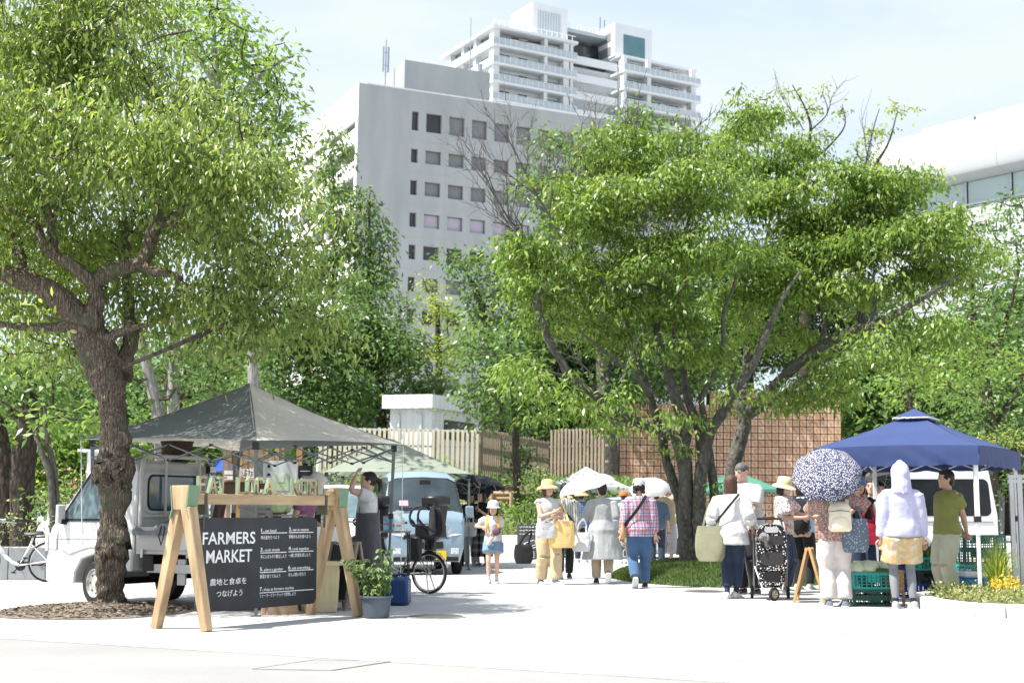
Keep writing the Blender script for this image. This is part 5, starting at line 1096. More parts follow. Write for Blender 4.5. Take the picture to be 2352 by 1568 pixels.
# potted tomato plant
c = gp(864,1418); t = thing('potted_plant', 'leafy tomato plant in a slate blue pot before the trestle leg', 'plant', c)
g = MB(); g.lathe([(.10,0),(.135,.01),(.145,.08),(.155,.17),(.158,.205),(.178,.21),(.182,.225),(.178,.235),(.16,.235),(.15,.20)], 32, cap=False); g.lathe([(.10,.002),(.0001,.002)], 32, cap=False); g.build('pot', 'pot_slate', t, smooth=True, angle=35)
g = MB(); g.lathe([(.152,.205),(.0001,.215)], 24, cap=False); g.build('soil', 'soil', t)
r_ = np.random.default_rng(11); st = MB(); P = []; D = []; mat('stem_green', (.10,.17,.05), .7)
for k in range(9):
    a = r_.uniform(0, 2*PI); p = Vector((math.cos(a)*.05, math.sin(a)*.05, .21)); d = Vector((r_.normal(-.06, .22), r_.normal(0, .2), 1)).normalized(); L = r_.uniform(.28, .60); pts = [p]
    for i in range(7):
        d = (d+Vector(r_.normal(0, .12, 3))).normalized(); pts.append(pts[-1]+d*L/7)
        for _ in range(3):
            la = r_.uniform(0, 2*PI); ld = Vector((math.cos(la), math.sin(la), .25)); e_ = pts[-1]+ld*r_.uniform(.05, .13); e2 = e_+Vector((ld.x*.03, ld.y*.03, -.03)); st.tube([pts[-1], e_, e2], [.003, .002, .001], 4, cap=False)
            for j in range(5):
                q = pts[-1].lerp(e_, .35+.16*j); P.append(q); D.append((ld.x*.6+r_.normal(0, .5), ld.y*.6+r_.normal(0, .5), -.5+r_.normal(0, .25)))
            P.append(e_); D.append((ld.x, ld.y, -.9))
    st.tube(pts, [.006*(1-.1*i) for i in range(8)], 5, cap=False)
st.build('stem', 'stem_green', t); n = len(P)
tom = leaf_mat('leaf_tomato', (.08,.14,.05), (.15,.23,.085), (.26,.36,.15), trans=.35)
tag(leaf_mesh('leaves', np.array([tuple(p) for p in P]), np.array(D), r_.normal(size=(n, 3))*.5+np.array([0,-.4,1]), r_.uniform(.03, .075, n), r_.uniform(.009, .019, n), tom, t, np.clip(r_.normal(.5, .22, n), 0, 1), six=True), kind='stuff')
g = MB(); g.tube([(.13,.05,.2), (.15,.05,.72)], .006, 6); g.build('stake', 'stem_green', t)
# side shoot lying to the right
# blue water tank
c = gp(914,1389); t = thing('water_tank', 'blue ribbed plastic water tank weighing down the tent rope', 'tank', c, R(-8)); g = MB(); g.box((0,0,.17), (.285,.26,.34)); g.build('body', 'tank_blue', t, bevel=.035, smooth=True)
for k in range(6):
    g = MB(); g.box((-.115+.046*k, -.132, .15), (.010, .012, .24)); g.build('rib', 'tank_blue', t)
g = MB(); g.lathe([(.035,.335),(.035,.375),(.0001,.378)], 16, c=(-.05,.03,0)); g.build('cap', 'tank_blue', t); g = MB(); g.tube([(-.02,0,.33),(0,0,.375),(.08,0,.375),(.1,0,.33)], .014, 8); g.build('handle', 'tank_blue', t)
# black A-board with grey legs
def a_board(label, cx, cy, w, h, rz, frame, face, spread=.2, name='a_board'):
    t = thing(name, label, 'sign', gp(cx, cy), rz)
    for s_ in (-1, 1):
        g = MB(); M_ = Matrix.Rotation(s_*math.atan2(spread, h), 3, 'X'); cc = Vector((0, s_*spread/2, h*.55)); g.box(cc, (w-.07, .016, h*.82), M_); pb = g.build('panel', face, t)
        for q in (-1, 1): g = MB(); g.bar((q*(w/2-.02), s_*spread, 0), (q*(w/2-.02), s_*.015, h), .045, .03); g.build('leg', frame, t)
        g = MB(); g.bar((-w/2, s_*.02, h-.02), (w/2, s_*.02, h-.02), .04, .025); g.build('top_rail', frame, t); g = MB(); g.bar((-w/2, s_*spread*.86, h*.14), (w/2, s_*spread*.86, h*.14), .04, .025); g.build('bottom_rail', frame, t)
    return t
a_board('black A-board with weathered grey legs beside the trestle', 792, 1398, .44, .78, R(-38), 'wood_grey', 'board_dark')
# low crate behind plant
c = gp(858,1388); t = thing('wooden_crate', 'slatted wooden crate tucked behind the tomato plant', 'crate', c, R(12))
for s_ in (-1, 1):
    for k in range(3):
        g = MB(); g.box((0, s_*.14, .06+.1*k), (.42,.014,.085)); g.build('slat', 'crate_wood', t); g = MB(); g.box((s_*.205, 0, .06+.1*k), (.014,.265,.085)); g.build('slat', 'crate_wood', t)
g = MB(); g.box((0,0,.012), (.4,.26,.014)); g.build('bottom', 'crate_wood', t)
# sign boards behind the stall
mat('plank_weathered', (.36,.24,.14), .8, var=.35, scale=2, stretch=(6,6,.4), bump=.2); mat('plank_orange', (.46,.25,.09), .75, var=.25, scale=2, stretch=(6,6,.4))
p = at(508,1185,21.5); t = thing('plank_sign', 'upright weathered plank sign with white park lettering behind the stall', 'sign', (p.x, 21.5, 0), R(4))
xw = X_at(690,21.5)-p.x; k = 0; x = 0; rr_ = random.Random(3)
while x < xw:
    w = rr_.uniform(.05,.10); h = rr_.uniform(2.12,2.24) if x < xw*.55 else rr_.uniform(1.95,2.25)
    if x < xw*.55 or rr_.random() < .6:
        g = MB(); g.box((x+w/2, rr_.uniform(-.02,.02), h/2), (w-.012,.03,h)); g.build('plank', 'plank_orange' if rr_.random() < .3 else 'plank_weathered', t)
    x += w
g = MB(); g.box((xw/2, .05, .5), (xw, .04, .1)); g.box((xw/2, .05, 1.5), (xw, .04, .1)); g.build('cross_rail', 'wood_grey', t)
for i, ch in enumerate('東遊園地'):
    text_mesh('character', ch, .155, MATS['chalk_white'], t, extrude=.008, loc=(.20+.155*i, -.055, 1.655), rot=(PI/2,0,0), bold=.002)
for zq in (1.72, 1.64):
    g = MB(); g.box((.10, -.045, zq), (.13,.01,.06)); g.build('notice', 'white_paint', t)
p = at(586,1185,20.5); t = thing('map_board', 'white park map board with green plan behind the stall helper', 'sign', (p.x, 20.5, 0), R(-3)); W_ = X_at(682,20.5)-p.x
mat('map_grey', (.60,.64,.63), .4, var=.03); mat('map_green', (.46,.58,.36), .5, var=.2)
g = MB(); g.box((W_/2, 0, .93), (W_, .05, 1.86)); g.build('panel', 'map_grey', t); g = MB(); g.box((.045, -.027, .93), (.11, .006, 1.84)); g.build('side_strip', 'blind_grey', t)
for k in range(7): g = MB(); g.lathe([(.022,0),(.022,.006)], 12, c=(.19, -.028, 1.78-.12*k), m=Matrix.Rotation(PI/2, 3, 'X')); g.build('icon', 'black_plastic', t)
g = MB(); g.box((W_*.64, -.0285, 1.55), (W_*.34,.006,.24)); g.build('plan', 'map_green', t); g = MB(); g.box((W_*.62, -.033, 1.6), (W_*.16,.004,.1)); g.build('plan_area', 'map_grey', t)
p = at(700,1185,20.8); t = thing('dark_sign', 'narrow dark grey information post beside the map board', 'sign', (p.x,20.8,0)); g = MB(); g.box((0,0,.9), (.21,.06,1.8)); g.build('panel', 'board_dark', t)
for k in range(6): g = MB(); g.box((0,-.032,1.72-.1*k), (.14,.004,.008)); g.build('rule', 'chalk_white', t)
# stall table, dark crates and boxes seen between beam and blackboard
c = gp(600,1400); t = thing('stall_table', 'dark wooden stall stand under the grey tent behind the sign', 'table', (X_at(575,17.0),17.0,0), R(15))
for a, b in (((-.55,-.1,0),(-.3,0,1.32)),((.45,-.1,0),(.3,0,1.32)),((-.55,.35,0),(-.35,.25,1.32)),((.45,.35,0),(.3,.25,1.32))):
    g = MB(); g.bar(a, b, .07, .05); g.build('leg', 'wood_dark', t)
g = MB(); g.box((0,.1,.86), (1.0,.5,.03)); g.build('shelf', 'wood_dark', t); g = MB(); g.box((0,.14,1.3), (.95,.4,.03)); g.build('top', 'wood_dark', t)
for k in range(4): g = MB(); g.box((-.36+.24*k,-.1,.68), (.19,.02,.33), Matrix.Rotation(R(-12),3,'X')); g.build('front_board', 'wood_dark', t)
t2 = thing('carton', 'brown open carton on the dark stall stand', 'box', (X_at(557,17.0),17.05,1.325), R(12)); g = MB()
mat('carton_brown', (.13,.085,.055), .85, var=.15)
for s_ in (-1,1): g.box((0,s_*.17,.06), (.5,.012,.12)); g.box((s_*.245,0,.06), (.012,.328,.12))
g.build('sides', 'carton_brown', t2); g = MB(); g.box((0,0,.008), (.47,.32,.012)); g.build('base', 'carton_brown', t2); g = MB(); g.box((0,-.22,.13), (.49,.1,.01), Matrix.Rotation(R(20),3,'X')); g.build('flap', 'carton_brown', t2)
t2 = thing('white_box', 'white cool box behind the carton at the stall', 'box', (X_at(600,17.9),17.9,.0), R(5)); g = MB(); g.box((0,0,.58), (.5,.35,1.16)); g.build('body', 'white_paint', t2, bevel=.015); g = MB(); g.box((0,0,1.19), (.53,.38,.05)); g.build('lid', 'white_paint', t2, bevel=.01); g = MB(); g.box((.02,-.192,1.1), (.1,.006,.02)); g.build('label_strip', 'blind_grey', t2)
def cabbage(label, p, r, group=None, m='cabbage'):
    t = thing('cabbage', label, 'cabbage', p, rng.uniform(0, 6), group); g = MB(); g.ell((0,0,r*.82), (r,r*.95,r*.82), 14, 9); o = g.build('heart', m, t, smooth=True)
    for v in o.data.vertices: v.co += v.normal*.012*mnoise.noise(v.co*18)
    for k in range(5):
        g = MB(); a = k*1.26; vs = []
        for i in range(5):
            for j in range(5):
                th = a+(j-2)*.32; ph = -.7+i*.42; rad = r*(1.04+.05*(k % 2)+.05*abs(j-2)/2); vs.append((rad*math.cos(ph)*math.cos(th), rad*math.cos(ph)*math.sin(th), r*.82+rad*.85*math.sin(ph)))
        g.add(vs, [(i*5+j, i*5+j+1, i*5+j+6, i*5+j+5) for i in range(4) for j in range(4)]); g.build('leaf', m, t, smooth=True)
    return t
mat('cabbage', (.40,.50,.26), .5, var=.2, scale=9, bump=.4, bscale=14, trans=.15); mat('cabbage_pale', (.62,.68,.50), .5, var=.15, scale=9, bump=.4, bscale=14, trans=.15)
cabbage('green cabbage on the stall shelf, nearer the tent pole', (X_at(640,16.6),16.6,1.10), .085); cabbage('green cabbage on the stall shelf, nearer the helper', (X_at(652,16.7),16.7,1.10), .085)
t = thing('display_shelf', 'slatted wooden display shelf with cabbages at the stall', 'shelf', (X_at(652,16.65),16.65,0), R(8))
for k in range(4): g = MB(); g.box((0,-.12+.08*k,1.085), (.55,.06,.018)); g.build('slat', 'wood_grey', t)
for a in ((-.2,-.1),(.2,-.1),(-.2,.12),(.2,.12)): g = MB(); g.bar(a+(0,), a+(1.075,), .035); g.build('leg', 'wood_dark', t)
# side table with jar and box
t = thing('side_table', 'slim metal table with a plank top under the tent corner', 'table', (X_at(895,19.6),19.6,0), 0)
g = MB(); g.box((0,0,.86), (.56,.34,.02)); g.build('top', 'crate_wood', t)
for a in ((-.26,-.15),(.26,-.15),(-.26,.15),(.26,.15)): g = MB(); g.bar(a+(0,), a+(.85,), .018); g.build('leg', 'black_plastic', t)
m, nt, b = mk('jar_glass'); b.inputs['Base Color'].default_value = (.75,.82,.80,1); b.inputs['Roughness'].default_value = .08; b.inputs['Alpha'].default_value = .45
t = thing('glass_jar', 'clear glass jar with a white label on the side table', 'jar', (X_at(914,19.6),19.6,.87)); g = MB(); g.lathe([(.085,0),(.098,.01),(.098,.15),(.06,.20),(.06,.235)], 22, cap=False); g.lathe([(.085,0.001),(.0001,.001)], 22, cap=False); g.build('body', 'jar_glass', t, smooth=True)
g = MB(); g.lathe([(.064,.235),(.064,.255),(.02,.262),(.02,.285),(.0001,.287)], 18, cap=False); g.build('lid', 'jar_glass', t, smooth=True)
g = MB(); g.rings([[(.1*math.sin(a), -.1*math.cos(a), z) for a in np.linspace(-.7,.7,8)] for z in (.05,.10)], cap=False, closed=False); lo = g.build('label', 'white_paint', t); text_mesh('lettering', 'BE KOBE', .032, MATS['black_plastic'], t, extrude=.0005, loc=(-.064,-.1015,.064), rot=(PI/2,0,0))
t = thing('tin_box', 'blue and red patterned tin on the side table', 'box', (X_at(892,19.55),19.55,.87)); mat('tin_blue', (.18,.42,.58), .4, var=.3, scale=30); mat('tin_red', (.55,.10,.06), .5)
g = MB(); g.box((0,0,.10), (.13,.11,.20)); g.build('body', 'tin_blue', t, bevel=.008); g = MB(); g.box((0,0,.205), (.136,.116,.012)); g.box((0,-.0565,.10), (.128,.002,.02)); g.build('trim', 'tin_red', t)
# ================================================================== vehicles
mat('car_white', (.74,.75,.75), .25, var=.03, coat=.6); mat('car_cream', (.66,.66,.62), .35, var=.06, scale=3, coat=.3); mat('car_blue', (.25,.35,.43), .22, var=.03, coat=.8, metal=.25); mat('car_pale', (.34,.44,.52), .22, var=.03, coat=.8, metal=.2)
mat('car_glass', (.035,.052,.062), .08, var=.4, scale=2.2, spec=.6); mat('car_glass_light', (.10,.16,.17), .08, var=.5, scale=2.5, spec=.9, coat=.5); mat('car_trim', (.012,.012,.013), .5); mat('chrome', (.75,.76,.77), .15, metal=1); mat('lamp_glass', (.62,.66,.68), .1, var=.3, scale=18, coat=.8)
mat('rim_steel', (.58,.58,.56), .35, metal=.6, var=.05); mat('plate_yellow', (.80,.55,.03), .5, var=.03); mat('underbody', (.012,.012,.012), .9); mat('lamp_red', (.45,.02,.02), .2, coat=.5)
def wheel(parent, loc, r, w, side, rim='rim_steel', yaw=0, holes=8, alloy=False):
    """wheel with its axle along local x, outer face towards side*x"""
    wob = bpy.data.objects.new('wheel', None)
    g = MB(); M_ = Matrix.Rotation(PI/2, 3, 'Y'); s = side
    g.lathe([(r*.64,-w/2),(r*.9,-w/2),(r*.985,-w*.36),(r,-w*.2),(r,w*.2),(r*.985,w*.36),(r*.9,w/2),(r*.64,w/2),(r*.6,w*.3),(r*.6,-w*.3)], 32, m=M_, cap=False)
    wo = g.build('wheel', 'black_rubber', parent, smooth=True, angle=40); wo.location = loc; wo.rotation_euler = (0,0,yaw)
    g = MB(); q = s*w*.5
    g.lathe([(r*.64,q*.96),(r*.60,q*1.0),(r*.56,q*.55),(r*.44,q*.42),(r*.36,q*.62),(r*.16,q*.66),(r*.15,q*.9),(.0001,q*.9)], 28, m=M_, cap=False); ro = g.build('rim', rim, wo, smooth=True, angle=35)
    for k in range(holes):
        a = 2*PI*k/holes; g = MB()
        if alloy: g.box((q*.72, math.cos(a)*r*.36, math.sin(a)*r*.36), (.01, r*.12, r*.34), Matrix.Rotation(a-PI/2, 3, 'X')); g.build('spoke', 'chrome', wo)
        else: g.lathe([(r*.05,q*.5),(r*.05,q*.53)], 8, c=(0, math.cos(a)*r*.45, math.sin(a)*r*.45), m=M_); g.build('hole', 'car_trim', wo)
    return wo
def shell(parent, st, groups, body_m, name='body', seal='car_trim', glass='car_glass', cap0=True, cap1=True):
    """st: list of (y,[half profile (x,z)...]) front to back; groups: {(i,j0,j1,side): part name}"""
    n = len(st[0][1]); ring = []
    for y, hp in st: ring.append([Vector((-x, y, z)) for x, z in hp]+[Vector((x, y, z)) for x, z in hp[-2::-1]])
    N = len(ring[0]); body = MB(); parts = {}
    body.v = [tuple(p) for r in ring for p in r]; body.n = len(body.v)
    for i in range(len(st)-1):
        for j in range(N-1):
            nm = groups(i, j, N)
            q = (i*N+j, i*N+j+1, (i+1)*N+j+1, (i+1)*N+j)
            if nm is None: body.f.append(q)
            else: parts.setdefault(nm, []).append(q)
    if cap0: body.f.append(tuple(range(N)))
    if cap1: body.f.append(tuple((len(st)-1)*N+k for k in range(N))[::-1])
    bo = body.build(name, body_m, parent, smooth=True, angle=32)
    for (nm, k), qs in parts.items():
        g = MB(); sl = MB()
        idx = sorted({v for q in qs for v in q}); cen = sum([Vector(body.v[v]) for v in idx], Vector())/len(idx)
        # inset only along the outline of the group
        cnt = {}
        for q in qs:
            for a, b in zip(q, q[1:]+q[:1]): cnt[(min(a,b),max(a,b))] = cnt.get((min(a,b),max(a,b)), 0)+1
        bd = {v for e, c in cnt.items() if c == 1 for v in e}
        nv = {}
        for v in idx: p = Vector(body.v[v]); nv[v] = p.lerp(cen, .055) if v in bd else p
        mp = {v: i for i, v in enumerate(idx)}
        g.add([nv[v] for v in idx], [tuple(mp[v] for v in q) for q in qs]); go = g.build(nm, glass if nm in ('windscreen','side_window','rear_window') else nm, parent, smooth=True, angle=30)
        vs = [body.v[v] for v in idx]+[nv[v] for v in idx]; m_ = len(idx)
        sl.add(vs, [(mp[e[0]], mp[e[1]], m_+mp[e[1]], m_+mp[e[0]]) for e, c in cnt.items() if c == 1]); sl.build('window_seal', seal, go)
    return bo
def arch(parent, x, y, r, s):
    g = MB(); M_ = Matrix.Rotation(PI/2, 3, 'Y'); pts = [(x, y+math.cos(a)*r, .29+math.sin(a)*r) for a in np.linspace(-.5, PI+.5, 20)]
    g.add(pts, [tuple(range(20))]); g.build('wheel_arch', 'car_trim', parent)

# ---------------------------------------------------------------- kei truck
Hd = Vector((-.883,.47,0)); rz = math.atan2(.883,.47); Rz = Matrix.Rotation(rz, 3, 'Z'); FLw = Vector((-5.02,17.5,0)); org = FLw - Rz @ Vector((-.64,.95,0))
tr = thing('pickup_truck', 'small white flatbed truck parked behind the big tree trunk', 'truck', org, rz)
def wz(z): return .725 if z < 1.0 else .725-.10*(z-1.0)/.75
prof = [(.36,.42),(.36,1.60),(.40,1.70),(.47,1.755),(.95,1.765),(1.06,1.72),(1.16,1.60),(1.60,1.03),(1.69,.93),(1.735,.70),(1.76,.48),(1.755,.28),(1.60,.26),(1.28,.26),(1.26,.40),(1.16,.56),(.95,.62),(.74,.56),(.66,.42)]
g = MB(); n = len(prof); V_ = [(-wz(z), y, z) for y, z in prof]+[(wz(z), y, z) for y, z in prof]
g.add(V_, [tuple(range(n)), tuple(range(n, 2*n))[::-1]]+[(i, (i+1) % n, n+(i+1) % n, n+i) for i in range(n)]); g.build('cab', 'car_white', tr, bevel=.018, smooth=True, angle=35)
def side_poly(name, poly, m, off=.006, s=-1, parent=tr):
    g = MB(); g.add([(s*(wz(z)+off), y, z) for y, z in poly], [tuple(range(len(poly)))]); return g.build(name, m, parent)
for s in (-1, 1):
    d_ = side_poly('door', [(1.52,1.0),(1.53,.70),(1.36,.62),(1.22,.66),(1.05,.70),(.62,.70),(.56,.80),(.56,1.0)], 'car_white', .004, s)
    side_poly('door_gap', [(1.555,1.0),(1.565,.66),(1.555,.66),(1.545,1.0)], 'car_trim', .0045, s); side_poly('door_gap', [(.535,1.66),(.535,.60),(.525,.60),(.525,1.66)], 'car_trim', .0045, s)
    side_poly('crease', [(1.62,.80),(.40,.80),(.40,.792),(1.62,.792)], 'blind_grey', .0065, s)
    sw = side_poly('side_window', [(1.50,1.045),(1.12,1.55),(1.04,1.63),(.60,1.64),(.60,1.045)], 'car_glass_light', .007, s)
    side_poly('window_seal', [(1.56,1.02),(1.14,1.60),(1.06,1.68),(.57,1.69),(.57,1.02)], 'car_trim', .004, s)
    side_poly('pillar', [(1.33,1.045),(1.35,1.045),(1.14,1.50),(1.12,1.50)], 'blind_grey', .010, s)
    g = MB(); g.box((s*(wz(.93)+.012), .68, .93), (.02,.12,.03)); g.build('door_handle', 'car_trim', tr)
    g = MB(); g.box((s*.79, 1.47, 1.10), (.12,.05,.23), Matrix.Rotation(R(8)*s, 3, 'Z')); mo = g.build('mirror', 'car_white', tr, bevel=.012); g = MB(); g.bar((s*.71,1.44,1.0),(s*.79,1.46,1.01),.05,.06); g.build('mirror_arm', 'car_trim', mo)
    g = MB(); g.box((s*.62, 1.735, .76), (.26,.05,.22)); g.box((s*.722,1.66,.77), (.02,.16,.20)); g.build('headlight', 'lamp_glass', tr, bevel=.008)
g = MB(); g.add([(-.60,1.585,1.065),(.60,1.585,1.065),(.56,1.185,1.585),(-.56,1.185,1.585)], [(0,1,2,3)]); 
for i, v in enumerate(g.v): g.v[i] = (v[0], v[1]+.010, v[2]+.008)
g.build('windscreen', 'car_glass', tr)
# back of the cab: recessed window, guard bars, hoop, lamp
def rrect(cx, cz, w, h, r, k=5):
    out = []
    for sx, sz, a0 in ((1,1,0),(-1,1,90),(-1,-1,180),(1,-1,270)):
        for q in range(k): a = R(a0+90*q/(k-1)); out.append((cx+sx*(w/2-r)+r*math.cos(a), cz+sz*(h/2-r)+r*math.sin(a)))
    return out
g = MB(); p_ = rrect(0,1.36,.98,.44,.09); g.add([(x,.352,z) for x, z in p_], [tuple(range(len(p_)))]); g.build('window_seal', 'car_trim', tr)
g = MB(); p_ = rrect(0,1.36,.93,.39,.075); g.add([(x,.347,z) for x, z in p_], [tuple(range(len(p_)))]); g.build('rear_window', 'car_glass_light', tr)
g = MB(); p_ = rrect(0,1.36,1.12,.56,.12); q_ = rrect(0,1.36,1.06,.50,.10); k = len(p_); g.add([(x,.357,z) for x, z in p_]+[(x,.342,z) for x, z in q_], [(i, (i+1) % k, k+(i+1) % k, k+i) for i in range(k)]); g.build('pressed_frame', 'car_cream', tr)
g = MB(); g.box((0,.352,.86), (1.30,.012,.44)); cp = g.build('cab_back_panel', 'car_cream', tr)
for k in range(9): g = MB(); g.box((-.56+.14*k,.343,.86), (.06,.012,.40)); g.build('corrugation', 'car_cream', cp)
g = MB(); g.tube([(-.66,.30,.95),(-.655,.30,1.62),(-.62,.31,1.75),(-.55,.32,1.80),(.55,.32,1.80),(.62,.31,1.75),(.655,.30,1.62),(.66,.30,.95)], .026, 10); g.build('guard_hoop', 'car_cream', tr, smooth=True)
for x in (-.22,.40): g = MB(); g.tube([(x,.305,1.79),(x,.305,1.08)], .017, 8); g.build('guard_bar', 'car_cream', tr)
g = MB(); g.box((0,.305,1.08), (1.28,.03,.035)); g.build('guard_rail', 'car_cream', tr)
g = MB(); g.box((.55,.25,1.66), (.13,.06,.10)); lo = g.build('work_lamp', 'car_trim', tr); g = MB(); g.box((.55,.215,1.66), (.11,.012,.08)); g.build('lens', 'lamp_glass', lo)
# bed
g = MB(); g.box((0,-.66,.655), (1.40,1.94,.05)); g.build('bed_floor', 'car_cream', tr)
for s in (-1, 1):
    g = MB(); g.box((s*.70,-.66,.815), (.03,1.93,.27)); sg_ = g.build('side_gate', 'car_cream', tr, bevel=.005)
    for zz in (.70,.92): g = MB(); g.box((s*.72,-.66,zz), (.012,1.9,.035)); g.build('gate_rib', 'car_cream', sg_)
    for yy in (.2,-.5,-1.2): g = MB(); g.box((s*.725,yy,.64), (.014,.04,.10)); g.build('hinge', 'steel', sg_)
    g = MB(); g.box((s*.60,-.3,.46), (.05,1.0,.10)); g.build('side_guard', 'car_cream', tr); g = MB(); g.box((s*.58,-.30,.42), (.03,.12,.3)); g.build('guard_bracket', 'car_cream', tr); g = MB(); g.box((s*.62,.18,.52), (.04,.16,.18)); g.build('marker_lamp', 'car_trim', tr)
    g = MB(); g.box((s*.66,-1.42,.56), (.05,.42,.16)); g.build('mudguard', 'car_cream', tr); g = MB(); g.box((s*.58,-1.67,.54), (.24,.05,.11)); g.build('tail_lamp', 'lamp_red', tr)
g = MB(); g.box((0,-1.645,.815), (1.42,.03,.27)); g.build('tail_gate', 'car_cream', tr, bevel=.005)
g = MB()
for s in (-1,1): g.box((s*.35,-.2,.55), (.07,3.0,.1))
g.box((0,-.5,.45), (.5,.7,.22)); g.box((.1,.3,.42), (.6,.5,.2)); g.box((0,-.95,.28), (1.1,.08,.08)); g.box((0,.95,.28), (1.1,.08,.08)); g.build('chassis', 'underbody', tr)
for s in (-1, 1): wheel(tr, (s*.64,.95,.27), .27, .145, s, yaw=R(-14)); wheel(tr, (s*.64,-.95,.27), .27, .145, s)
# things on the truck
def world_of(t, p): return t.matrix_basis @ Vector(p) if False else (Matrix.Translation(t.location) @ Matrix.Rotation(t.rotation_euler.z, 4, 'Z')) @ Vector(p)
mat('tarp_grey', (.27,.28,.29), .6, var=.2, scale=4, bump=.6, bscale=6)
tp = thing('tarpaulin', 'crumpled grey tarpaulin hanging over the side of the truck bed', 'tarpaulin', world_of(tr, (-.45,-.15,.68)), rz)
g = MB(); nu, nv = 26, 22; vs = []
for i in range(nu+1):
    for j in range(nv+1):
        u = -.38+.85*i/nu; v = j/nv; x = .62-1.0*v; x = x if x > -.30 else -.30; drop = max(0, (.62-1.0*v)*-1-.30)
        z = .30-.02*v+.10*mnoise.noise(Vector((u*4, v*4, 2)))+.05*mnoise.noise(Vector((u*11, v*9, 5))) - .12*abs(u)**1.5
        if drop > 0: z = .26-drop*1.1+.02*mnoise.noise(Vector((u*9, v*9, 1))); x = -.315-.04*abs(mnoise.noise(Vector((u*7, v*5, 0))))
        if i*1.0/nu < .35 and drop > 0: z = max(z, .26-drop*.5)
        vs.append((x, u, max(z, .0 if drop == 0 else -.3)))
g.add(vs, [(i*(nv+1)+j, i*(nv+1)+j+1, (i+1)*(nv+1)+j+1, (i+1)*(nv+1)+j) for i in range(nu) for j in range(nv)]); g.build('sheet', 'tarp_grey', tp, smooth=True, angle=50)
g = MB(); g.tube([(-.34,-.05,.28),(-.37,-.06,.16),(-.36,-.02,.06),(-.36,.02,.16),(-.34,.0,.28)], .008, 6); g.build('strap_loop', 'black_plastic', tp)
mat('wicker', (.11,.07,.045), .9, var=.5, scale=30, bump=.8, bscale=60, stretch=(1,1,4)); bk = thing('wicker_basket', 'stack of dark wicker baskets on the truck cab roof', 'basket', world_of(tr, (.32,.62,1.765)), 0)
for k in range(3):
    g = MB(); g.lathe([(.15+.012*k,.07*k),(.195+.006*k,.07*k+.10),(.20+.006*k,.07*k+.115),(.18,.07*k+.10),(.14,.07*k+.012),(.0001,.07*k+.012)], 26, cap=False); g.build('basket', 'wicker', bk, smooth=True, angle=40)
cb = thing('blue_tray', 'blue plastic tray on the ground beneath the truck', 'tray', world_of(tr, (.5,-.35,0)), rz); mat('tray_blue', (.03,.25,.55), .5); g = MB(); g.box((0,0,.012), (.36,.5,.02))
for s in (-1,1): g.box((s*.185,0,.06), (.02,.52,.12)); g.box((0,s*.255,.06), (.36,.02,.12))
g.build('tray', 'tray_blue', cb)

# ---------------------------------------------------------------- blue kei van
Yv = 27.2; vx = X_at(958, Yv-1.0); hv = Vector((.19,-.98,0)).normalized(); vrz = math.atan2(-hv.x, hv.y)
van = thing('minivan', 'light blue boxy minivan facing the camera behind the stall', 'van', (vx-.15, Yv+.62, 0), vrz)
F = lambda *a: list(a)
st = [(1.70, F((.58,.24),(.66,.50),(.67,.86),(.64,.93),(.42,.96),(0,.97))), (1.66, F((.62,.22),(.70,.50),(.71,.90),(.68,1.00),(.45,1.03),(0,1.04))), (1.50, F((.66,.22),(.735,.52),(.735,1.02),(.70,1.12),(.50,1.16),(0,1.18))),
      (1.02, F((.66,.22),(.737,.52),(.737,1.10),(.63,1.70),(.48,1.77),(0,1.79))), (.86, F((.66,.22),(.737,.52),(.737,1.10),(.625,1.78),(.48,1.87),(0,1.89))), (.60, F((.66,.22),(.737,.52),(.737,1.10),(.625,1.80),(.48,1.90),(0,1.925))),
      (-.15, F((.66,.22),(.737,.52),(.737,1.10),(.625,1.80),(.48,1.905),(0,1.93))), (-1.0, F((.66,.22),(.737,.52),(.737,1.10),(.625,1.80),(.48,1.90),(0,1.925))), (-1.60, F((.66,.22),(.735,.52),(.735,1.10),(.62,1.78),(.48,1.88),(0,1.90))), (-1.69, F((.60,.26),(.68,.52),(.68,1.10),(.58,1.74),(.45,1.82),(0,1.84)))]
def grp(i, j, N):
    if i == 2 and 3 <= j <= N-5: return ('windscreen', 0)
    if i in (3,4) and j in (2, N-4): return ('side_window', j)
    if i in (5,) and j in (2, N-4): return ('side_window', 100+j)
    if i in (6,7) and j in (2, N-4): return ('side_window', 200+j)
    return None
shell(van, st, grp, 'car_blue')
def fbox(name, c, s, m, bev=.01, parent=None, rot=None):
    g = MB(); g.box(c, s, rot); return g.build(name, m, parent, bevel=bev)
for s in (-1, 1):
    g = MB(); g.add([(s*.34,1.706,.655),(s*.675,1.69,.70),(s*.722,1.64,.945),(s*.36,1.70,.865)], [(0,1,2,3)]); hb_ = g.build('headlight_bezel', 'car_trim', van); g = MB(); g.add([(s*.39,1.716,.69),(s*.665,1.70,.735),(s*.712,1.65,.92),(s*.41,1.71,.84)], [(0,1,2,3)]); hl = g.build('headlight', 'lamp_glass', van)
    fbox('fog_lamp', (s*.53,1.70,.43), (.14,.03,.10), 'lamp_glass', .006, van); fbox('mirror', (s*.86,1.30,1.14), (.15,.09,.22), 'car_blue', .02, van); fbox('wiper', (s*.22,1.50,1.205), (.5,.015,.015), 'car_trim', 0, van)
    g = MB(); g.box((s*.20,1.505,1.205), (.01,.01,.01)); wheel(van, (s*.65,1.12,.27), .275, .15, s); wheel(van, (s*.65,-1.25,.27), .275, .15, s); arch(van, s*.742, 1.12, .31, s)
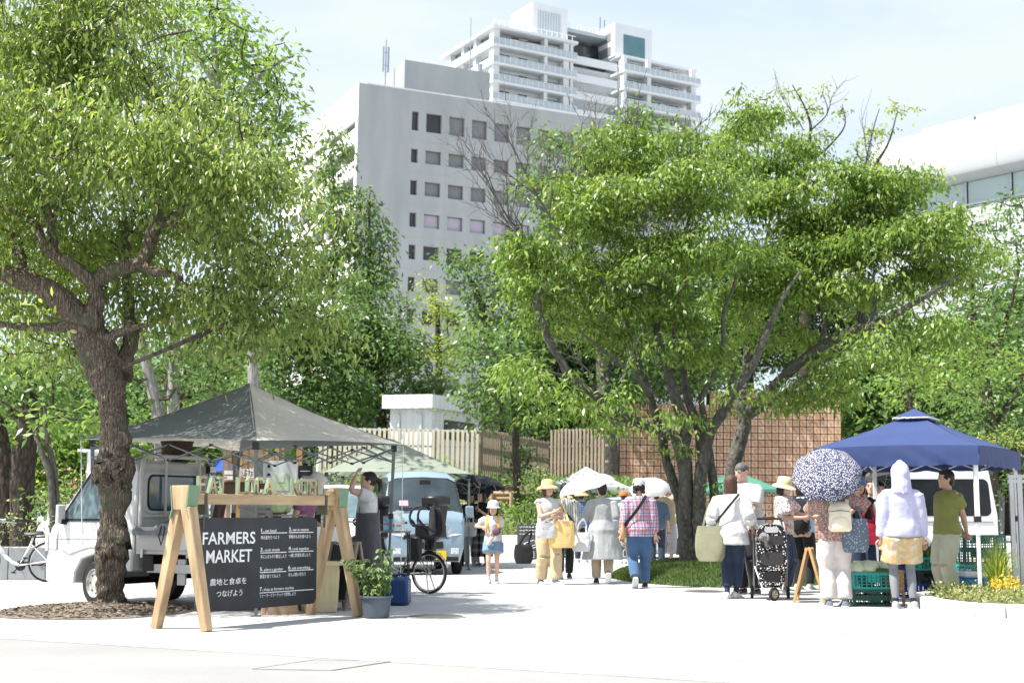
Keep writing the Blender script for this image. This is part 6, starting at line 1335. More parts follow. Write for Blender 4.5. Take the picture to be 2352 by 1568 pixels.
fbox('grille', (0,1.715,.54), (.62,.03,.13), 'car_trim', .01, van); fbox('badge', (0,1.72,.78), (.12,.02,.07), 'chrome', .01, van); fbox('bumper_lip', (0,1.70,.29), (1.2,.04,.08), 'car_trim', .01, van)
pl = fbox('number_plate', (-.20,1.735,.36), (.33,.012,.165), 'plate_yellow', 0, van); text_mesh('lettering', '72-65', .11, MATS['car_trim'], pl, extrude=.0005, loc=(.155-.20+.0,1.7425,.32), rot=(PI/2,0,PI), align='LEFT', sx=.9)
mat('note_pink', (.75,.35,.42), .8); nt_ = fbox('notice', (.40,1.47,1.27), (.16,.008,.11), 'note_pink', 0, van, Matrix.Rotation(R(32),3,'X')); nt_.location = (0,.07,.03)
g = MB(); g.box((0,-.1,.3), (1.2,2.8,.16)); g.build('chassis', 'underbody', van)
g = MB(); g.box((0,1.46,1.68), (.20,.01,.08)); g.build('camera_unit', 'car_trim', van)

# ---------------------------------------------------------------- white car behind the bike seat, facing the camera
def compact(name, label, loc, rz, paint, h=1.55, L=3.6, W=1.62, glass='car_glass', cat='car'):
    t = thing(name, label, cat, loc, rz); w = W/2; l = L/2
    st = [(l, F((w*.72,.24),(w*.82,.45),(w*.84,.62),(w*.78,.70),(w*.5,.72),(0,.73))), (l-.12, F((w*.85,.22),(w*.95,.45),(w*.95,.72),(w*.88,.82),(w*.55,.86),(0,.87))), (l-.75, F((w*.9,.22),(w,.48),(w,.88),(w*.92,.97),(w*.6,1.02),(0,1.03))),
          (l-1.42, F((w*.9,.22),(w,.48),(w,.93),(w*.80,h-.13),(w*.6,h-.08),(0,h-.06))), (l-1.6, F((w*.9,.22),(w,.48),(w,.94),(w*.79,h-.08),(w*.58,h-.02),(0,h))), (l-2.4, F((w*.9,.22),(w,.48),(w,.95),(w*.79,h-.08),(w*.58,h-.01),(0,h))),
          (-l+.45, F((w*.9,.22),(w,.48),(w,.97),(w*.77,h-.12),(w*.56,h-.06),(0,h-.05))), (-l+.08, F((w*.88,.24),(w*.97,.5),(w*.96,.95),(w*.88,1.05),(w*.55,1.08),(0,1.09))), (-l, F((w*.8,.3),(w*.9,.5),(w*.9,.85),(w*.8,.95),(w*.5,.98),(0,.98)))]
    def gr(i, j, N):
        if i == 2 and 3 <= j <= N-5: return ('windscreen', 0)
        if i == 6 and 3 <= j <= N-5: return ('rear_window', 0)
        if i in (3,4) and j in (2,N-4): return ('side_window', j)
        if i == 5 and j in (2,N-4): return ('side_window', 50+j)
        return None
    shell(t, st, gr, paint, glass=glass)
    for s in (-1,1):
        g = MB(); g.add([(s*w*.55,l-.02,.62),(s*w*.88,l-.06,.64),(s*w*.92,l-.2,.80),(s*w*.6,l-.08,.74)], [(0,1,2,3)]); g.build('headlight', 'lamp_glass', t)
        fbox('mirror', (s*(w+.08),l-1.2,1.0), (.16,.08,.13), paint, .02, t); wheel(t, (s*(w-.10),l-.72,.30), .30, .17, s, rim='rim_steel', holes=5, alloy=True); wheel(t, (s*(w-.10),-l+.62,.30), .30, .17, s, holes=5, alloy=True)
        arch(t, s*(w+.006), l-.72, .35, s); arch(t, s*(w+.006), -l+.62, .35, s)
        fbox('tail_lamp', (s*w*.78,-l+.02,.82), (.2,.05,.22), 'lamp_red', .01, t)
    fbox('grille', (0,l,.50), (w*1.1,.03,.14), 'car_trim', .01, t); fbox('number_plate', (0,l+.018,.38), (.33,.012,.165), 'white_paint', 0, t)
    g = MB(); g.box((0,0,.28), (W*.8,L*.85,.14)); g.build('chassis', 'underbody', t)
    return t
compact('car', 'white car with dark windscreen facing the camera behind the bicycle seat', (X_at(742,25.5), 27.6, 0), R(186), 'car_white', h=1.66, glass='car_glass_light')
compact('car', 'pale blue car parked behind the crowd by the multi-stemmed tree', (X_at(1520,35.5), 36.0, 0), R(238), 'car_pale', h=1.56, L=3.7, glass='car_glass_light')

# ---------------------------------------------------------------- white van on the right, tail to the camera
Yw = 22.6; wv = thing('cargo_van', 'white van with a wide dark rear window behind the blue tent', 'van', (X_at(2205,Yw), Yw+2.35, 0), R(-6))
w = .85; h = 1.98
st = [(2.3, F((w*.8,.3),(w*.9,.5),(w*.9,.9),(w*.8,1.0),(w*.5,1.02),(0,1.03))), (1.9, F((w*.9,.3),(w,.5),(w,1.0),(w*.92,1.12),(w*.6,1.15),(0,1.16))), (1.1, F((w*.9,.3),(w,.5),(w,1.05),(w*.84,1.82),(w*.6,1.9),(0,1.92))), (.6, F((w*.9,.3),(w,.5),(w,1.05),(w*.83,h-.12),(w*.6,h-.02),(0,h))), (-2.05, F((w*.9,.3),(w,.5),(w,1.05),(w*.83,h-.12),(w*.6,h-.02),(0,h))), (-2.28, F((w*.9,.34),(w*.98,.5),(w*.98,1.08),(w*.84,h-.16),(w*.6,h-.08),(0,h-.06))), (-2.34, F((w*.88,.36),(w*.95,.5),(w*.95,1.08),(w*.82,h-.22),(w*.58,h-.13),(0,h-.11)))]
def grw(i, j, N):
    if i == 1 and 3 <= j <= N-5: return ('windscreen', 0)
    if i == 3 and j in (2, N-4): return ('side_window', j)
    return None
shell(wv, st, grw, 'car_white')
g = MB(); p_ = rrect(0,1.36,1.46,.58,.09); g.add([(x*(1-.10*(z-1.1)),-2.346,z) for x, z in p_], [tuple(range(len(p_)))]); mat('glass_black', (.008,.011,.013), .12, var=.3, spec=.35); g.build('rear_window', 'glass_black', wv)
g = MB(); g.box((0,-2.35,.98), (1.5,.012,.015)); g.build('tailgate_crease', 'blind_grey', wv); fbox('rear_bumper', (0,-2.38,.46), (1.6,.12,.22), 'car_white', .03, wv); fbox('number_plate', (0,-2.352,.78), (.33,.012,.165), 'white_paint', 0, wv); fbox('tailgate_handle', (0,-2.355,.90), (.3,.02,.04), 'chrome', .004, wv)
for s in (-1,1): wheel(wv, (s*.74,-1.4,.33), .33, .18, s); wheel(wv, (s*.74,1.3,.33), .33, .18, s)
g = MB(); g.box((0,0,.34), (1.3,4,.2)); g.build('chassis', 'underbody', wv)

# ================================================================== bicycles
mat('bike_white', (.70,.70,.68), .3, coat=.5); mat('bike_silver', (.60,.58,.53), .3, metal=.5); mat('spoke', (.5,.5,.5), .4, metal=.8)
def bike_wheel(parent, y, r):
    g = MB(); M_ = Matrix.Rotation(PI/2, 3, 'Y'); g.lathe([(r-.035,-.014),(r-.012,-.02),(r,0),(r-.012,.02),(r-.035,.014),(r-.035,-.014)], 40, m=M_, cap=False); wo = g.build('wheel', 'black_rubber', parent, smooth=True); wo.location = (0,y,r)
    g = MB(); g.lathe([(r-.036,-.012),(r-.052,-.009),(r-.052,.009),(r-.036,.012)], 40, m=M_, cap=False); g.build('rim', 'rim_steel', wo, smooth=True)
    g = MB()
    for k in range(20): a = 2*PI*k/20; b = a+(.35 if k % 2 else -.35); g.tube([((.02 if k % 2 else -.02), math.cos(b)*.02, math.sin(b)*.02), (0, math.cos(a)*(r-.05), math.sin(a)*(r-.05))], .0022, 3, cap=False)
    g.build('spokes', 'spoke', wo); g = MB(); g.tube([(-.04,0,0),(.04,0,0)], .022, 10); g.build('hub', 'spoke', wo)
def bicycle(label, loc, rz, paint, r=.33, basket=True, seats=0, lean=0, step=True):
    t = thing('bicycle', label, 'bicycle', loc, rz, ry=lean); yr, yf = -.52, .58; bike_wheel(t, yr, r); bike_wheel(t, yf, r)
    bb = Vector((0,-.06,.27)); sd = Vector((0,-.22,.62)); hd = Vector((0,.36,.68)); hd2 = Vector((0,.33,.86))
    g = MB(); g.tube([bb, sd, Vector((0,-.25,.74))], .017, 8); g.tube([hd+Vector((0,.03,-.08)), hd2], .02, 8)
    if step: g.tube([hd, Vector((0,.20,.45)), Vector((0,.08,.33)), bb], .026, 8); g.tube([hd+Vector((0,.02,-.06)), Vector((0,.16,.38)), bb], .018, 8)
    else: g.tube([hd, sd], .018, 8); g.tube([hd, bb], .02, 8)
    for s in (-.05,.05): g.tube([bb+Vector((s*.6,0,0)), Vector((s,yr,r))], .010, 6); g.tube([sd, Vector((s,yr,r))], .009, 6); g.tube([hd+Vector((0,.03,-.06)), Vector((s,.46,.52)), Vector((s,yf,r))], .012, 6)
    g.build('frame', paint, t, smooth=True)
    g = MB(); g.tube([hd2, hd2+Vector((0,.02,.12))], .014, 8); g.tube([(-.28,.08,.98),(-.2,.26,1.0),(0,.36,.99),(.2,.26,1.0),(.28,.08,.98)], .012, 8); g.build('handlebar', 'spoke', t, smooth=True)
    for s in (-1,1): g = MB(); g.tube([(s*.27,.13,.985),(s*.285,.03,.975)], .018, 8); g.build('grip', 'black_rubber', t); g = MB(); g.tube([(s*.24,.2,.98),(s*.22,.12,.945)], .006, 5); g.build('brake_lever', 'spoke', t)
    g = MB(); g.rings([[(x*w, y, z+zz) for x, zz in ((-1,-.02),(-.6,.02),(0,.03),(.6,.02),(1,-.02),(0,-.035))] for y, w, z in ((-.40,.085,.80),(-.34,.10,.80),(-.24,.07,.79),(-.13,.025,.78),(-.10,.012,.775))]); g.build('saddle', 'black_plastic', t, smooth=True)
    for y0, a0, a1 in ((yr,.15,2.9),(yf,.5,2.6)):
        g = MB(); g.rings([[(x, y0+math.cos(a)*(r+.02), r+math.sin(a)*(r+.02)+z) for x, z in ((-.025,0),(0,.008),(.025,0))] for a in np.linspace(a0, a1, 16)], cap=False, closed=False); g.build('mudguard', paint if step else 'spoke', t, smooth=True)
    g = MB(); g.tube([(-.06,yr,.74),(-.06,-.2,.72)], .006, 5); g.tube([(.06,yr,.74),(.06,-.2,.72)], .006, 5); g.tube([(-.06,yr-.12,.74),(.06,yr-.12,.74)], .006, 5)
    for s in (-.06,.06): g.tube([(s,yr-.12,.74),(s,yr,.74)], .006, 5); g.tube([(s,yr,.74),(s*.9,yr,r)], .006, 5)
    g.build('carrier', 'black_plastic', t)
    g = MB(); g.box((.05,-.28,.30), (.012,.56,.07)); g.build('chain_guard', 'black_plastic', t)
    g = MB(); g.lathe([(.085,-.004),(.085,.004)], 20, c=(.055,-.06,.27), m=Matrix.Rotation(PI/2,3,'Y')); g.tube([(.07,-.06,.27),(.08,.06,.16)], .01, 6); g.tube([(-.07,-.06,.27),(-.08,-.18,.38)], .01, 6); g.box((.12,.06,.16), (.09,.06,.02)); g.box((-.12,-.18,.38), (.09,.06,.02)); g.build('pedal_crank', 'black_plastic', t)
    g = MB(); g.tube([(.04,yr+.02,r),(.10,yr-.05,.02)], .008, 6); g.tube([(-.04,yr+.02,r),(-.10,yr-.05,.02)], .008, 6); g.build('kickstand', 'spoke', t)
    if basket:
        g = MB(); c0 = Vector((0,.56,.80))
        for z in np.linspace(0,.22,6):
            k = .8+.2*z/.22; P_ = [c0+Vector((sx*.17*k, sy*.13*k, z)) for sx, sy in ((-1,-1),(1,-1),(1,1),(-1,1))]
            for i in range(4): g.tube([P_[i], P_[(i+1) % 4]], .004, 4, cap=False)
        for q in range(8):
            for sx, sy in ((1,0),(0,1)):
                f_ = -1+2*q/7
                for s in (-1,1): P0_ = Vector((f_*.17, s*.13, 0)) if sx else Vector((s*.17, f_*.13, 0)); g.tube([c0+P0_*.8, c0+P0_+Vector((0,0,.22))], .003, 4, cap=False)
        g.build('basket', 'black_plastic', t)
    if seats:
        # rear child seat: tub, back, headrest, foot wells
        g = MB(); g.box((0,yr-.02,.86), (.34,.34,.22)); g.build('child_seat_tub', 'black_plastic', t, bevel=.03, smooth=True)
        g = MB(); g.box((0,yr-.16,1.08), (.32,.08,.36), Matrix.Rotation(R(8),3,'X')); g.build('child_seat_back', 'black_plastic', t, bevel=.025, smooth=True)
        g = MB(); g.box((0,yr-.10,1.28), (.38,.28,.15)); g.build('child_seat_headrest', 'black_plastic', t, bevel=.03, smooth=True)
        for s in (-1,1): g = MB(); g.box((s*.19,yr+.10,.62), (.10,.16,.34)); g.build('foot_well', 'black_plastic', t, bevel=.02, smooth=True); g = MB(); g.lathe([(.05,-.01),(.07,0),(.05,.01),(.035,0),(.05,-.01)], 14, c=(s*.10,yr+.22,.98), m=Matrix.Rotation(R(60),3,'X'), cap=False); g.build('hand_hoop', 'black_plastic', t)
        g = MB(); g.box((.175,yr,.87), (.006,.09,.10)); lo = g.build('label', 'wood_new', t); g = MB(); g.box((.178,yr-.08,.80), (.006,.07,.04)); g.build('label', 'white_paint', t)
        if seats > 1:
            g = MB(); g.box((0,.52,.98), (.32,.30,.26)); g.build('front_seat_tub', 'black_plastic', t, bevel=.04, smooth=True); g = MB(); g.box((0,.66,1.14), (.30,.08,.30), Matrix.Rotation(R(-12),3,'X')); g.build('front_seat_back', 'black_plastic', t, bevel=.03, smooth=True)
    return t
c = gp(50,1318); bicycle('white step-through bicycle against the planter wall at the left edge', (X_at(40,23.5),23.5,0), R(93), 'bike_white', lean=R(6))
b2 = bicycle('electric bicycle with black child seat by the blue tank', (X_at(905,19.6),20.3,0), R(62), 'bike_silver', r=.29, basket=False, seats=1)
b3 = bicycle('bicycle with two black child seats behind the trestle leg', (X_at(795,19.2),19.6,0), R(150), 'bike_silver', r=.29, basket=False, seats=2)
mat('helmet_tan', (.62,.42,.25), .4); hp = at(768,1150,19.0)
t = thing('child_helmet', 'tan cycling helmet resting on the black child seat', 'helmet', (hp.x, hp.y, hp.z-.02), R(30)); g = MB(); g.lathe([(.115,0),(.125,.03),(.115,.09),(.08,.135),(.03,.152),(.0001,.155)], 22, cap=False, sy=1.2); g.build('shell', 'helmet_tan', t, smooth=True)
for k in range(4): g = MB(); g.box((-.06+.04*k,-.10,.10), (.012,.05,.02), Matrix.Rotation(R(40),3,'X')); g.build('vent', 'black_plastic', t)
# planter wall behind the white bicycle
pwx0, pwx1 = X_at(-60,24.3), X_at(112,24.3); t = thing('planter_wall', 'low grey concrete planter wall behind the white bicycle', 'wall', ((pwx0+pwx1)/2, 24.4, 0)); mat('concrete_grey', (.30,.315,.33), .85, var=.08, bump=.1)
for k in range(2): g = MB(); L_ = (pwx1-pwx0)/2; g.box((-L_/2+L_*k,0,.275), (L_-.01,.3,.55)); g.build('block', 'concrete_grey', t, bevel=.012)
# ================================================================== people
def pat(name, kind, base, c2, c3=None, sc=1.0, rough=.85, th=.3):
    m, nt, b = mk(name); n = nt.nodes; l = nt.links; b.inputs['Roughness'].default_value = rough; b.inputs['Specular IOR Level'].default_value = .2
    tc = n.new('ShaderNodeTexCoord'); sp = n.new('ShaderNodeSeparateXYZ'); l.new(tc.outputs['Object'], sp.inputs[0])
    def band(out, f, ph, lo, hi):
        mu = n.new('ShaderNodeMath'); mu.operation = 'MULTIPLY_ADD'; mu.inputs[1].default_value = f; mu.inputs[2].default_value = ph; l.new(out, mu.inputs[0])
        fr = n.new('ShaderNodeMath'); fr.operation = 'FRACT'; l.new(mu.outputs[0], fr.inputs[0])
        a = n.new('ShaderNodeMath'); a.operation = 'GREATER_THAN'; a.inputs[1].default_value = lo; l.new(fr.outputs[0], a.inputs[0])
        c = n.new('ShaderNodeMath'); c.operation = 'LESS_THAN'; c.inputs[1].default_value = hi; l.new(fr.outputs[0], c.inputs[0])
        r = n.new('ShaderNodeMath'); r.operation = 'MULTIPLY'; l.new(a.outputs[0], r.inputs[0]); l.new(c.outputs[0], r.inputs[1]); return r.outputs[0]
    def mixc(fac, a, col, k=1.0):
        mx = n.new('ShaderNodeMixRGB'); mx.inputs[2].default_value = lin(col)
        if k != 1: q = n.new('ShaderNodeMath'); q.operation = 'MULTIPLY'; q.inputs[1].default_value = k; l.new(fac, q.inputs[0]); fac = q.outputs[0]
        l.new(fac, mx.inputs[0]); l.new(a, mx.inputs[1]) if not isinstance(a, tuple) else setattr(mx.inputs[1], 'default_value', lin(a)); return mx.outputs[0]
    xy = n.new('ShaderNodeMath'); xy.operation = 'ADD'; l.new(sp.outputs[0], xy.inputs[0]); hy = n.new('ShaderNodeMath'); hy.operation = 'MULTIPLY'; hy.inputs[1].default_value = .6; l.new(sp.outputs[1], hy.inputs[0]); l.new(hy.outputs[0], xy.inputs[1])
    X, Z = xy.outputs[0], sp.outputs[2]
    if kind == 'plaid':
        c = mixc(band(X, 11*sc, 0, 0, .34), base, c2, .65); c = mixc(band(Z, 11*sc, 0, 0, .34), c, c2, .65); c = mixc(band(X, 11*sc, .0, .5, .72), c, c3, .6); c = mixc(band(Z, 11*sc, .0, .5, .72), c, c3, .6); c = mixc(band(X, 11*sc, 0, .84, .9), c, c2, .8); c = mixc(band(Z, 11*sc, 0, .84, .9), c, c3, .8)
    elif kind == 'gingham': c = mixc(band(X, 40*sc, 0, 0, .5), base, c2, .5); c = mixc(band(Z, 40*sc, 0, 0, .5), c, c2, .5)
    elif kind == 'stripes': c = mixc(band(X, 22*sc, 0, 0, .35), base, c2); c = mixc(band(X, 22*sc, 0, .6, .72), c, c3 or c2)
    elif kind == 'dots':
        v = n.new('ShaderNodeTexVoronoi'); v.inputs['Scale'].default_value = 30*sc; v.inputs['Randomness'].default_value = .8; l.new(tc.outputs['Object'], v.inputs[0])
        q = n.new('ShaderNodeMath'); q.operation = 'LESS_THAN'; q.inputs[1].default_value = th; l.new(v.outputs['Distance'], q.inputs[0]); c = mixc(q.outputs[0], base, c2)
    else:
        v = n.new('ShaderNodeTexNoise'); v.inputs['Scale'].default_value = 22*sc; v.inputs['Detail'].default_value = 3; l.new(tc.outputs['Object'], v.inputs[0]); r = n.new('ShaderNodeValToRGB'); e = r.color_ramp.elements; e[0].position = .40; e[0].color = lin(c2); e[1].position = .60; e[1].color = lin(c3 or c2)
        x = e.new(.5); x.color = lin(base); e2 = e.new(.45); e2.color = lin(base); l.new(v.outputs[0], r.inputs[0]); c = r.outputs[0]
    l.new(c, b.inputs['Base Color'])
    nz = n.new('ShaderNodeTexNoise'); nz.inputs['Scale'].default_value = 14; bp = n.new('ShaderNodeBump'); bp.inputs['Strength'].default_value = .25; bp.inputs['Distance'].default_value = .02; l.new(tc.outputs['Object'], nz.inputs[0]); l.new(nz.outputs[0], bp.inputs['Height']); l.new(bp.outputs[0], b.inputs['Normal'])
    return m
def fab(name, c, var=.08, rough=.88, bump=.3): return mat(name, c, rough, var=var, scale=9, bump=bump, bscale=16, spec=.2, sheen=.15)
m, nt, b = mk('skin'); b.inputs['Base Color'].default_value = (.56,.36,.26,1); b.inputs['Roughness'].default_value = .5; b.inputs['Subsurface Weight'].default_value = .15; b.inputs['Subsurface Radius'].default_value = (.02,.008,.004); b.inputs['Subsurface Scale'].default_value = .4
mat('hair_black', (.014,.011,.010), .45, var=.4, scale=30, stretch=(3,3,.4), bump=.4, bscale=90); mat('hair_brown', (.075,.035,.022), .42, var=.35, scale=30, stretch=(3,3,.4), bump=.4, bscale=90); mat('hair_grey', (.09,.085,.085), .6, var=.5, scale=60)
mat('eye_dark', (.01,.008,.007), .2); mat('lip', (.42,.17,.14), .5)
for nm, c in dict(tee_white=(.56,.56,.555), blouse_white=(.57,.57,.565), navy=(.018,.024,.05), black_cloth=(.016,.016,.018), denim=(.055,.115,.22), denim_dark=(.022,.035,.065), denim_light=(.16,.26,.38), beige=(.50,.39,.25), khaki=(.44,.36,.25), grey_knit=(.34,.355,.36), lavender=(.44,.44,.60), legging_grey=(.20,.21,.23), olive_tee=(.24,.25,.075), sage_trouser=(.50,.50,.38), purple_tee=(.26,.11,.22), apron_grey=(.40,.43,.46), overall_grey=(.085,.085,.09), cream=(.70,.63,.48), white_trouser=(.54,.50,.475), pale_blue=(.45,.55,.68), jacket_beige=(.42,.33,.22), straw=(.62,.42,.20), tan_leather=(.45,.27,.14), olive_bag=(.20,.20,.13), red_bag=(.42,.02,.05), grey_blue=(.14,.18,.22), pale_grey=(.45,.45,.46), hat_beige=(.62,.50,.30), shoe_white=(.58,.58,.57), shoe_grey=(.35,.37,.39), shoe_dark=(.03,.035,.05), orange_cap=(.60,.16,.05), pink=(.75,.40,.42), plum=(.12,.07,.10)).items(): fab(nm, c)
pat('shirt_plaid', 'plaid', (.62,.58,.62), (.36,.07,.10), (.05,.08,.24), sc=.85); pat('shirt_stripe', 'stripes', (.66,.64,.58), (.16,.20,.26), (.42,.36,.26), sc=1.0); pat('shirt_navy_stripe', 'stripes', (.06,.10,.17), (.14,.19,.27), (.14,.19,.27), sc=2.2); pat('shirt_blue_check', 'plaid', (.10,.16,.32), (.04,.07,.17), (.16,.24,.40), sc=1.6)
pat('tote_gingham', 'gingham', (.74,.62,.34), (.80,.45,.08), sc=1.0); pat('capri_check', 'gingham', (.62,.60,.58), (.10,.10,.12), sc=.8); pat('skirt_plaid', 'plaid', (.018,.018,.022), (.22,.22,.22), (.006,.006,.007), sc=.55); pat('shirt_floral', 'floral', (.76,.72,.64), (.62,.14,.08), (.20,.22,.34), sc=1.0); pat('blouse_paisley', 'floral', (.24,.17,.16), (.36,.08,.07), (.36,.33,.30), sc=2.0); pat('shorts_yellow', 'floral', (.52,.40,.22), (.52,.49,.46), (.54,.37,.18), sc=.8); pat('bandana', 'floral', (.60,.60,.62), (.06,.07,.12), (.7,.7,.72), sc=3); pat('umbrella_dots', 'dots', (.045,.05,.10), (.58,.58,.60), sc=2.0, th=.38); pat('stroller_dots', 'dots', (.02,.02,.022), (.74,.74,.74), sc=1.25, th=.36); pat('tote_diamond', 'dots', (.10,.13,.17), (.30,.34,.38), sc=1.1, th=.3)

JOBS = []
def remesh(mb, name, m, parent, vox, smooth=3, dec=None, wrink=0, wf=(9,9,5), post=None, extra=None):
    me = bpy.data.meshes.new(name+'_src'); me.from_pydata(mb.v, [], mb.f)
    bm = bmesh.new(); bm.from_mesh(me); bmesh.ops.recalc_face_normals(bm, faces=bm.faces); bm.to_mesh(me); bm.free()
    o = bpy.data.objects.new(name+'_src', me); COL.objects.link(o)
    r = o.modifiers.new('r', 'REMESH'); r.mode = 'VOXEL'; r.voxel_size = vox
    if smooth: s = o.modifiers.new('s', 'SMOOTH'); s.iterations = smooth; s.factor = .5
    if dec: d = o.modifiers.new('d', 'DECIMATE'); d.ratio = dec
    JOBS.append((o, name, m, parent, wrink, wf, extra))
def run_jobs():
    dg = bpy.context.evaluated_depsgraph_get()
    for o, name, m, parent, wrink, wf, extra in JOBS:
        me = bpy.data.meshes.new_from_object(o.evaluated_get(dg)); me.name = name; sd = hash(name) % 97 + (len(me.vertices) % 53)
        if wrink:
            N = len(me.vertices); co = np.empty(N*3, np.float32); me.vertices.foreach_get('co', co); co = co.reshape(-1, 3); no = np.empty(N*3, np.float32); me.vertices.foreach_get('normal', no); no = no.reshape(-1, 3)
            d = np.array([mnoise.noise(Vector((p[0]*wf[0]+sd, p[1]*wf[1], p[2]*wf[2]+.8*p[0]*wf[0]))) + .5*mnoise.noise(Vector((p[0]*wf[0]*2.3, p[1]*wf[1]*2.3+sd, p[2]*wf[2]*2))) for p in co])
            co = co+no*(d*wrink)[:, None]; me.vertices.foreach_set('co', co.astype(np.float32).ravel())
        if extra is not None and extra.n:
            bm = bmesh.new(); bm.from_mesh(me); e = bpy.data.meshes.new('e'); e.from_pydata(extra.v, [], extra.f); bm.from_mesh(e); bmesh.ops.recalc_face_normals(bm, faces=bm.faces); bm.to_mesh(me); bm.free()
        me.materials.clear(); me.materials.append(MATS[m]); me.shade_smooth()
        ob = bpy.data.objects.new(name, me); COL.objects.link(ob); ob.parent = parent
        src = o.data; bpy.data.objects.remove(o); bpy.data.meshes.remove(src)
    JOBS.clear()
def ik(a, c, l1, l2, hint):
    a, c = Vector(a), Vector(c); d = c-a; L = min(d.length, l1+l2-.002); d = d.normalized() if d.length > 1e-6 else Vector((0,0,-1)); c = a+d*L
    x = (l1*l1-l2*l2+L*L)/(2*L); h = math.sqrt(max(0, l1*l1-x*x)); hv = Vector(hint); hv = (hv-d*hv.dot(d)); hv = hv.normalized() if hv.length > 1e-6 else d.orthogonal().normalized()
    return a+d*x+hv*h, c
def ering(c, rx, ry, n=18, M=None, pw=2.0):
    out = []
    for i in range(n):
        a = 2*PI*i/n; ca, sa_ = math.cos(a), math.sin(a); k = (abs(ca)**pw+abs(sa_)**pw)**(-1/pw); p = Vector((ca*k*rx, sa_*k*ry, 0)); p = M @ p if M is not None else p; out.append(p+Vector(c))
    return out
TORSO = [(.795,.10,.085,0),(.83,.155,.105,.005),(.88,.168,.118,.012),(.95,.158,.108,.006),(1.04,.134,.094,-.002),(1.13,.143,.102,-.006),(1.22,.158,.108,-.008),(1.29,.158,.100,-.002),(1.335,.132,.084,.004),(1.372,.088,.068,.008),(1.395,.060,.060,.012)]
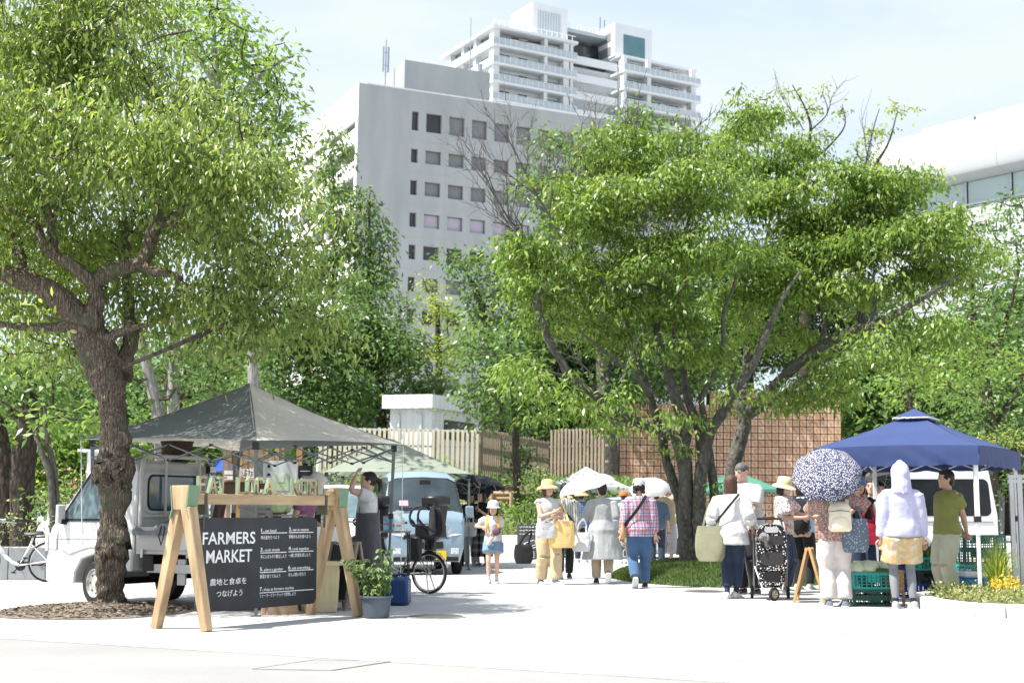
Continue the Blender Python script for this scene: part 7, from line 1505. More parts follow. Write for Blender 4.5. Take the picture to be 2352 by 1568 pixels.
def person(label, loc, rz, H, ha=None, hb=None, fa=None, fb=None, lean=(0,0), head=(0,0), top=None, bottom=None, hair=None, hat=None, shoes='shoe_white', socks=None, face=True, build=1.0, hs=1.0, eh=(None,None), kh=(None,None), over=None, mask=False, hand_curl=.5, kid=False, group='market visitors', gla=False, hidden_legs=False, vox=.0115, apron=None):
    t = thing('person', label, 'person', loc, rz, group); sc = H/1.65; t.scale = (sc, sc, sc); lx, ly = lean
    def S(p):
        p = Vector(p); k = max(0, (p.z-.90)/.45); return p+Vector((lx*k, ly*k, -.35*(lx*lx+ly*ly)*k))
    bw = build
    sh = {1: S((.158*bw,.005,1.322)), -1: S((-.158*bw,.005,1.322))}; hp_ = {1: Vector((.085,.01,.86)), -1: Vector((-.085,.01,.86))}
    W = {}; E = {}; K = {}; A = {}
    for s, h, e in ((1, ha, eh[0]), (-1, hb, eh[1])):
        h = Vector(h) if h is not None else Vector((s*.25, -.04, .80)); E[s], W[s] = ik(sh[s], h, .275, .245, e or (s*.35, .9, -.15))
    for s, f, k in ((1, fa, kh[0]), (-1, fb, kh[1])):
        f = f or (s*.095, .02, .075, 0, 0); K[s], A[s] = ik(hp_[s], f[:3], .405, .40, k or (s*.08, -1, 0))
    FT = {1: (fa or (.095,.02,.075,0,0)), -1: (fb or (-.095,.02,.075,0,0))}
    # head frame
    hy, hpit = R(head[0]), R(head[1]); neck = S((0,.012,1.40)); HM = Matrix.Rotation(hy, 3, 'Z') @ Matrix.Rotation(hpit, 3, 'X'); hc = neck + Vector((lx*.1, ly*.1-.008, .055)) + HM @ Vector((0,-.012,.085*hs))
    q = hs
    g = MB()
    g.rings([ering(S((0, y, z)), rx*bw, ry*(1+(bw-1)*.7)) for z, rx, ry, y in TORSO])
    g.tube([S((0,.014,1.34)), neck, hc+HM @ Vector((0,.015,-.06*q))], [.056,.050,.050], 12)
    hr = []
    for z, rx, ry, y in ((-.118,.020,.022,-.062),(-.108,.036,.040,-.052),(-.085,.052,.062,-.034),(-.05,.064,.080,-.014),(0,.073,.092,.0),(.04,.076,.097,.004),(.075,.068,.088,.008),(.10,.050,.065,.01),(.116,.022,.03,.012)):
        hr.append([hc+HM @ Vector((p.x*q, (p.y+y)*q, p.z*q)) for p in ering((0,0,z), rx, ry, 18)])
    g.rings(hr)
    if face:
        g.rings([[hc+HM @ (p*q) for p in ering((0,y,z), rx, ry, 8)] for z, rx, ry, y in ((.012,.007,.008,-.090),(-.008,.009,.010,-.098),(-.024,.014,.013,-.101),(-.032,.011,.010,-.094))])
        for s in (-1,1): g.ell(hc+HM @ (Vector((s*.030,-.078,.018))*q), Vector((.022,.014,.010))*q, 8, 5, HM); g.ell(hc+HM @ (Vector((s*.038,-.062,-.035))*q), Vector((.022,.02,.022))*q, 8, 5, HM)
        g.ell(hc+HM @ (Vector((0,-.080,-.060))*q), Vector((.024,.016,.014))*q, 8, 5, HM)
    for s in (-1,1): g.ell(hc+HM @ (Vector((s*.076,.012,-.008))*q), Vector((.010,.020,.032))*q, 8, 6, HM)
    ex = MB(); HD = {}
    for s in (1,-1):
        a = 1+(bw-1)*.6
        g.ell(sh[s], (.058*a,.056*a,.058*a), 12, 8); g.tube([sh[s], sub(sh[s], E[s], .35), E[s]], [.052*a,.047*a,.037*a], 12); g.tube([E[s], sub(E[s], W[s], .3), W[s]], [.037*a,.037*a,.024*a], 12)
        d = (W[s]-E[s]).normalized(); sv = d.cross(Vector((0,-1,0))); sv = sv.normalized() if sv.length > .1 else Vector((1,0,0)); pn = sv.cross(d)
        if s < 0: pass
        pl = W[s]+d*.085; g.rings([eringv(c, sv, pn, r1, r2) for c, r1, r2 in ((W[s]-d*.01,.024,.019),(W[s]+d*.03,.034,.017),(W[s]+d*.065,.040,.016),(pl,.038,.013))]); HD[s] = (pl, d)
        cu = hand_curl
        for k in range(4):
            b0 = pl-d*.008+sv*((k-1.5)*.019); L = (.058,.072,.078,.068)[k] if s > 0 else (.068,.078,.072,.058)[k]; dd = (d*math.cos(cu*.8)-pn*math.sin(cu*.8)); d2 = (d*math.cos(cu*2.2)-pn*math.sin(cu*2.2)); ex.tube([b0, b0+dd*L*.5, b0+dd*L*.5+d2*L*.5], [.0095,.009,.0065], 6)
        tb = W[s]+d*.022-sv*.028*(1 if s > 0 else -1); td = (d*.7-sv*(.6 if s > 0 else -.6)-pn*.4).normalized(); ex.tube([tb, tb+td*.035, tb+td*.055+d*.012], [.012,.0105,.008], 6)
        g.ell(hp_[s]+Vector((0,.02,-.02)), (.085,.09,.09), 12, 8); g.tube([hp_[s], sub(hp_[s], K[s], .4), K[s]], [.082*bw,.070*bw,.050], 14); g.tube([K[s], sub(K[s], A[s], .35)+Vector((0,.012,0)), A[s]], [.050,.050,.032], 12)
        yaw, pit = R(FT[s][3]), R(FT[s][4]) if len(FT[s]) > 4 else 0; FM = Matrix.Rotation(yaw, 3, 'Z') @ Matrix.Rotation(pit, 3, 'X'); FT[s] = (A[s], FM)
        g.rings([[A[s]+FM @ p for p in eringv(Vector((0,y,z)), Vector((1,0,0)), Vector((0,0,1)), rx, rz_)] for y, z, rx, rz_ in ((.055,-.045,.022,.022),(.03,-.04,.034,.034),(-.03,-.042,.036,.034),(-.10,-.054,.042,.022),(-.155,-.060,.036,.014))])
    remesh(g, 'body', 'skin', t, vox, 2, .30, extra=ex)
    # shoes
    if shoes:
        for s in (1,-1):
            a, FM = FT[s]; g = MB(); rs = []
            for y, w, h0, h1 in ((.075,.026,-.072,-.01),(.06,.037,-.075,.012),(.0,.042,-.075,.016),(-.06,.045,-.075,-.018),(-.12,.049,-.075,-.038),(-.17,.042,-.074,-.048),(-.195,.022,-.070,-.056)):
                rs.append([a+FM @ Vector((x*w, y, z)) for x, z in ((-1,h0),(1,h0),(1.02,h0+(h1-h0)*.55),(.75,h0+(h1-h0)*.9),(0,h1),(-.75,h0+(h1-h0)*.9),(-1.02,h0+(h1-h0)*.55))])
            g.rings(rs); so = g.build('shoe', shoes, t, smooth=True, angle=60)
            g = MB(); g.rings([[a+FM @ Vector((x*w*1.06, y, z)) for x, z in ((-1,-.079),(1,-.079),(1,-.058),(-1,-.058))] for y, w in ((.08,.026),(.062,.038),(0,.042),(-.06,.045),(-.12,.049),(-.172,.043),(-.20,.02))]); g.build('sole', 'shoe_white' if shoes != 'shoe_white' else 'pale_grey', so)
            if socks: g = MB(); g.tube([a+FM @ Vector((0,.01,-.02)), sub(a, K[s], .12), sub(a, K[s], .22)], [.038,.038,.042], 12); g.build('sock', socks, so, smooth=True)
    # garments
    def sleeves(g, ln, ez, cuff=1.0):
        for s in (1,-1):
            a = 1+(bw-1)*.6; g.ell(sh[s]+Vector((-s*.01,0,-.005)), (.060*a+ez*.4,.062*a+ez*.5,.056*a+ez*.3), 12, 8)
            if ln <= 0: continue
            pts = [sh[s], sub(sh[s], E[s], .5), E[s]] if ln >= 1 else [sh[s], sub(sh[s], E[s], ln*.5), sub(sh[s], E[s], ln)]
            rad = [.058*a+ez, .054*a+ez, .047*a+ez*(1 if ln < 1.2 else .9)] if ln >= 1 else [.058*a+ez, .056*a+ez*1.1, .053*a+ez*1.25]
            g.tube(pts, rad, 14)
            if ln > 1: f = ln-1; g.tube([E[s], sub(E[s], W[s], f*.5), sub(E[s], W[s], f)], [.047*a+ez*.9, .044*a+ez*.8*cuff, .034*a+ez*.7*cuff], 14)
    def torso_g(g, z0, ez, flare=0, zt=1.40, wz_=None):
        rs = []; n0 = 5
        for z, rx, ry, y in TORSO:
            if z < z0+.02 or z > zt+.001: continue
            f = max(0, (1.0-z)/.3)*flare; rs.append((z, max(rx, .150 if .9 < z < 1.3 else (.163 if z <= .9 else 0))*bw+ez+f, max(ry, .112 if z <= .95 else 0)*(1+(bw-1)*.7)+ez*.9+f*.8, y))
        z, rx, ry, y = rs[0]; rs = [(z0, max(rx, .165*bw+ez)+flare*max(0, (z-z0)/.3), max(ry, .115+ez)+flare*.8*max(0, (z-z0)/.3), y)]+rs
        if z0 < .6: rs.insert(1, (.5*(z0+z), rs[0][1]*.5+rx*.5, rs[0][2]*.5+ry*.5, y))
        g.rings([ering(S((0, y, z)), rx, ry, 24) for z, rx, ry, y in rs])
    if bottom:
        g = MB(); k, mm_, ez = bottom['k'], bottom['m'], bottom.get('ez', .02)
        if k in ('trousers', 'shorts'):
            ln = bottom.get('ln', 1.95 if k == 'trousers' else .8)
            g.rings([ering(S((0,y,z)), rx*bw+min(ez,.02)*.5, ry*(1+(bw-1)*.6)+min(ez,.02)*.5, 20) for z, rx, ry, y in TORSO if .80 < z < 1.07]+[])
            for s in (1,-1):
                hpz = hp_[s]+Vector((0,0,-.02)); g.ell(hp_[s], (.085*bw+ez*.3,.10+ez*.3,.10), 12, 8)
                if ln <= 1: g.tube([hpz, sub(hpz, K[s], ln*.5), sub(hpz, K[s], ln)], [.092*bw+ez, .088+ez, .08+ez*1.3], 16)
                else:
                    f = ln-1; g.tube([hpz, sub(hpz, K[s], .5), K[s]], [.086*bw+ez*.7, .078*bw+ez, .058+ez], 16); g.tube([K[s], sub(K[s], A[s], f*.5)+Vector((0,.01,0)), sub(K[s], A[s], f)], [.058+ez, .055+ez*1.05, .046+ez*bottom.get('cuff', 1.0)], 16)
            remesh(g, bottom.get('name', k), mm_, t, .0135, 2, .45, wrink=.006, wf=(12,12,14))
        else:
            z0 = bottom.get('z', .45); zt = bottom.get('zt', 1.04); fl = bottom.get('fl', .06); rs = []
            for i in range(9):
                z = z0+(zt-z0)*i/8; r0 = .155+.02*math.sin(PI*min(1, (zt-z)/.3)) if zt < 1.1 else .16; u = (zt-z)/(zt-z0); cxy = (A[1]+A[-1])/2*(u*.5)
                rs.append([Vector((p.x*(1+.05*u*math.sin(9*math.atan2(p.y, p.x)+1)), p.y*(1+.05*u*math.sin(9*math.atan2(p.y, p.x)+1)), p.z)) for p in ering(S((cxy.x, cxy.y, z)), (r0*bw+ez+fl*u), (r0*.72*bw+ez+fl*u*.9), 48)])
            g.rings(rs); remesh(g, bottom.get('name', 'skirt'), mm_, t, .0135, 1, .45, wrink=.006, wf=(10,10,3))
    if top:
        g = MB(); ez = top.get('ez', .018); torso_g(g, top.get('z', .86), ez, top.get('fl', 0)); sleeves(g, top.get('sl', .6), ez*top.get('se', .9), top.get('cuff', 1))
        remesh(g, top.get('name', 'shirt'), top['m'], t, .0135, 3, .45, wrink=top.get('w', .0065), wf=(10,10,15))
    if over:
        g = MB(); ez = over.get('ez', .035); torso_g(g, over.get('z', .5), ez, over.get('fl', .05)); 
        if over.get('sl', 0): sleeves(g, over['sl'], ez*.8)
        remesh(g, over.get('name', 'coat'), over['m'], t, .0135, 3, .45, wrink=.009, wf=(9,9,3))
    # hair and hats (head frame)
    def HP(x, y, z): return hc+HM @ (Vector((x, y, z))*q)
    if hair:
        k, hm = hair; g = MB(); g.ell(HP(0,.016,.024), Vector((.085,.098,.100))*q, 18, 12, HM)
        if k != 'crop': g.ell(HP(0,-.028,.070), Vector((.074,.062,.042))*q, 14, 8, HM)
        if k == 'short': g.ell(HP(0,.045,-.03), Vector((.074,.065,.075))*q, 14, 8, HM)
        if k == 'crop': g = MB(); g.ell(HP(0,.004,.036), Vector((.080,.098,.086))*q, 18, 12, HM)
        if k in ('bob', 'long'):
            zl = -.14 if k == 'bob' else -.24
            g.rings([[hc+HM @ (Vector((math.cos(a)*rx, .02+math.sin(a)*ry, z))*q) for a in list(np.linspace(-.75, PI+.75, 18))]+[hc+HM @ (Vector((math.cos(a)*rx*.8, .02+math.sin(a)*ry*.75, z))*q) for a in list(np.linspace(PI+.75, -.75, 18))] for z, rx, ry in ((.05,.083,.09),(0,.090,.098),(-.06,.094,.098),(zl*.75,.090,.088),(zl*.93,.078,.076),(zl,.055,.06))])
        if k == 'pony': g.tube([HP(0,.10,.03), HP(0,.15,.01), HP(0,.165,-.06), HP(0,.15,-.13)], [.03,.036,.03,.01], 10)
        if k == 'bun': g.ell(HP(0,.105,-.03), Vector((.045,.045,.045))*q, 12, 8)
        if k == 'curly':
            rr_ = random.Random(1)
            for i in range(26): a = rr_.uniform(-.3, PI+.3); z = rr_.uniform(-.09,.05); g.ell(HP(math.cos(a)*.078, .02+math.sin(a)*.082, z), Vector((.026,.026,.026))*q, 8, 5)
        remesh(g, 'hair', hm, t, .010, 1, .5, wrink=.004, wf=(30,30,8))
    if hat:
        k, hm = hat; g = MB(); ex_ = MB()
        if k == 'bucket': pr = [(.0001,.150),(.060,.148),(.088,.135),(.098,.06),(.102,.038),(.158,-.002),(.168,-.012),(.160,-.010),(.100,.03),(.09,.02)]
        elif k == 'straw': pr = [(.0001,.158),(.055,.154),(.088,.135),(.098,.06),(.104,.044),(.145,.028),(.165,.002),(.170,-.014),(.163,-.006),(.11,.034)]
        elif k in ('cap', 'bandana'): pr = [(.0001,.134),(.05,.130),(.082,.105),(.097,.06),(.100,.02),(.098,.012)]
        elif k == 'beanie': pr = [(.0001,.150),(.06,.146),(.095,.12),(.108,.06),(.106,.0),(.10,-.02)]
        g.lathe([(r*q, z*q) for r, z in pr], 30, c=HP(0,.008,0), cap=False, m=HM, sy=1.12); ho = g.build('hat', hm, t, smooth=True, angle=60)
        for v in ho.data.vertices: v.co += Vector((0,0,1))*.006*mnoise.noise(v.co*11)
        if k == 'cap':
            g = MB(); vs = [HP(math.sin(a)*r, .008-math.cos(a)*r*1.12, .03-.02*(r-.098)/.07) for r in (.098,.135,.165) for a in np.linspace(-.85,.85,9)]; vs = [v for v in vs]; g.add(vs, [(i*9+j, i*9+j+1, i*9+j+10, i*9+j+9) for i in range(2) for j in range(8)]); g.build('visor', hm, ho, smooth=True)
        if k in ('bucket', 'straw'): g = MB(); g.lathe([(.1005*q,.062*q),(.1045*q,.040*q)], 30, c=HP(0,.008,0), cap=False, m=HM, sy=1.12); g.build('hat_band', hm, ho, smooth=True)
    if face:
        for s in (-1,1):
            g = MB(); g.ell(HP(s*.030,-.086,.004), Vector((.012,.006,.0055))*q, 8, 5, HM); g.build('eye', 'eye_dark', t); g = MB(); g.ell(HP(s*.031,-.089,.024), Vector((.016,.005,.0032))*q, 8, 4, HM); g.build('eyebrow', hair[1] if hair else 'hair_black', t)
        if mask: g = MB(); g.ell(HP(0,-.062,-.052), Vector((.056,.045,.042))*q, 14, 8, HM); g.build('face_mask', 'tee_white', t, smooth=True)
        else: g = MB(); g.ell(HP(0,-.094,-.060), Vector((.020,.005,.006))*q, 8, 5, HM); g.build('mouth', 'lip', t)
        if gla:
            for s in (-1,1): g = MB(); g.ell(HP(s*.034,-.092,.004), Vector((.028,.008,.020))*q, 10, 6, HM); g.build('sunglass_lens', 'black_plastic', t)
    t['sc'] = sc
    def WP(p): return t.location + Matrix.Rotation(rz, 3, 'Z') @ (Vector(p)*sc)
    return dict(t=t, sh=sh, W=W, E=E, HD=HD, hc=hc, HM=HM, S=S, WP=WP, sc=sc, rz=rz, K=K, A=A)
def eringv(c, u, v, ru, rv, n=14): return [Vector(c)+u*(math.cos(2*PI*i/n)*ru)+v*(math.sin(2*PI*i/n)*rv) for i in range(n)]
def ground_at(x, Y, z=0): return (X_at(x, Y), Y, z)
def strap(name, m, pts, w, parent=None, th=.006):
    g = MB(); P = [Vector(p) for p in spline([tuple(p) for p in pts], 5)]; rs = []
    for i, p in enumerate(P):
        d = (P[min(i+1, len(P)-1)]-P[max(i-1, 0)]).normalized(); sx = d.cross(Vector((0,1,0))); sx = sx.normalized() if sx.length > .1 else Vector((1,0,0)); nn = sx.cross(d); rs.append([p+sx*w/2+nn*th/2, p-sx*w/2+nn*th/2, p-sx*w/2-nn*th/2, p+sx*w/2-nn*th/2])
    g.rings(rs); return g.build(name, m, parent)
# bags, umbrellas ----------------------------------------------------------------
def tote(label, p, w, h, d, rz, m, strap_to=None, sag=.1, cat='bag', logo=None, name='tote_bag'):
    """p = top centre of the bag"""
    t = thing(name, label, cat, (p[0], p[1], p[2]-h), rz); g = MB(); rs = []
    for k in range(8):
        u = k/7; z = h*u; wd = w/2*(1-.10*u+sag*math.sin(PI*u*.9)); dd = d/2*(1-.75*u**1.5)+.006; rs.append([Vector((q.x+.006*mnoise.noise(Vector((q.x*20, k, 0))), q.y+.012*mnoise.noise(Vector((q.x*14, z*14, 3))), q.z)) for q in ering((0,0,z), wd*(1 if k else .86), dd, 24, pw=3.2)])
    g.rings(rs); g.build('body', m, t, smooth=True, angle=70)
    if strap_to is not None:
        q = Matrix.Rotation(-rz, 3, 'Z') @ (Vector(strap_to)-t.location)
        for s in (-1,1): strap('handle', m, [(s*w*.28, 0, h-.02), (s*w*.2+q.x*.5, q.y*.5+s*.01, h+(q.z-h)*.6), (q.x, q.y+s*.008, q.z)], .028, t)
    if logo:
        for i, (c, dx) in enumerate(logo): g = MB(); g.lathe([(.012,0),(.012,.002)], 10, c=(dx, -d*.42, h*.62), m=Matrix.Rotation(PI/2, 3, 'X')); g.build('print', c, t)
    return t
def backpack(label, p, rz, m, w=.30, h=.42, d=.16, sc=1, straps=None, trim='black_plastic', straplocal=True):
    t = thing('backpack', label, 'backpack', p, rz); t.scale = (sc, sc, sc); g = MB()
    g.rings([ering((0, y, z), w/2*k, d/2*kk, 22, pw=3) for z, k, kk, y in ((0,.78,.75,0),(.03,.98,1,0),(h*.45,1,1.02,.01),(h*.8,.92,.85,0),(h*.95,.7,.6,-.01),(h,.35,.3,-.02))]); remesh(g, 'body', m, t, .012, 3, .5, wrink=.006, wf=(14,14,14))
    g = MB(); g.rings([ering((0, d*.42, z), w*.36*k, d*.28*k, 18, pw=3) for z, k in ((.03,.8),(.06,1),(h*.40,1),(h*.46,.8))]); g.build('pocket', m, t, smooth=True)
    g = MB(); g.tube([(-.04,-.02,h-.01),(-.02,-.02,h+.04),(.02,-.02,h+.04),(.04,-.02,h-.01)], .008, 6); g.build('grab_loop', trim, t)
    for s in (-1,1): strap('shoulder_strap', m if straplocal else trim, [(s*.08,-d*.35,h*.9), (s*.10,-d*.6,h*1.03), (s*.11,-d*.5-.2,h*.96), (s*.13,-d*.5-.24,h*.55), (s*.13,-d*.42,h*.12)], .05, t, .012); strap('side_strap', trim, [(s*w*.42, d*.2, h*.7), (s*w*.5, d*.25, h*.4), (s*w*.46, d*.2, h*.2)], .018, t)
    g = MB(); g.tube([(-w*.4, d*.40, h*.66), (0, d*.56, h*.70), (w*.4, d*.40, h*.66)], .006, 6); g.build('zip', trim, t)
    return t
def umbrella(label, hand, tip, r, m, depth=.26, ribs=8, under=None, handle='black_plastic', cat='umbrella', spin=0):
    """hand: grip point, tip: top of the canopy"""
    hand, tip = Vector(hand), Vector(tip); ax = (tip-hand).normalized(); t = thing('umbrella', label, cat, hand); Q = ax.to_track_quat('Z', 'Y').to_matrix(); L = (tip-hand).length; g = MB(); n = ribs*6; rows = 9; vs = []
    for i in range(rows+1):
        u = i/rows
        for k in range(n):
            a = 2*PI*k/n+spin; ph = (k % 6)/6; sc_ = 1-.075*u*math.sin(PI*ph)**1.0; rad = r*math.sin(u*1.28)/math.sin(1.28)*sc_; z = L-depth*(1-math.cos(u*1.28))/(1-math.cos(1.28))+.012*u*math.sin(PI*ph); vs.append(Q @ Vector((rad*math.cos(a), rad*math.sin(a), z)))
    g.add(vs, [(i*n+k, i*n+(k+1) % n, (i+1)*n+(k+1) % n, (i+1)*n+k) for i in range(rows) for k in range(n)]); co = g.build('canopy', m, t, smooth=True, angle=25)
    for k in range(ribs):
        a = 2*PI*k/ribs+spin; g = MB(); pts = []
        for u in np.linspace(.03,1,6): pts.append(Q @ Vector(((r*math.sin(u*1.28)/math.sin(1.28)-.004)*math.cos(a), (r*math.sin(u*1.28)/math.sin(1.28)-.004)*math.sin(a), L-depth*(1-math.cos(u*1.28))/(1-math.cos(1.28))-.010)))
        g.tube(pts, .0035, 4); g.tube([pts[3], Q @ Vector((0,0,L*.62))], .003, 4); g.build('rib', 'steel', t)
    g = MB(); g.tube([Q @ Vector((0,0,-.05)), Q @ Vector((0,0,L+.05))], .006, 8); g.build('shaft', 'steel', t); g = MB(); g.tube([Q @ Vector((0,0,-.12)), Q @ Vector((0,0,.02))], .013, 8); g.build('handle', handle, t)
    return t
# ---------------------------------------------------------------- the crowd
walkA = dict(fa=(.07,-.16,.085,0,0), fb=(-.07,.20,.13,0,35))
walkB = dict(fa=(.07,.20,.13,0,35), fb=(-.07,-.14,.08,0,0))
cloth('brolly_white', (.62,.62,.63), .35); cloth('brolly_black', (.022,.024,.030), .05)
# stall helper
person('stall helper in a white bucket hat and purple top bending over the goods', ground_at(682,17.6), R(70), 1.60, ha=(.16,-.30,.95), hb=(-.18,-.28,.93), lean=(0,-.16), head=(0,38), top=dict(m='purple_tee', sl=.5), bottom=dict(k='trousers', m='denim_dark'), over=dict(m='apron_grey', z=.50, fl=.02, ez=.026, name='apron') if False else None, hair=('bun','hair_black'), hat=('bucket','tee_white'), shoes='shoe_dark', group='stall holders')
# woman shading her face
p = person('woman in a white T-shirt and grey overalls shading her face', ground_at(845,18.2), R(-75), 1.63, ha=(.05,-.17,1.60), hb=(-.24,-.02,.84), eh=((.35,-.8,-.2),None), head=(-8,-8), top=dict(m='tee_white', sl=.55, ez=.030, fl=.02), bottom=dict(k='skirt', m='overall_grey', z=.22, zt=1.13, fl=.05, ez=.035, name='overalls'), hair=('pony','hair_black'), shoes='shoe_dark', group='stall holders')
for s in (-1,1): strap('overall_strap', 'overall_grey', [p['S']((s*.09,.12,1.12)), p['S']((s*.085,.105,1.30)), p['S']((s*.09,.02,1.405)), p['S']((s*.09,-.10,1.28)), p['S']((s*.09,-.135,1.12))], .022, p['t'], .008)
strap('lanyard', 'pink', [p['S']((.12,.13,1.16)), p['S']((0,.14,1.06)), p['S']((-.14,.10,1.0))], .008, p['t'])
# two ladies under black parasols
p = person('woman in navy with pale trousers under the lower black parasol', ground_at(1081,30.6), R(-15), 1.56, ha=(.10,-.26,1.16), hb=(-.16,-.22,1.05), head=(15,8), top=dict(m='navy', sl=1.85, z=.66, ez=.035, fl=.03), bottom=dict(k='trousers', m='pale_grey', ez=.03), hair=('long','hair_black'), shoes='shoe_grey')
umbrella('black parasol with a pale rim held low beside the blue van', p['WP'](p['HD'][1][0]), p['WP']((.0,-.02,1.86)), .50, 'brolly_black', .20)
tote('beige shoulder bag on the woman in navy', p['WP']((-.20,-.10,.98)), .26, .18, .10, R(-15), 'pale_grey', p['WP'](p['sh'][-1]+Vector((0,0,.05))))
p = person('woman in a dark top and long plaid skirt under the higher black parasol', ground_at(1107,30.3), R(-30), 1.60, ha=(.12,-.26,1.20), hb=(-.10,-.26,1.12), head=(-10,12), top=dict(m='black_cloth', sl=1.3, z=.95, ez=.025), bottom=dict(k='skirt', m='skirt_plaid', z=.22, fl=.08, ez=.02), hair=('bob','hair_black'), shoes='plum')
umbrella('dark grey parasol tilted over the woman in the plaid skirt', p['WP'](p['HD'][1][0]), p['WP']((.10,-.22,1.96)), .56, 'brolly_black', .24)
tote('white carrier bag at the hip of the woman in the plaid skirt', p['WP']((-.17,-.24,.96)), .30, .30, .09, R(-20), 'tee_white', p['WP'](p['HD'][-1][0]))
# child
p = person('small child in a white cap and denim shorts walking towards the camera', ground_at(1133,23.0), R(-5), 1.27, ha=(.04,-.20,1.02), hb=(-.22,-.10,1.16), eh=(None,(-.9,.3,-.6)), fa=(.07,.02,.08,0,0), fb=(-.08,-.12,.08,-8,0), head=(6,4), hs=1.22, top=dict(m='pink' if False else 'blouse_white', sl=.55, ez=.028, z=.86, fl=.01), bottom=dict(k='shorts', m='denim_light', ln=.55, ez=.045), hair=('bob','hair_black'), hat=('cap','tee_white'), shoes='shoe_white', socks='tee_white', build=.98)
mat('strap_yellow', (.80,.45,.03), .6)
for s in (-1,1): strap('rucksack_strap', 'strap_yellow', [p['S']((s*.10,.10,1.34)), p['S']((s*.11,-.02,1.405)), p['S']((s*.115,-.125,1.25)), p['S']((s*.13,-.13,1.05))], .045, p['t'], .012)
bt = thing('water_bottle', 'pink and white bottle slung at the child\'s side', 'bottle', p['WP']((-.10,-.20,.80))); bt.rotation_euler = (0,R(32),0); g = MB(); g.lathe([(.03,0),(.036,.01),(.036,.14),(.028,.16)], 16); g.build('body', 'tee_white', bt, smooth=True, angle=40); g = MB(); g.lathe([(.032,.16),(.032,.20),(.02,.21)], 16); g.build('cap', 'pink', bt, smooth=True, angle=40)
bt = thing('soft_toy', 'dark plum bundle clutched by the child', 'toy', p['WP']((.09,-.24,1.00))); g = MB(); g.ell((0,0,.05), (.075,.05,.06), 14, 9); g.ell((.05,-.01,.10), (.035,.03,.03), 10, 6); remesh(g, 'bundle', 'plum', bt, .008, 2, .6, wrink=.004, wf=(30,30,30))
# straw hat woman
p = person('woman in a straw hat, sleeveless white top and beige trousers carrying bags', ground_at(1258,22.7), R(22), 1.61, ha=(.06,-.22,1.08), hb=(.02,-.24,1.16), eh=((.7,.5,-.5),(-.8,.4,-.5)), fa=(.08,-.14,.08,20,0), fb=(-.08,.10,.08,-5,0), head=(8,-4), top=dict(m='tee_white', sl=.08, ez=.022, z=.95), bottom=dict(k='trousers', m='beige', ez=.045, cuff=1.1), hair=('bob','hair_brown'), hat=('straw','straw'), shoes='shoe_grey', socks='pale_grey')
tote('yellow gingham tote on the straw-hatted woman\'s arm', p['WP']((.14,-.24,1.02)), .40, .42, .14, R(15), 'tote_gingham', p['WP'](p['sh'][1]+Vector((0,0,.05))))
tote('white printed paper bag held by the straw-hatted woman', p['WP']((-.14,-.24,.99)), .30, .24, .05, R(10), 'tee_white', p['WP'](p['W'][1]), logo=[('orange_cap',-.04),('pink',-.01),('sage_trouser',.02),('pale_blue',.05)])
tote('slack black bag hanging behind the straw-hatted woman', p['WP']((-.36,.16,.64)), .26, .30, .12, R(10), 'black_cloth', p['WP']((-.24,.10,.86)), sag=.25)
# striped shirt person
p = person('person in a striped shirt and black trousers walking away', ground_at(1297,24.6), R(176), 1.62, ha=(.22,-.06,.82), hb=(-.24,.02,.80), top=dict(m='shirt_stripe', sl=1.8, ez=.034, z=.80), bottom=dict(k='trousers', m='black_cloth', ez=.02), hair=('short','hair_black'), shoes='shoe_dark', face=False, **walkB)
strap('cross_strap', 'black_cloth', [p['S']((.15,.10,1.385)), p['S']((.02,.155,1.20)), p['S']((-.17,.12,.98))], .03, p['t'], .01)
# blue check with straw hat, behind
person('person in a blue check shirt and straw hat queueing at the tent', ground_at(1336,33.0), R(170), 1.64, ha=(.15,-.26,1.0), top=dict(m='shirt_blue_check', sl=.7, ez=.03, z=.82), bottom=dict(k='trousers', m='denim_dark'), hair=('short','hair_black'), hat=('straw','straw'), shoes='shoe_grey', face=False)
person('person with dark hair half hidden beside the pale tent', ground_at(1302,36.5), R(160), 1.62, top=dict(m='tee_white', sl=.6, ez=.03), bottom=dict(k='trousers', m='grey_blue'), hair=('short','hair_black'), hat=('straw','straw'), shoes='shoe_dark', face=False)
# grey cardigan with white umbrella
p = person('person in a long grey cardigan walking away under a white parasol', ground_at(1383,22.9), R(178), 1.60, ha=(.16,-.26,1.16), hb=(-.24,-.03,.84), head=(14,0), fa=(.10,-.06,.08,0,0), fb=(-.09,.16,.17,0,48), top=dict(m='grey_knit', sl=1.8, ez=.02), over=dict(m='grey_knit', z=.40, fl=.07, ez=.045, sl=1.8, name='cardigan'), bottom=dict(k='trousers', m='khaki', ez=.028), hair=('short','hair_black'), shoes='shoe_dark', face=False)
umbrella('large white parasol carried by the person in the grey cardigan', p['WP'](p['HD'][1][0]), p['WP'](p['HD'][1][0])+Vector((-.17,-.06,.56)), .50, 'brolly_white', .20, handle='white_paint')
tote('white carrier bag beside the grey cardigan', at(1335,1222,22.7), .28, .30, .10, 0, 'tee_white', at(1340,1190,22.7))
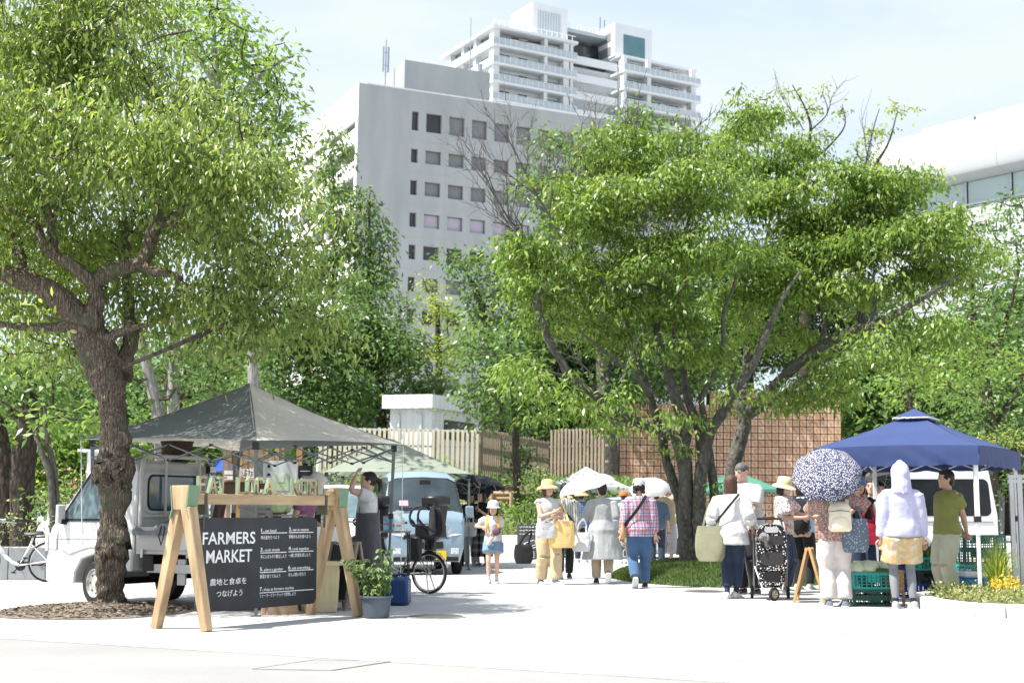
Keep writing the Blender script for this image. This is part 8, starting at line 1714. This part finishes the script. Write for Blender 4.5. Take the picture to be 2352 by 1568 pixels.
# plaid shirt
p = person('person in a red and blue plaid shirt and jeans walking away', ground_at(1468,21.6), R(180), 1.62, ha=(.255,.0,.80), hb=(-.245,.02,.80), top=dict(m='shirt_plaid', sl=1.85, ez=.040, z=.78, fl=.01), bottom=dict(k='trousers', m='denim', ez=.026), hair=('curly','hair_black'), hat=('bandana','bandana'), shoes='shoe_dark', face=False, fa=(.085,.18,.16,0,45), fb=(-.085,-.06,.08,0,0), build=1.06)
strap('cross_strap', 'black_cloth', [p['S']((-.10,.10,1.40)), p['S']((.02,.165,1.22)), p['S']((.19,.13,1.0)), p['S']((.24,.06,.92))], .045, p['t'], .01)
tote('tan crossbody bag on the person in plaid', p['WP']((.25,.06,.98)), .20, .22, .09, R(80), 'tan_leather', None, name='crossbody_bag')
# behind: blue striped shirt with white umbrella, orange cap, beige jacket
p = person('person in a navy striped shirt beneath the far white parasol', ground_at(1508,30.0), R(175), 1.62, ha=(.14,-.20,1.18), hb=(-.25,-.02,.82), top=dict(m='shirt_navy_stripe', sl=1.3, ez=.032, z=.80), bottom=dict(k='trousers', m='denim_dark', ez=.02), hair=('short','hair_black'), shoes='shoe_dark', face=False)
umbrella('white parasol behind the person in plaid', p['WP'](p['HD'][1][0]), p['WP'](p['HD'][1][0])+Vector((-.06,-.25,.62)), .46, 'brolly_white', .24, handle='white_paint')
person('person in an orange cap and cream shorts behind the grey cardigan', ground_at(1433,32.0), R(200), 1.60, top=dict(m='tee_white', sl=.6, ez=.035), bottom=dict(k='shorts', m='cream', ln=.85, ez=.04), hair=('short','hair_black'), hat=('cap','orange_cap'), shoes='shoe_grey', face=False)
p = person('person in a beige jacket and checked cropped trousers beside the tree, arm raised', ground_at(1530,30.6), R(160), 1.74, ha=(.26,.02,1.62), hb=(-.10,-.18,1.60), eh=((1,.1,.2),(-.8,.3,.2)), top=dict(m='jacket_beige', sl=1.75, ez=.045, z=.84, fl=.01), bottom=dict(k='trousers', m='capri_check', ln=1.55, ez=.045), hair=('short','hair_black'), shoes='shoe_grey', face=False)
# white blouse woman
p = person('woman in a loose white blouse and cuffed jeans with an olive bag', ground_at(1679,18.9), R(160), 1.61, ha=(.26,-.02,.86), hb=(-.28,-.10,.90), fa=(.06,.05,.08,-10,0), fb=(-.03,-.10,.08,-25,8), lean=(.0,-.03), head=(-20,0), top=dict(m='blouse_white', sl=1.45, ez=.042, z=.72, fl=.04, se=.9, cuff=1.2, w=.009), bottom=dict(k='trousers', m='denim_dark', ln=1.78, ez=.022), hair=('long','hair_brown'), shoes='shoe_white', socks='denim_dark', face=False, build=1.04)
strap('cross_strap', 'black_cloth', [p['S']((-.13,.10,1.395)), p['S']((.0,.20,1.22)), p['S']((.17,.17,1.02))], .03, p['t'], .01)
tote('slouchy olive bag hanging at the white-bloused woman\'s side', p['WP']((.27,.10,.97)), .36, .46, .15, R(150), 'olive_bag', p['WP'](p['sh'][1]+Vector((.02,.02,.06))), sag=.22)
# man in white T-shirt
p = person('grey-haired man in a white T-shirt leaning on the pet stroller', ground_at(1716,19.8), R(-38), 1.80, ha=(.20,-.36,.86), hb=(-.06,-.38,.88), lean=(0,-.07), head=(-18,8), build=1.14, top=dict(m='tee_white', sl=.85, ez=.036, z=.82, se=.9, fl=.02), bottom=dict(k='trousers', m='black_cloth', ez=.035), hair=('crop','hair_grey'), shoes='black_plastic', hand_curl=.9)
strap('sling_strap', 'pale_grey', [p['S']((-.13,.02,1.43)), p['S']((-.10,-.13,1.32)), p['S']((.03,-.19,1.15)), p['S']((.17,-.15,.98))], .04, p['t'], .01)
# beige bucket hat, floral shirt
p = person('woman in a beige hat and patterned shirt reaching out with her arm', ground_at(1800,20.4), R(70), 1.60, ha=(.06,-.42,1.10), hb=(-.18,-.30,1.08), head=(-25,12), top=dict(m='shirt_floral', sl=.85, ez=.045, z=.84, se=1.2), bottom=dict(k='trousers', m='denim_dark', ez=.045), hair=('bob','hair_black'), hat=('bucket','hat_beige'), shoes='shoe_white', mask=True, gla=True)
# black hat with backpack
p = person('person in a black hat and pale blue shirt wearing a black backpack', ground_at(1843,21.2), R(150), 1.60, ha=(.12,-.30,1.06), hb=(-.16,-.26,1.04), head=(25,12), top=dict(m='pale_blue', sl=.7, ez=.03), bottom=dict(k='trousers', m='black_cloth', ez=.02), hair=('bob','hair_black'), hat=('beanie','black_cloth'), shoes='shoe_grey', face=False)
backpack('large black backpack on the person in the black hat', p['WP']((0,.20,.86)), R(150), 'black_cloth', w=.34, h=.50, d=.20)
# polka dot umbrella
p = person('person in a paisley blouse and white trousers holding the dotted parasol', ground_at(1916,17.3), R(178), 1.60, ha=(.10,-.20,1.30), hb=(-.25,.02,1.40), eh=((.8,.3,-.5),(-.9,.2,-.6)), top=dict(m='blouse_paisley', sl=1.6, ez=.04, z=.80), bottom=dict(k='trousers', m='white_trouser', ez=.042, cuff=1.2), hair=('bob','hair_black'), shoes='grey_blue', face=False)
umbrella('navy parasol with white dots covering its holder\'s head', p['WP'](p['HD'][1][0]), at(1898,1066,17.05), .43, 'umbrella_dots', .20, spin=.2)
bp_ = backpack('cream backpack on the person with the dotted parasol', p['WP']((-.03,.20,.92)), R(172), 'cream', w=.28, h=.36, d=.15, trim='grey_blue')
tote('grey diamond-patterned tote beside the cream backpack', p['WP']((-.22,.17,1.08)), .30, .40, .08, R(170), 'tote_diamond', p['WP'](p['sh'][-1]+Vector((0,.02,.06))))
# behind the pole
p = person('person in a dark vest and cap facing the camera behind the tent pole', ground_at(1975,19.6), R(10), 1.60, ha=(.16,-.24,1.02), hb=(-.10,-.26,1.30), head=(-10,4), top=dict(m='black_cloth', sl=.1, ez=.03, z=.72), bottom=dict(k='trousers', m='denim_dark', ez=.04), hair=('bob','hair_brown'), hat=('cap','denim_light'), shoes='shoe_dark')
p = person('person in a blue-grey jacket at the tent holding a red tote', ground_at(2003,20.6), R(-20), 1.60, ha=(.10,-.18,.95), top=dict(m='grey_blue', sl=1.7, ez=.04, z=.84), bottom=dict(k='trousers', m='navy', ez=.03), hair=('short','hair_black'), shoes='shoe_dark')
tote('red tote bag under the blue tent', at(1996,1192,19.4), .30, .34, .10, R(10), 'red_bag', at(1992,1155,19.5))
p = person('dark-haired woman under a black parasol looking at the camera', ground_at(2022,22.4), R(0), 1.58, ha=(.10,-.24,1.12), top=dict(m='black_cloth', sl=1.5, ez=.03), bottom=dict(k='skirt', m='navy', z=.3), hair=('long','hair_black'), shoes='shoe_dark')
umbrella('black parasol with a scalloped pale edge under the blue tent', p['WP'](p['HD'][1][0]), p['WP']((.02,.06,1.74)), .46, 'brolly_black', .24)
# hoodie
p = person('person in a lavender hoodie with the hood up and yellow shorts', ground_at(2070,17.0), R(176), 1.66, ha=(.24,-.02,.80), hb=(-.25,-.04,.80), top=dict(m='lavender', sl=1.92, ez=.042, z=.83, name='hoodie', w=.008), bottom=dict(k='shorts', m='shorts_yellow', ln=.80, ez=.055), hair=('short','hair_black'), shoes='shoe_grey', socks='black_cloth', face=False, fa=(.10,.02,.075,-18,0), fb=(-.10,.02,.075,12,0), build=1.08)
g = MB()
for s in (1,-1): g.tube([sub(Vector((s*.085,.01,.86)), p['K'][s], .6), p['K'][s], sub(p['K'][s], p['A'][s], .4)+Vector((0,.012,0)), sub(p['K'][s], p['A'][s], .92)], [.070,.056,.055,.040], 14)
remesh(g, 'leggings', 'legging_grey', p['t'], .012, 2, .5, wrink=.003)
g = MB(); hc = p['hc']; g.ell(hc+Vector((0,.03,.035)), (.112,.128,.135), 18, 12); g.tube([hc+Vector((0,.04,-.02)), hc+Vector((0,.06,-.12)), hc+Vector((0,.05,-.19))], [.105,.115,.13], 16); g.ell(hc+Vector((.015,.06,.14)), (.04,.05,.05), 10, 7)
remesh(g, 'hood', 'lavender', p['t'], .012, 3, .5, wrink=.010, wf=(9,9,9))
# green T-shirt
p = person('smiling person in an olive T-shirt with hands behind the back', ground_at(2172,18.2), R(-72), 1.66, ha=(.06,.26,.86), hb=(-.02,.27,.85), eh=((.9,.6,.1),(-.9,.6,.1)), head=(-14,2), lean=(0,.03), top=dict(m='olive_tee', sl=.62, ez=.034, z=.84, fl=.01), bottom=dict(k='trousers', m='sage_trouser', ez=.038, cuff=1.2), hair=('short','hair_black'), shoes='shoe_dark', group='stall holders', build=1.05)
run_jobs()
# ================================================================== crates, stroller and planter on the right
mat('crate_teal', (.02,.30,.26), .45, var=.1); mat('crate_green', (.012,.075,.055), .5, var=.15); mat('crate_blue', (.012,.045,.22), .45, var=.1); mat('crate_black', (.012,.022,.02), .5)
def crate(label, loc, rz, w, d, h, m, group='vegetable crates'):
    t = thing('vegetable_crate', label, 'crate', loc, rz, group)
    for s_ in (-1, 1):
        for ax in (0, 1):
            L = w if ax == 0 else d; o = d/2 if ax == 0 else w/2; g = MB()
            def P(u, z, k=0): return (u, s_*(o-k), z) if ax == 0 else (s_*(o-k), u, z)
            def bx(u0, u1, z0, z1, th=.012):
                c = P((u0+u1)/2, (z0+z1)/2, th/2); sz = (u1-u0, th, z1-z0) if ax == 0 else (th, u1-u0, z1-z0); g.box(c, sz)
            e = .0 if ax == 0 else .0125
            bx(-L/2+e, L/2-e, h-.035, h, .018); bx(-L/2+e, L/2-e, 0, .025, .014); bx(-L/2+e, -L/2+.03+e, .025, h-.035); bx(L/2-.03-e, L/2-e, .025, h-.035)
            n = max(3, int(L/.055))
            for k in range(1, n): u = -L/2+L*k/n; bx(u-.006, u+.006, .025, h-.035, .008)
            for zz in np.arange(.055, h-.05, .04): bx(-L/2+.03, L/2-.03, zz, zz+.007, .006)
            if ax == 0: bx(-L*.13, L*.13, h*.40, h-.035, .013)
            g.build('side', m, t)
    g = MB(); g.box((0,0,.006), (w-.04,d-.04,.01)); g.build('base', m, t); return t
x0 = X_at(1998,17.55)
crate('dark green crate, lowest of the front stack by the hooded person', (x0,17.6,0), R(2), .53, .36, .10, 'crate_green'); crate('dark green crate second from the ground in the front stack', (x0,17.6,.102), R(1), .53, .36, .095, 'crate_green'); crate('teal crate holding cabbages on top of the front stack', (x0-.01,17.6,.200), R(1), .53, .36, .20, 'crate_teal')
r_ = np.random.default_rng(21)
for i, (dx, dy, dz, r, lb) in enumerate([(-.18,-.08,.37,.095,'pale cabbage at the left end of the teal crate'),(-.03,-.07,.38,.10,'pale cabbage in the middle of the teal crate'),(.12,.02,.375,.095,'pale cabbage toward the right of the teal crate'),(-.12,.09,.385,.09,'pale cabbage at the back of the teal crate')]):
    cabbage(lb, (x0+dx,17.6+dy,dz), r, None, 'cabbage_pale')
mat('cucumber', (.035,.10,.03), .45, var=.4, scale=20); mat('bag_clear', (.55,.60,.58), .25, var=.1)
for i in range(5):
    c = thing('cucumber', 'dark green cucumber lying right of the cabbages', 'cucumber', (x0+.05+.045*i, 17.47+.02*(i % 2), .405), R(r_.uniform(40,120)), 'cucumbers on the crate'); g = MB(); g.tube([(-.10,0,.02),(-.05,.008,.022),(.05,.008,.022),(.10,0,.02)], [.008,.019,.019,.010], 8); g.build('fruit', 'cucumber', c, smooth=True)
mat('wicker_tan', (.42,.26,.11), .8, var=.4, scale=40, bump=.8, bscale=50, stretch=(1,1,3)); t = thing('wicker_box', 'tan wicker hamper beside the teal crate', 'basket', (X_at(2050,17.5),17.55,.17), R(4)); g = MB()
for k in range(9): g.box((0,0,.0145+.026*k), (.155-.004*(k % 2),.32-.004*(k % 2),.025))
g.build('weave', 'wicker_tan', t); g = MB(); g.box((0,0,.245), (.17,.335,.02)); g.build('rim', 'wicker_tan', t)
t = thing('wooden_stand', 'low wooden stand under the wicker hamper', 'stand', (X_at(2050,17.5),17.55,0), R(4)); g = MB(); g.box((0,0,.155), (.18,.33,.02)); g.build('top', 'crate_wood', t)
for a in ((-.07,-.14),(.07,-.14),(-.07,.14),(.07,.14)): g = MB(); g.box(a+(.072,), (.03,.03,.143)); g.build('leg', 'crate_wood', t)
x1 = X_at(2136,18.9)
for k, (m, h, lb) in enumerate([('crate_blue',.20,'blue crate at the foot of the middle stack'),('crate_black',.17,'black crate in the middle of the middle stack'),('crate_teal',.17,'teal crate on top of the middle stack')]): crate(lb, (x1,18.95,[0,.202,.374][k]), R(1), .40, .36, h, m)
x2 = X_at(2082,19.1)
for k, (m, h, lb) in enumerate([('crate_blue',.20,'blue crate standing behind the hooded person, lower of two'),('crate_blue',.20,'blue crate standing behind the hooded person, upper of two')]): crate(lb, (x2-.05,19.3,.202*k), R(-2), .36, .34, h, m)
x3 = X_at(2254,20.2)
for k, (m, h, lb) in enumerate([('crate_teal',.20,'teal crate at the foot of the back stack under the van window'),('crate_teal',.20,'teal crate second in the back stack under the van window'),('crate_green',.20,'dark green crate third in the back stack under the van window'),('crate_green',.20,'dark green crate crowning the back stack under the van window')]): crate(lb, (x3,20.3,.202*k), R(1.0*k), .60, .38, h, m)
pts = np.c_[x1+r_.uniform(-.17,.17,260), 18.95+r_.uniform(-.14,.14,260), .545+r_.uniform(-.05,.03,260)]
o = leaf_mesh('leafy_greens', pts, r_.normal(size=(260,3))*.5+np.array([0,-.1,1]), r_.normal(size=(260,3)), r_.uniform(.08,.2,260), r_.uniform(.015,.035,260), LM['mid'], None, r_.uniform(0,1,260)); tag(o, 'bunches of leafy greens standing in the middle stack of crates', 'vegetables', kind='stuff')
mat('cooler_blue', (.01,.22,.50), .35, var=.05); t = thing('cool_box', 'bright blue cool box with a white lid by the tent pole', 'cool box', (X_at(2226,18.4),18.45,0), R(3)); g = MB(); g.box((0,0,.15), (.27,.36,.30)); g.build('body', 'cooler_blue', t, bevel=.02); g = MB(); g.box((0,0,.335), (.29,.38,.065)); g.build('lid', 'white_paint', t, bevel=.015); g = MB(); g.tube([(-.145,-.05,.25),(-.17,-.06,.1),(-.15,-.05,.0)], .01, 6); g.build('strap', 'black_plastic', t)
a_board('pale wooden A-board seen from its side under the tent edge', 1862, 1382, .36, .68, R(72), 'wood_new', 'wood_new', spread=.19)
# ---------------------------------------------------------------- pet stroller and dog
sx, sy = X_at(1768,18.75), 18.75
st_ = thing('pet_stroller', 'black polka-dot pet stroller between the man and the crowd', 'stroller', (sx, sy, 0), R(-6)); mat('frame_grey', (.30,.31,.33), .4, metal=.4); mat('mesh_black', (.03,.03,.032), .6, var=.3, scale=40)
def hoop(z0, z1, y0, y1, w): return [(-w, y0, z0), (-w*.98, y0, z0+(z1-z0)*.55), (-w*.75, (y0+y1)/2, z0+(z1-z0)*.9), (0, y1, z1), (w*.75, (y0+y1)/2, z0+(z1-z0)*.9), (w*.98, y0, z0+(z1-z0)*.55), (w, y0, z0)]
rs = []
for y, k in ((-.24,.97),(-.18,1.0),(.0,1.0),(.16,.96)):
    top = [(p[0], y, p[2]) for p in [tuple(q) for q in spline(hoop(.62,.62+.36*k,0,0,.195*k), 4)]]; rs.append(top+[(.19,y,.40),(.14,y,.38),(-.14,y,.38),(-.19,y,.40)])
g = MB(); g.rings(rs); g.build('cabin', 'stroller_dots', st_, smooth=True, angle=50)
g = MB(); p_ = rrect(0,.53,.30,.17,.06); g.add([(x,-.247,z) for x, z in p_], [tuple(range(len(p_)))]); g.build('mesh_window', 'mesh_black', st_)
g = MB(); p_ = rrect(0,.90,.18,.075,.03); g.add([(x,-.244,z) for x, z in p_], [tuple(range(len(p_)))]); g.build('vent_flap', 'pale_grey', st_)
g = MB(); p_ = rrect(0,.765,.30,.12,.03); g.add([(x,-.248,z) for x, z in p_], [tuple(range(len(p_)))]); g.build('viewing_window', 'mesh_black', st_)
g = MB(); g.box((0,-.02,.27), (.33,.36,.22)); g.build('storage_basket', 'stroller_dots', st_, bevel=.03, smooth=True); g = MB(); p_ = rrect(0,.30,.22,.13,.05); g.add([(x,-.206,z) for x, z in p_], [tuple(range(len(p_)))]); g.build('basket_panel', 'black_plastic', st_)
for s_ in (-1,1):
    g = MB(); g.tube([(s_*.21,.24,.09),(s_*.215,.05,.45),(s_*.205,.16,.90),(s_*.19,.22,1.0)], .012, 8); g.tube([(s_*.215,.05,.45),(s_*.12,-.26,.13),(0,-.30,.13)], .011, 8); g.build('frame_tube', 'frame_grey', st_, smooth=True)
    wheel(st_, (s_*.235,.24,.085), .085, .035, s_, rim='frame_grey', holes=3, alloy=True)
g = MB(); g.tube([(-.19,.22,1.0),(-.15,.25,1.04),(.15,.25,1.04),(.19,.22,1.0)], .016, 8); g.build('handlebar', 'black_rubber', st_, smooth=True)
w_ = wheel(st_, (0,0,0), .085, .04, 1, rim='frame_grey', holes=3, alloy=True, yaw=R(-50)); w_.location = (.01,-.31,.085)
t = thing('dog', 'small grey curly dog peering out of the polka-dot stroller', 'dog', (sx-.10, sy-.205, .0), R(-55)); z0 = .80; g = MB()
g.ell((0,.14,z0-.13), (.07,.12,.085), 12, 8); g.tube([(0,.03,z0-.12),(0,-.01,z0-.02)], [.055,.045], 10); g.ell((0,-.03,z0+.01), (.058,.062,.055), 12, 8); g.tube([(0,-.06,z0-.005),(0,-.115,z0-.018)], [.034,.022], 10); g.ell((0,-.125,z0-.012), (.022,.02,.018), 8, 6)
for s_ in (-1,1): g.ell((s_*.058,-.005,z0-.01), (.018,.028,.045), 8, 6)
mat('fur_grey', (.22,.22,.23), .95, var=.4, scale=40, bump=1.0, bscale=70); mat('fur_nose', (.01,.01,.01), .3); remesh(g, 'body', 'fur_grey', t, .008, 1, .7, wrink=.006, wf=(45,45,45)); g = MB(); g.ell((0,-.147,z0-.008), (.010,.008,.008), 8, 6); g.build('nose', 'fur_nose', t)
for s_ in (-1,1): g = MB(); g.ell((s_*.026,-.082,z0+.022), (.008,.006,.008), 8, 6); g.build('eye', 'fur_nose', t)
# ---------------------------------------------------------------- planter at the right edge
PCx, PCy, PRx, PRy = 6.02, 16.75, 1.22, 1.52; t = thing('planter_kerb', 'low curved planter of white kerb stones at the right edge', 'planter', (PCx, PCy, 0)); NB = 26; mat('kerb_white', (.70,.70,.69), .8, var=.05, bump=.1)
def pe(a, k=1.0, z=0.0): 
    ca, sa_ = math.cos(a), math.sin(a); q = (abs(ca)**3+abs(sa_)**3)**(-1/3); return Vector((ca*q*(PRx*k), sa_*q*(PRy*k), z))
for i in range(NB):
    a0, a1 = 2*PI*i/NB+.006, 2*PI*(i+1)/NB-.006; g = MB(); k = .89; vs = []
    for a in (a0, (a0+a1)/2, a1):
        vs.append([pe(a, 1, 0), pe(a, 1, .125), pe(a, .985, .14), pe(a, k, .14), pe(a, k, 0)])
    g.rings(vs); g.build('kerb_stone', 'kerb_white', t, smooth=True, angle=30)
g = MB(); g.add([pe(2*PI*i/40, .90, .10) for i in range(40)], [tuple(range(40))]); o = g.build('bed', 'soil', t)
n = 5200; a = r_.uniform(0, 2*PI, n); k = np.sqrt(r_.uniform(0, 1, n))*.86; P = np.array([tuple(pe(x, y, .11)) for x, y in zip(a, k)])+np.array([PCx, PCy, 0])+r_.normal(size=(n,3))*np.array([.02,.02,.045])+np.array([0,0,.06])
cov = leaf_mat('leaf_cover', (.10,.15,.05), (.22,.27,.11), (.55,.52,.22), trans=.35); o = leaf_mesh('ground_cover', P, r_.normal(size=(n,3))*.7+np.array([0,0,.9]), r_.normal(size=(n,3))+np.array([0,-.3,.8]), r_.uniform(.02,.06,n), r_.uniform(.007,.016,n), cov, None, r_.uniform(0,1,n)); tag(o, 'low variegated ground cover filling the white planter', 'ground cover', kind='stuff')
gx, gy = X_at(2285,17.45), 17.45; t = thing('ornamental_grass', 'tall arching clump of ornamental grass in the planter', 'grass plant', (gx, gy, .10)); g = MB(); V_ = []; F_ = []; RN = []
for i in range(420):
    an = r_.uniform(0, 2*PI); L = r_.uniform(.45,.85); sp_ = r_.uniform(.05,.42); base = Vector((math.cos(an)*.06*r_.uniform(0,1), math.sin(an)*.06, 0)); dv_ = Vector((math.cos(an), math.sin(an), 0)); sd = Vector((-math.sin(an), math.cos(an), 0))*.0065; b0 = len(V_)
    for u in (0,.35,.7,1):
        p = base+dv_*(sp_*u*u)+Vector((0,0,L*(u-.28*u**3*(sp_/.3)))); w_s = 1-u*.85; V_ += [tuple(p-sd*w_s), tuple(p+sd*w_s)]
    for q in range(3): F_.append((b0+2*q, b0+2*q+1, b0+2*q+3, b0+2*q+2)); RN.append(r_.uniform(0,1))
gm = leaf_mat('grass_tall', (.14,.22,.03), (.28,.36,.06), (.50,.52,.14), trans=.4); tag(fast_mesh('blades', np.array(V_), quads=np.array(F_), m=gm, parent=t, rnd=np.array(RN)), kind='stuff')
n = 220; c = np.array([X_at(2302,16.9), 16.9, .27]); P = c+r_.normal(size=(n,3))*np.array([.10,.10,.06]); yl = leaf_mat('leaf_gold', (.45,.36,.04), (.62,.48,.06), (.75,.62,.16), trans=.35); t = thing('golden_shrub', 'golden-leaved little shrub in the planter below the glass screen', 'shrub', (c[0], c[1], .10)); tag(leaf_mesh('leaves', P-np.array([c[0],c[1],.10]), r_.normal(size=(n,3))+np.array([0,0,.5]), r_.normal(size=(n,3)), r_.uniform(.03,.06,n), r_.uniform(.012,.022,n), yl, t, r_.uniform(0,1,n)), kind='stuff')
g = MB(); 
for k in range(5): g.tube([(0,0,0),(.05*math.cos(k*1.3),.05*math.sin(k*1.3),.12),(.11*math.cos(k*1.3),.11*math.sin(k*1.3),.22)], [.006,.005,.003], 5)
g.build('stem', 'twig_dark', t)
t = thing('white_block', 'pale stone block among the planter grasses', 'stone', (X_at(2335,17.2),17.2,.10), R(8)); g = MB(); g.box((0,0,.06), (.5,.3,.12)); g.build('block', 'kerb_white', t, bevel=.02)
# glass screen
sgx = X_at(2321,17.6); t = thing('glass_screen', 'steel-framed glass screen at the right edge behind the planter', 'screen', (sgx, 17.6, 0), R(-4)); m, nt, b = mk('screen_glass'); b.inputs['Base Color'].default_value = (.55,.68,.66,1); b.inputs['Roughness'].default_value = .05; b.inputs['Alpha'].default_value = .38
for dx, w_s in ((.02,.05),(.12,.06),(1.3,.06)): g = MB(); g.box((dx,0,.80), (w_s,.05,1.56)); g.build('post', 'steel', t)
for z in (1.56,1.50,.22): g = MB(); g.box((.66,0,z), (1.36,.045,.04)); g.build('rail', 'steel', t)
g = MB(); g.box((.72,0,.86), (1.08,.012,1.22)); g.build('pane', 'screen_glass', t)
# ---------------------------------------------------------------- chalkboards by the far tents
mat('slate', (.045,.055,.058), .75, var=.25, scale=6)
def chalk(label, xa, xb, ya, yb, Y, seed):
    a = at(xa, yb, Y); W = X_at(xb, Y)-a.x; Hh = at(xa, ya, Y).z-a.z; t = thing('chalkboard', label, 'sign', (a.x, Y, max(0, a.z)), 0, rx=R(-9)); rr_ = random.Random(seed); g = MB(); g.box((W/2,0,Hh/2), (W,.02,Hh)); g.build('slate', 'slate', t); k = 0
    def ln(pts): q = MB(); q.tube([(x,-.0125,z) for x, z in pts], .006, 4); q.build('chalk_mark', 'chalk_white', t)
    for z in (Hh*.92, Hh*.82, Hh*.72):
        x = W*.08
        while x < W*.85: ln([(x, z), (x+.02, z+.03*rr_.random()), (x+.035, z-.02*rr_.random()), (x+.05, z+.02)]); x += .075
    ln([(W*.25,Hh*.45),(W*.6,Hh*.55),(W*.8,Hh*.45),(W*.45,Hh*.36),(W*.25,Hh*.45)]); ln([(W*.25,Hh*.45),(W*.25,Hh*.38),(W*.45,Hh*.29),(W*.8,Hh*.38),(W*.8,Hh*.45)]); ln([(W*.3,Hh*.05),(W*.3,Hh*.2),(W*.38,Hh*.25),(W*.55,Hh*.25),(W*.62,Hh*.2),(W*.62,Hh*.05),(W*.3,Hh*.05)]); 
    for s_ in (.12,.88): q = MB(); q.bar((W*s_,.03,Hh*.9),(W*s_,.35,-.02),.04); q.build('prop_leg', 'wood_grey', t)
chalk('chalkboard with drawings leaning by the low white wall', 1188, 1250, 1203, 1284, 34.5, 1); chalk('chalkboard with drawings glimpsed behind the person in plaid', 1418, 1462, 1200, 1282, 35, 2)
backpack('black backpack hanging from the child seat of the electric bicycle', at(1000,1232,19.55), R(-60), 'black_cloth', w=.26, h=.40, d=.15)
run_jobs()
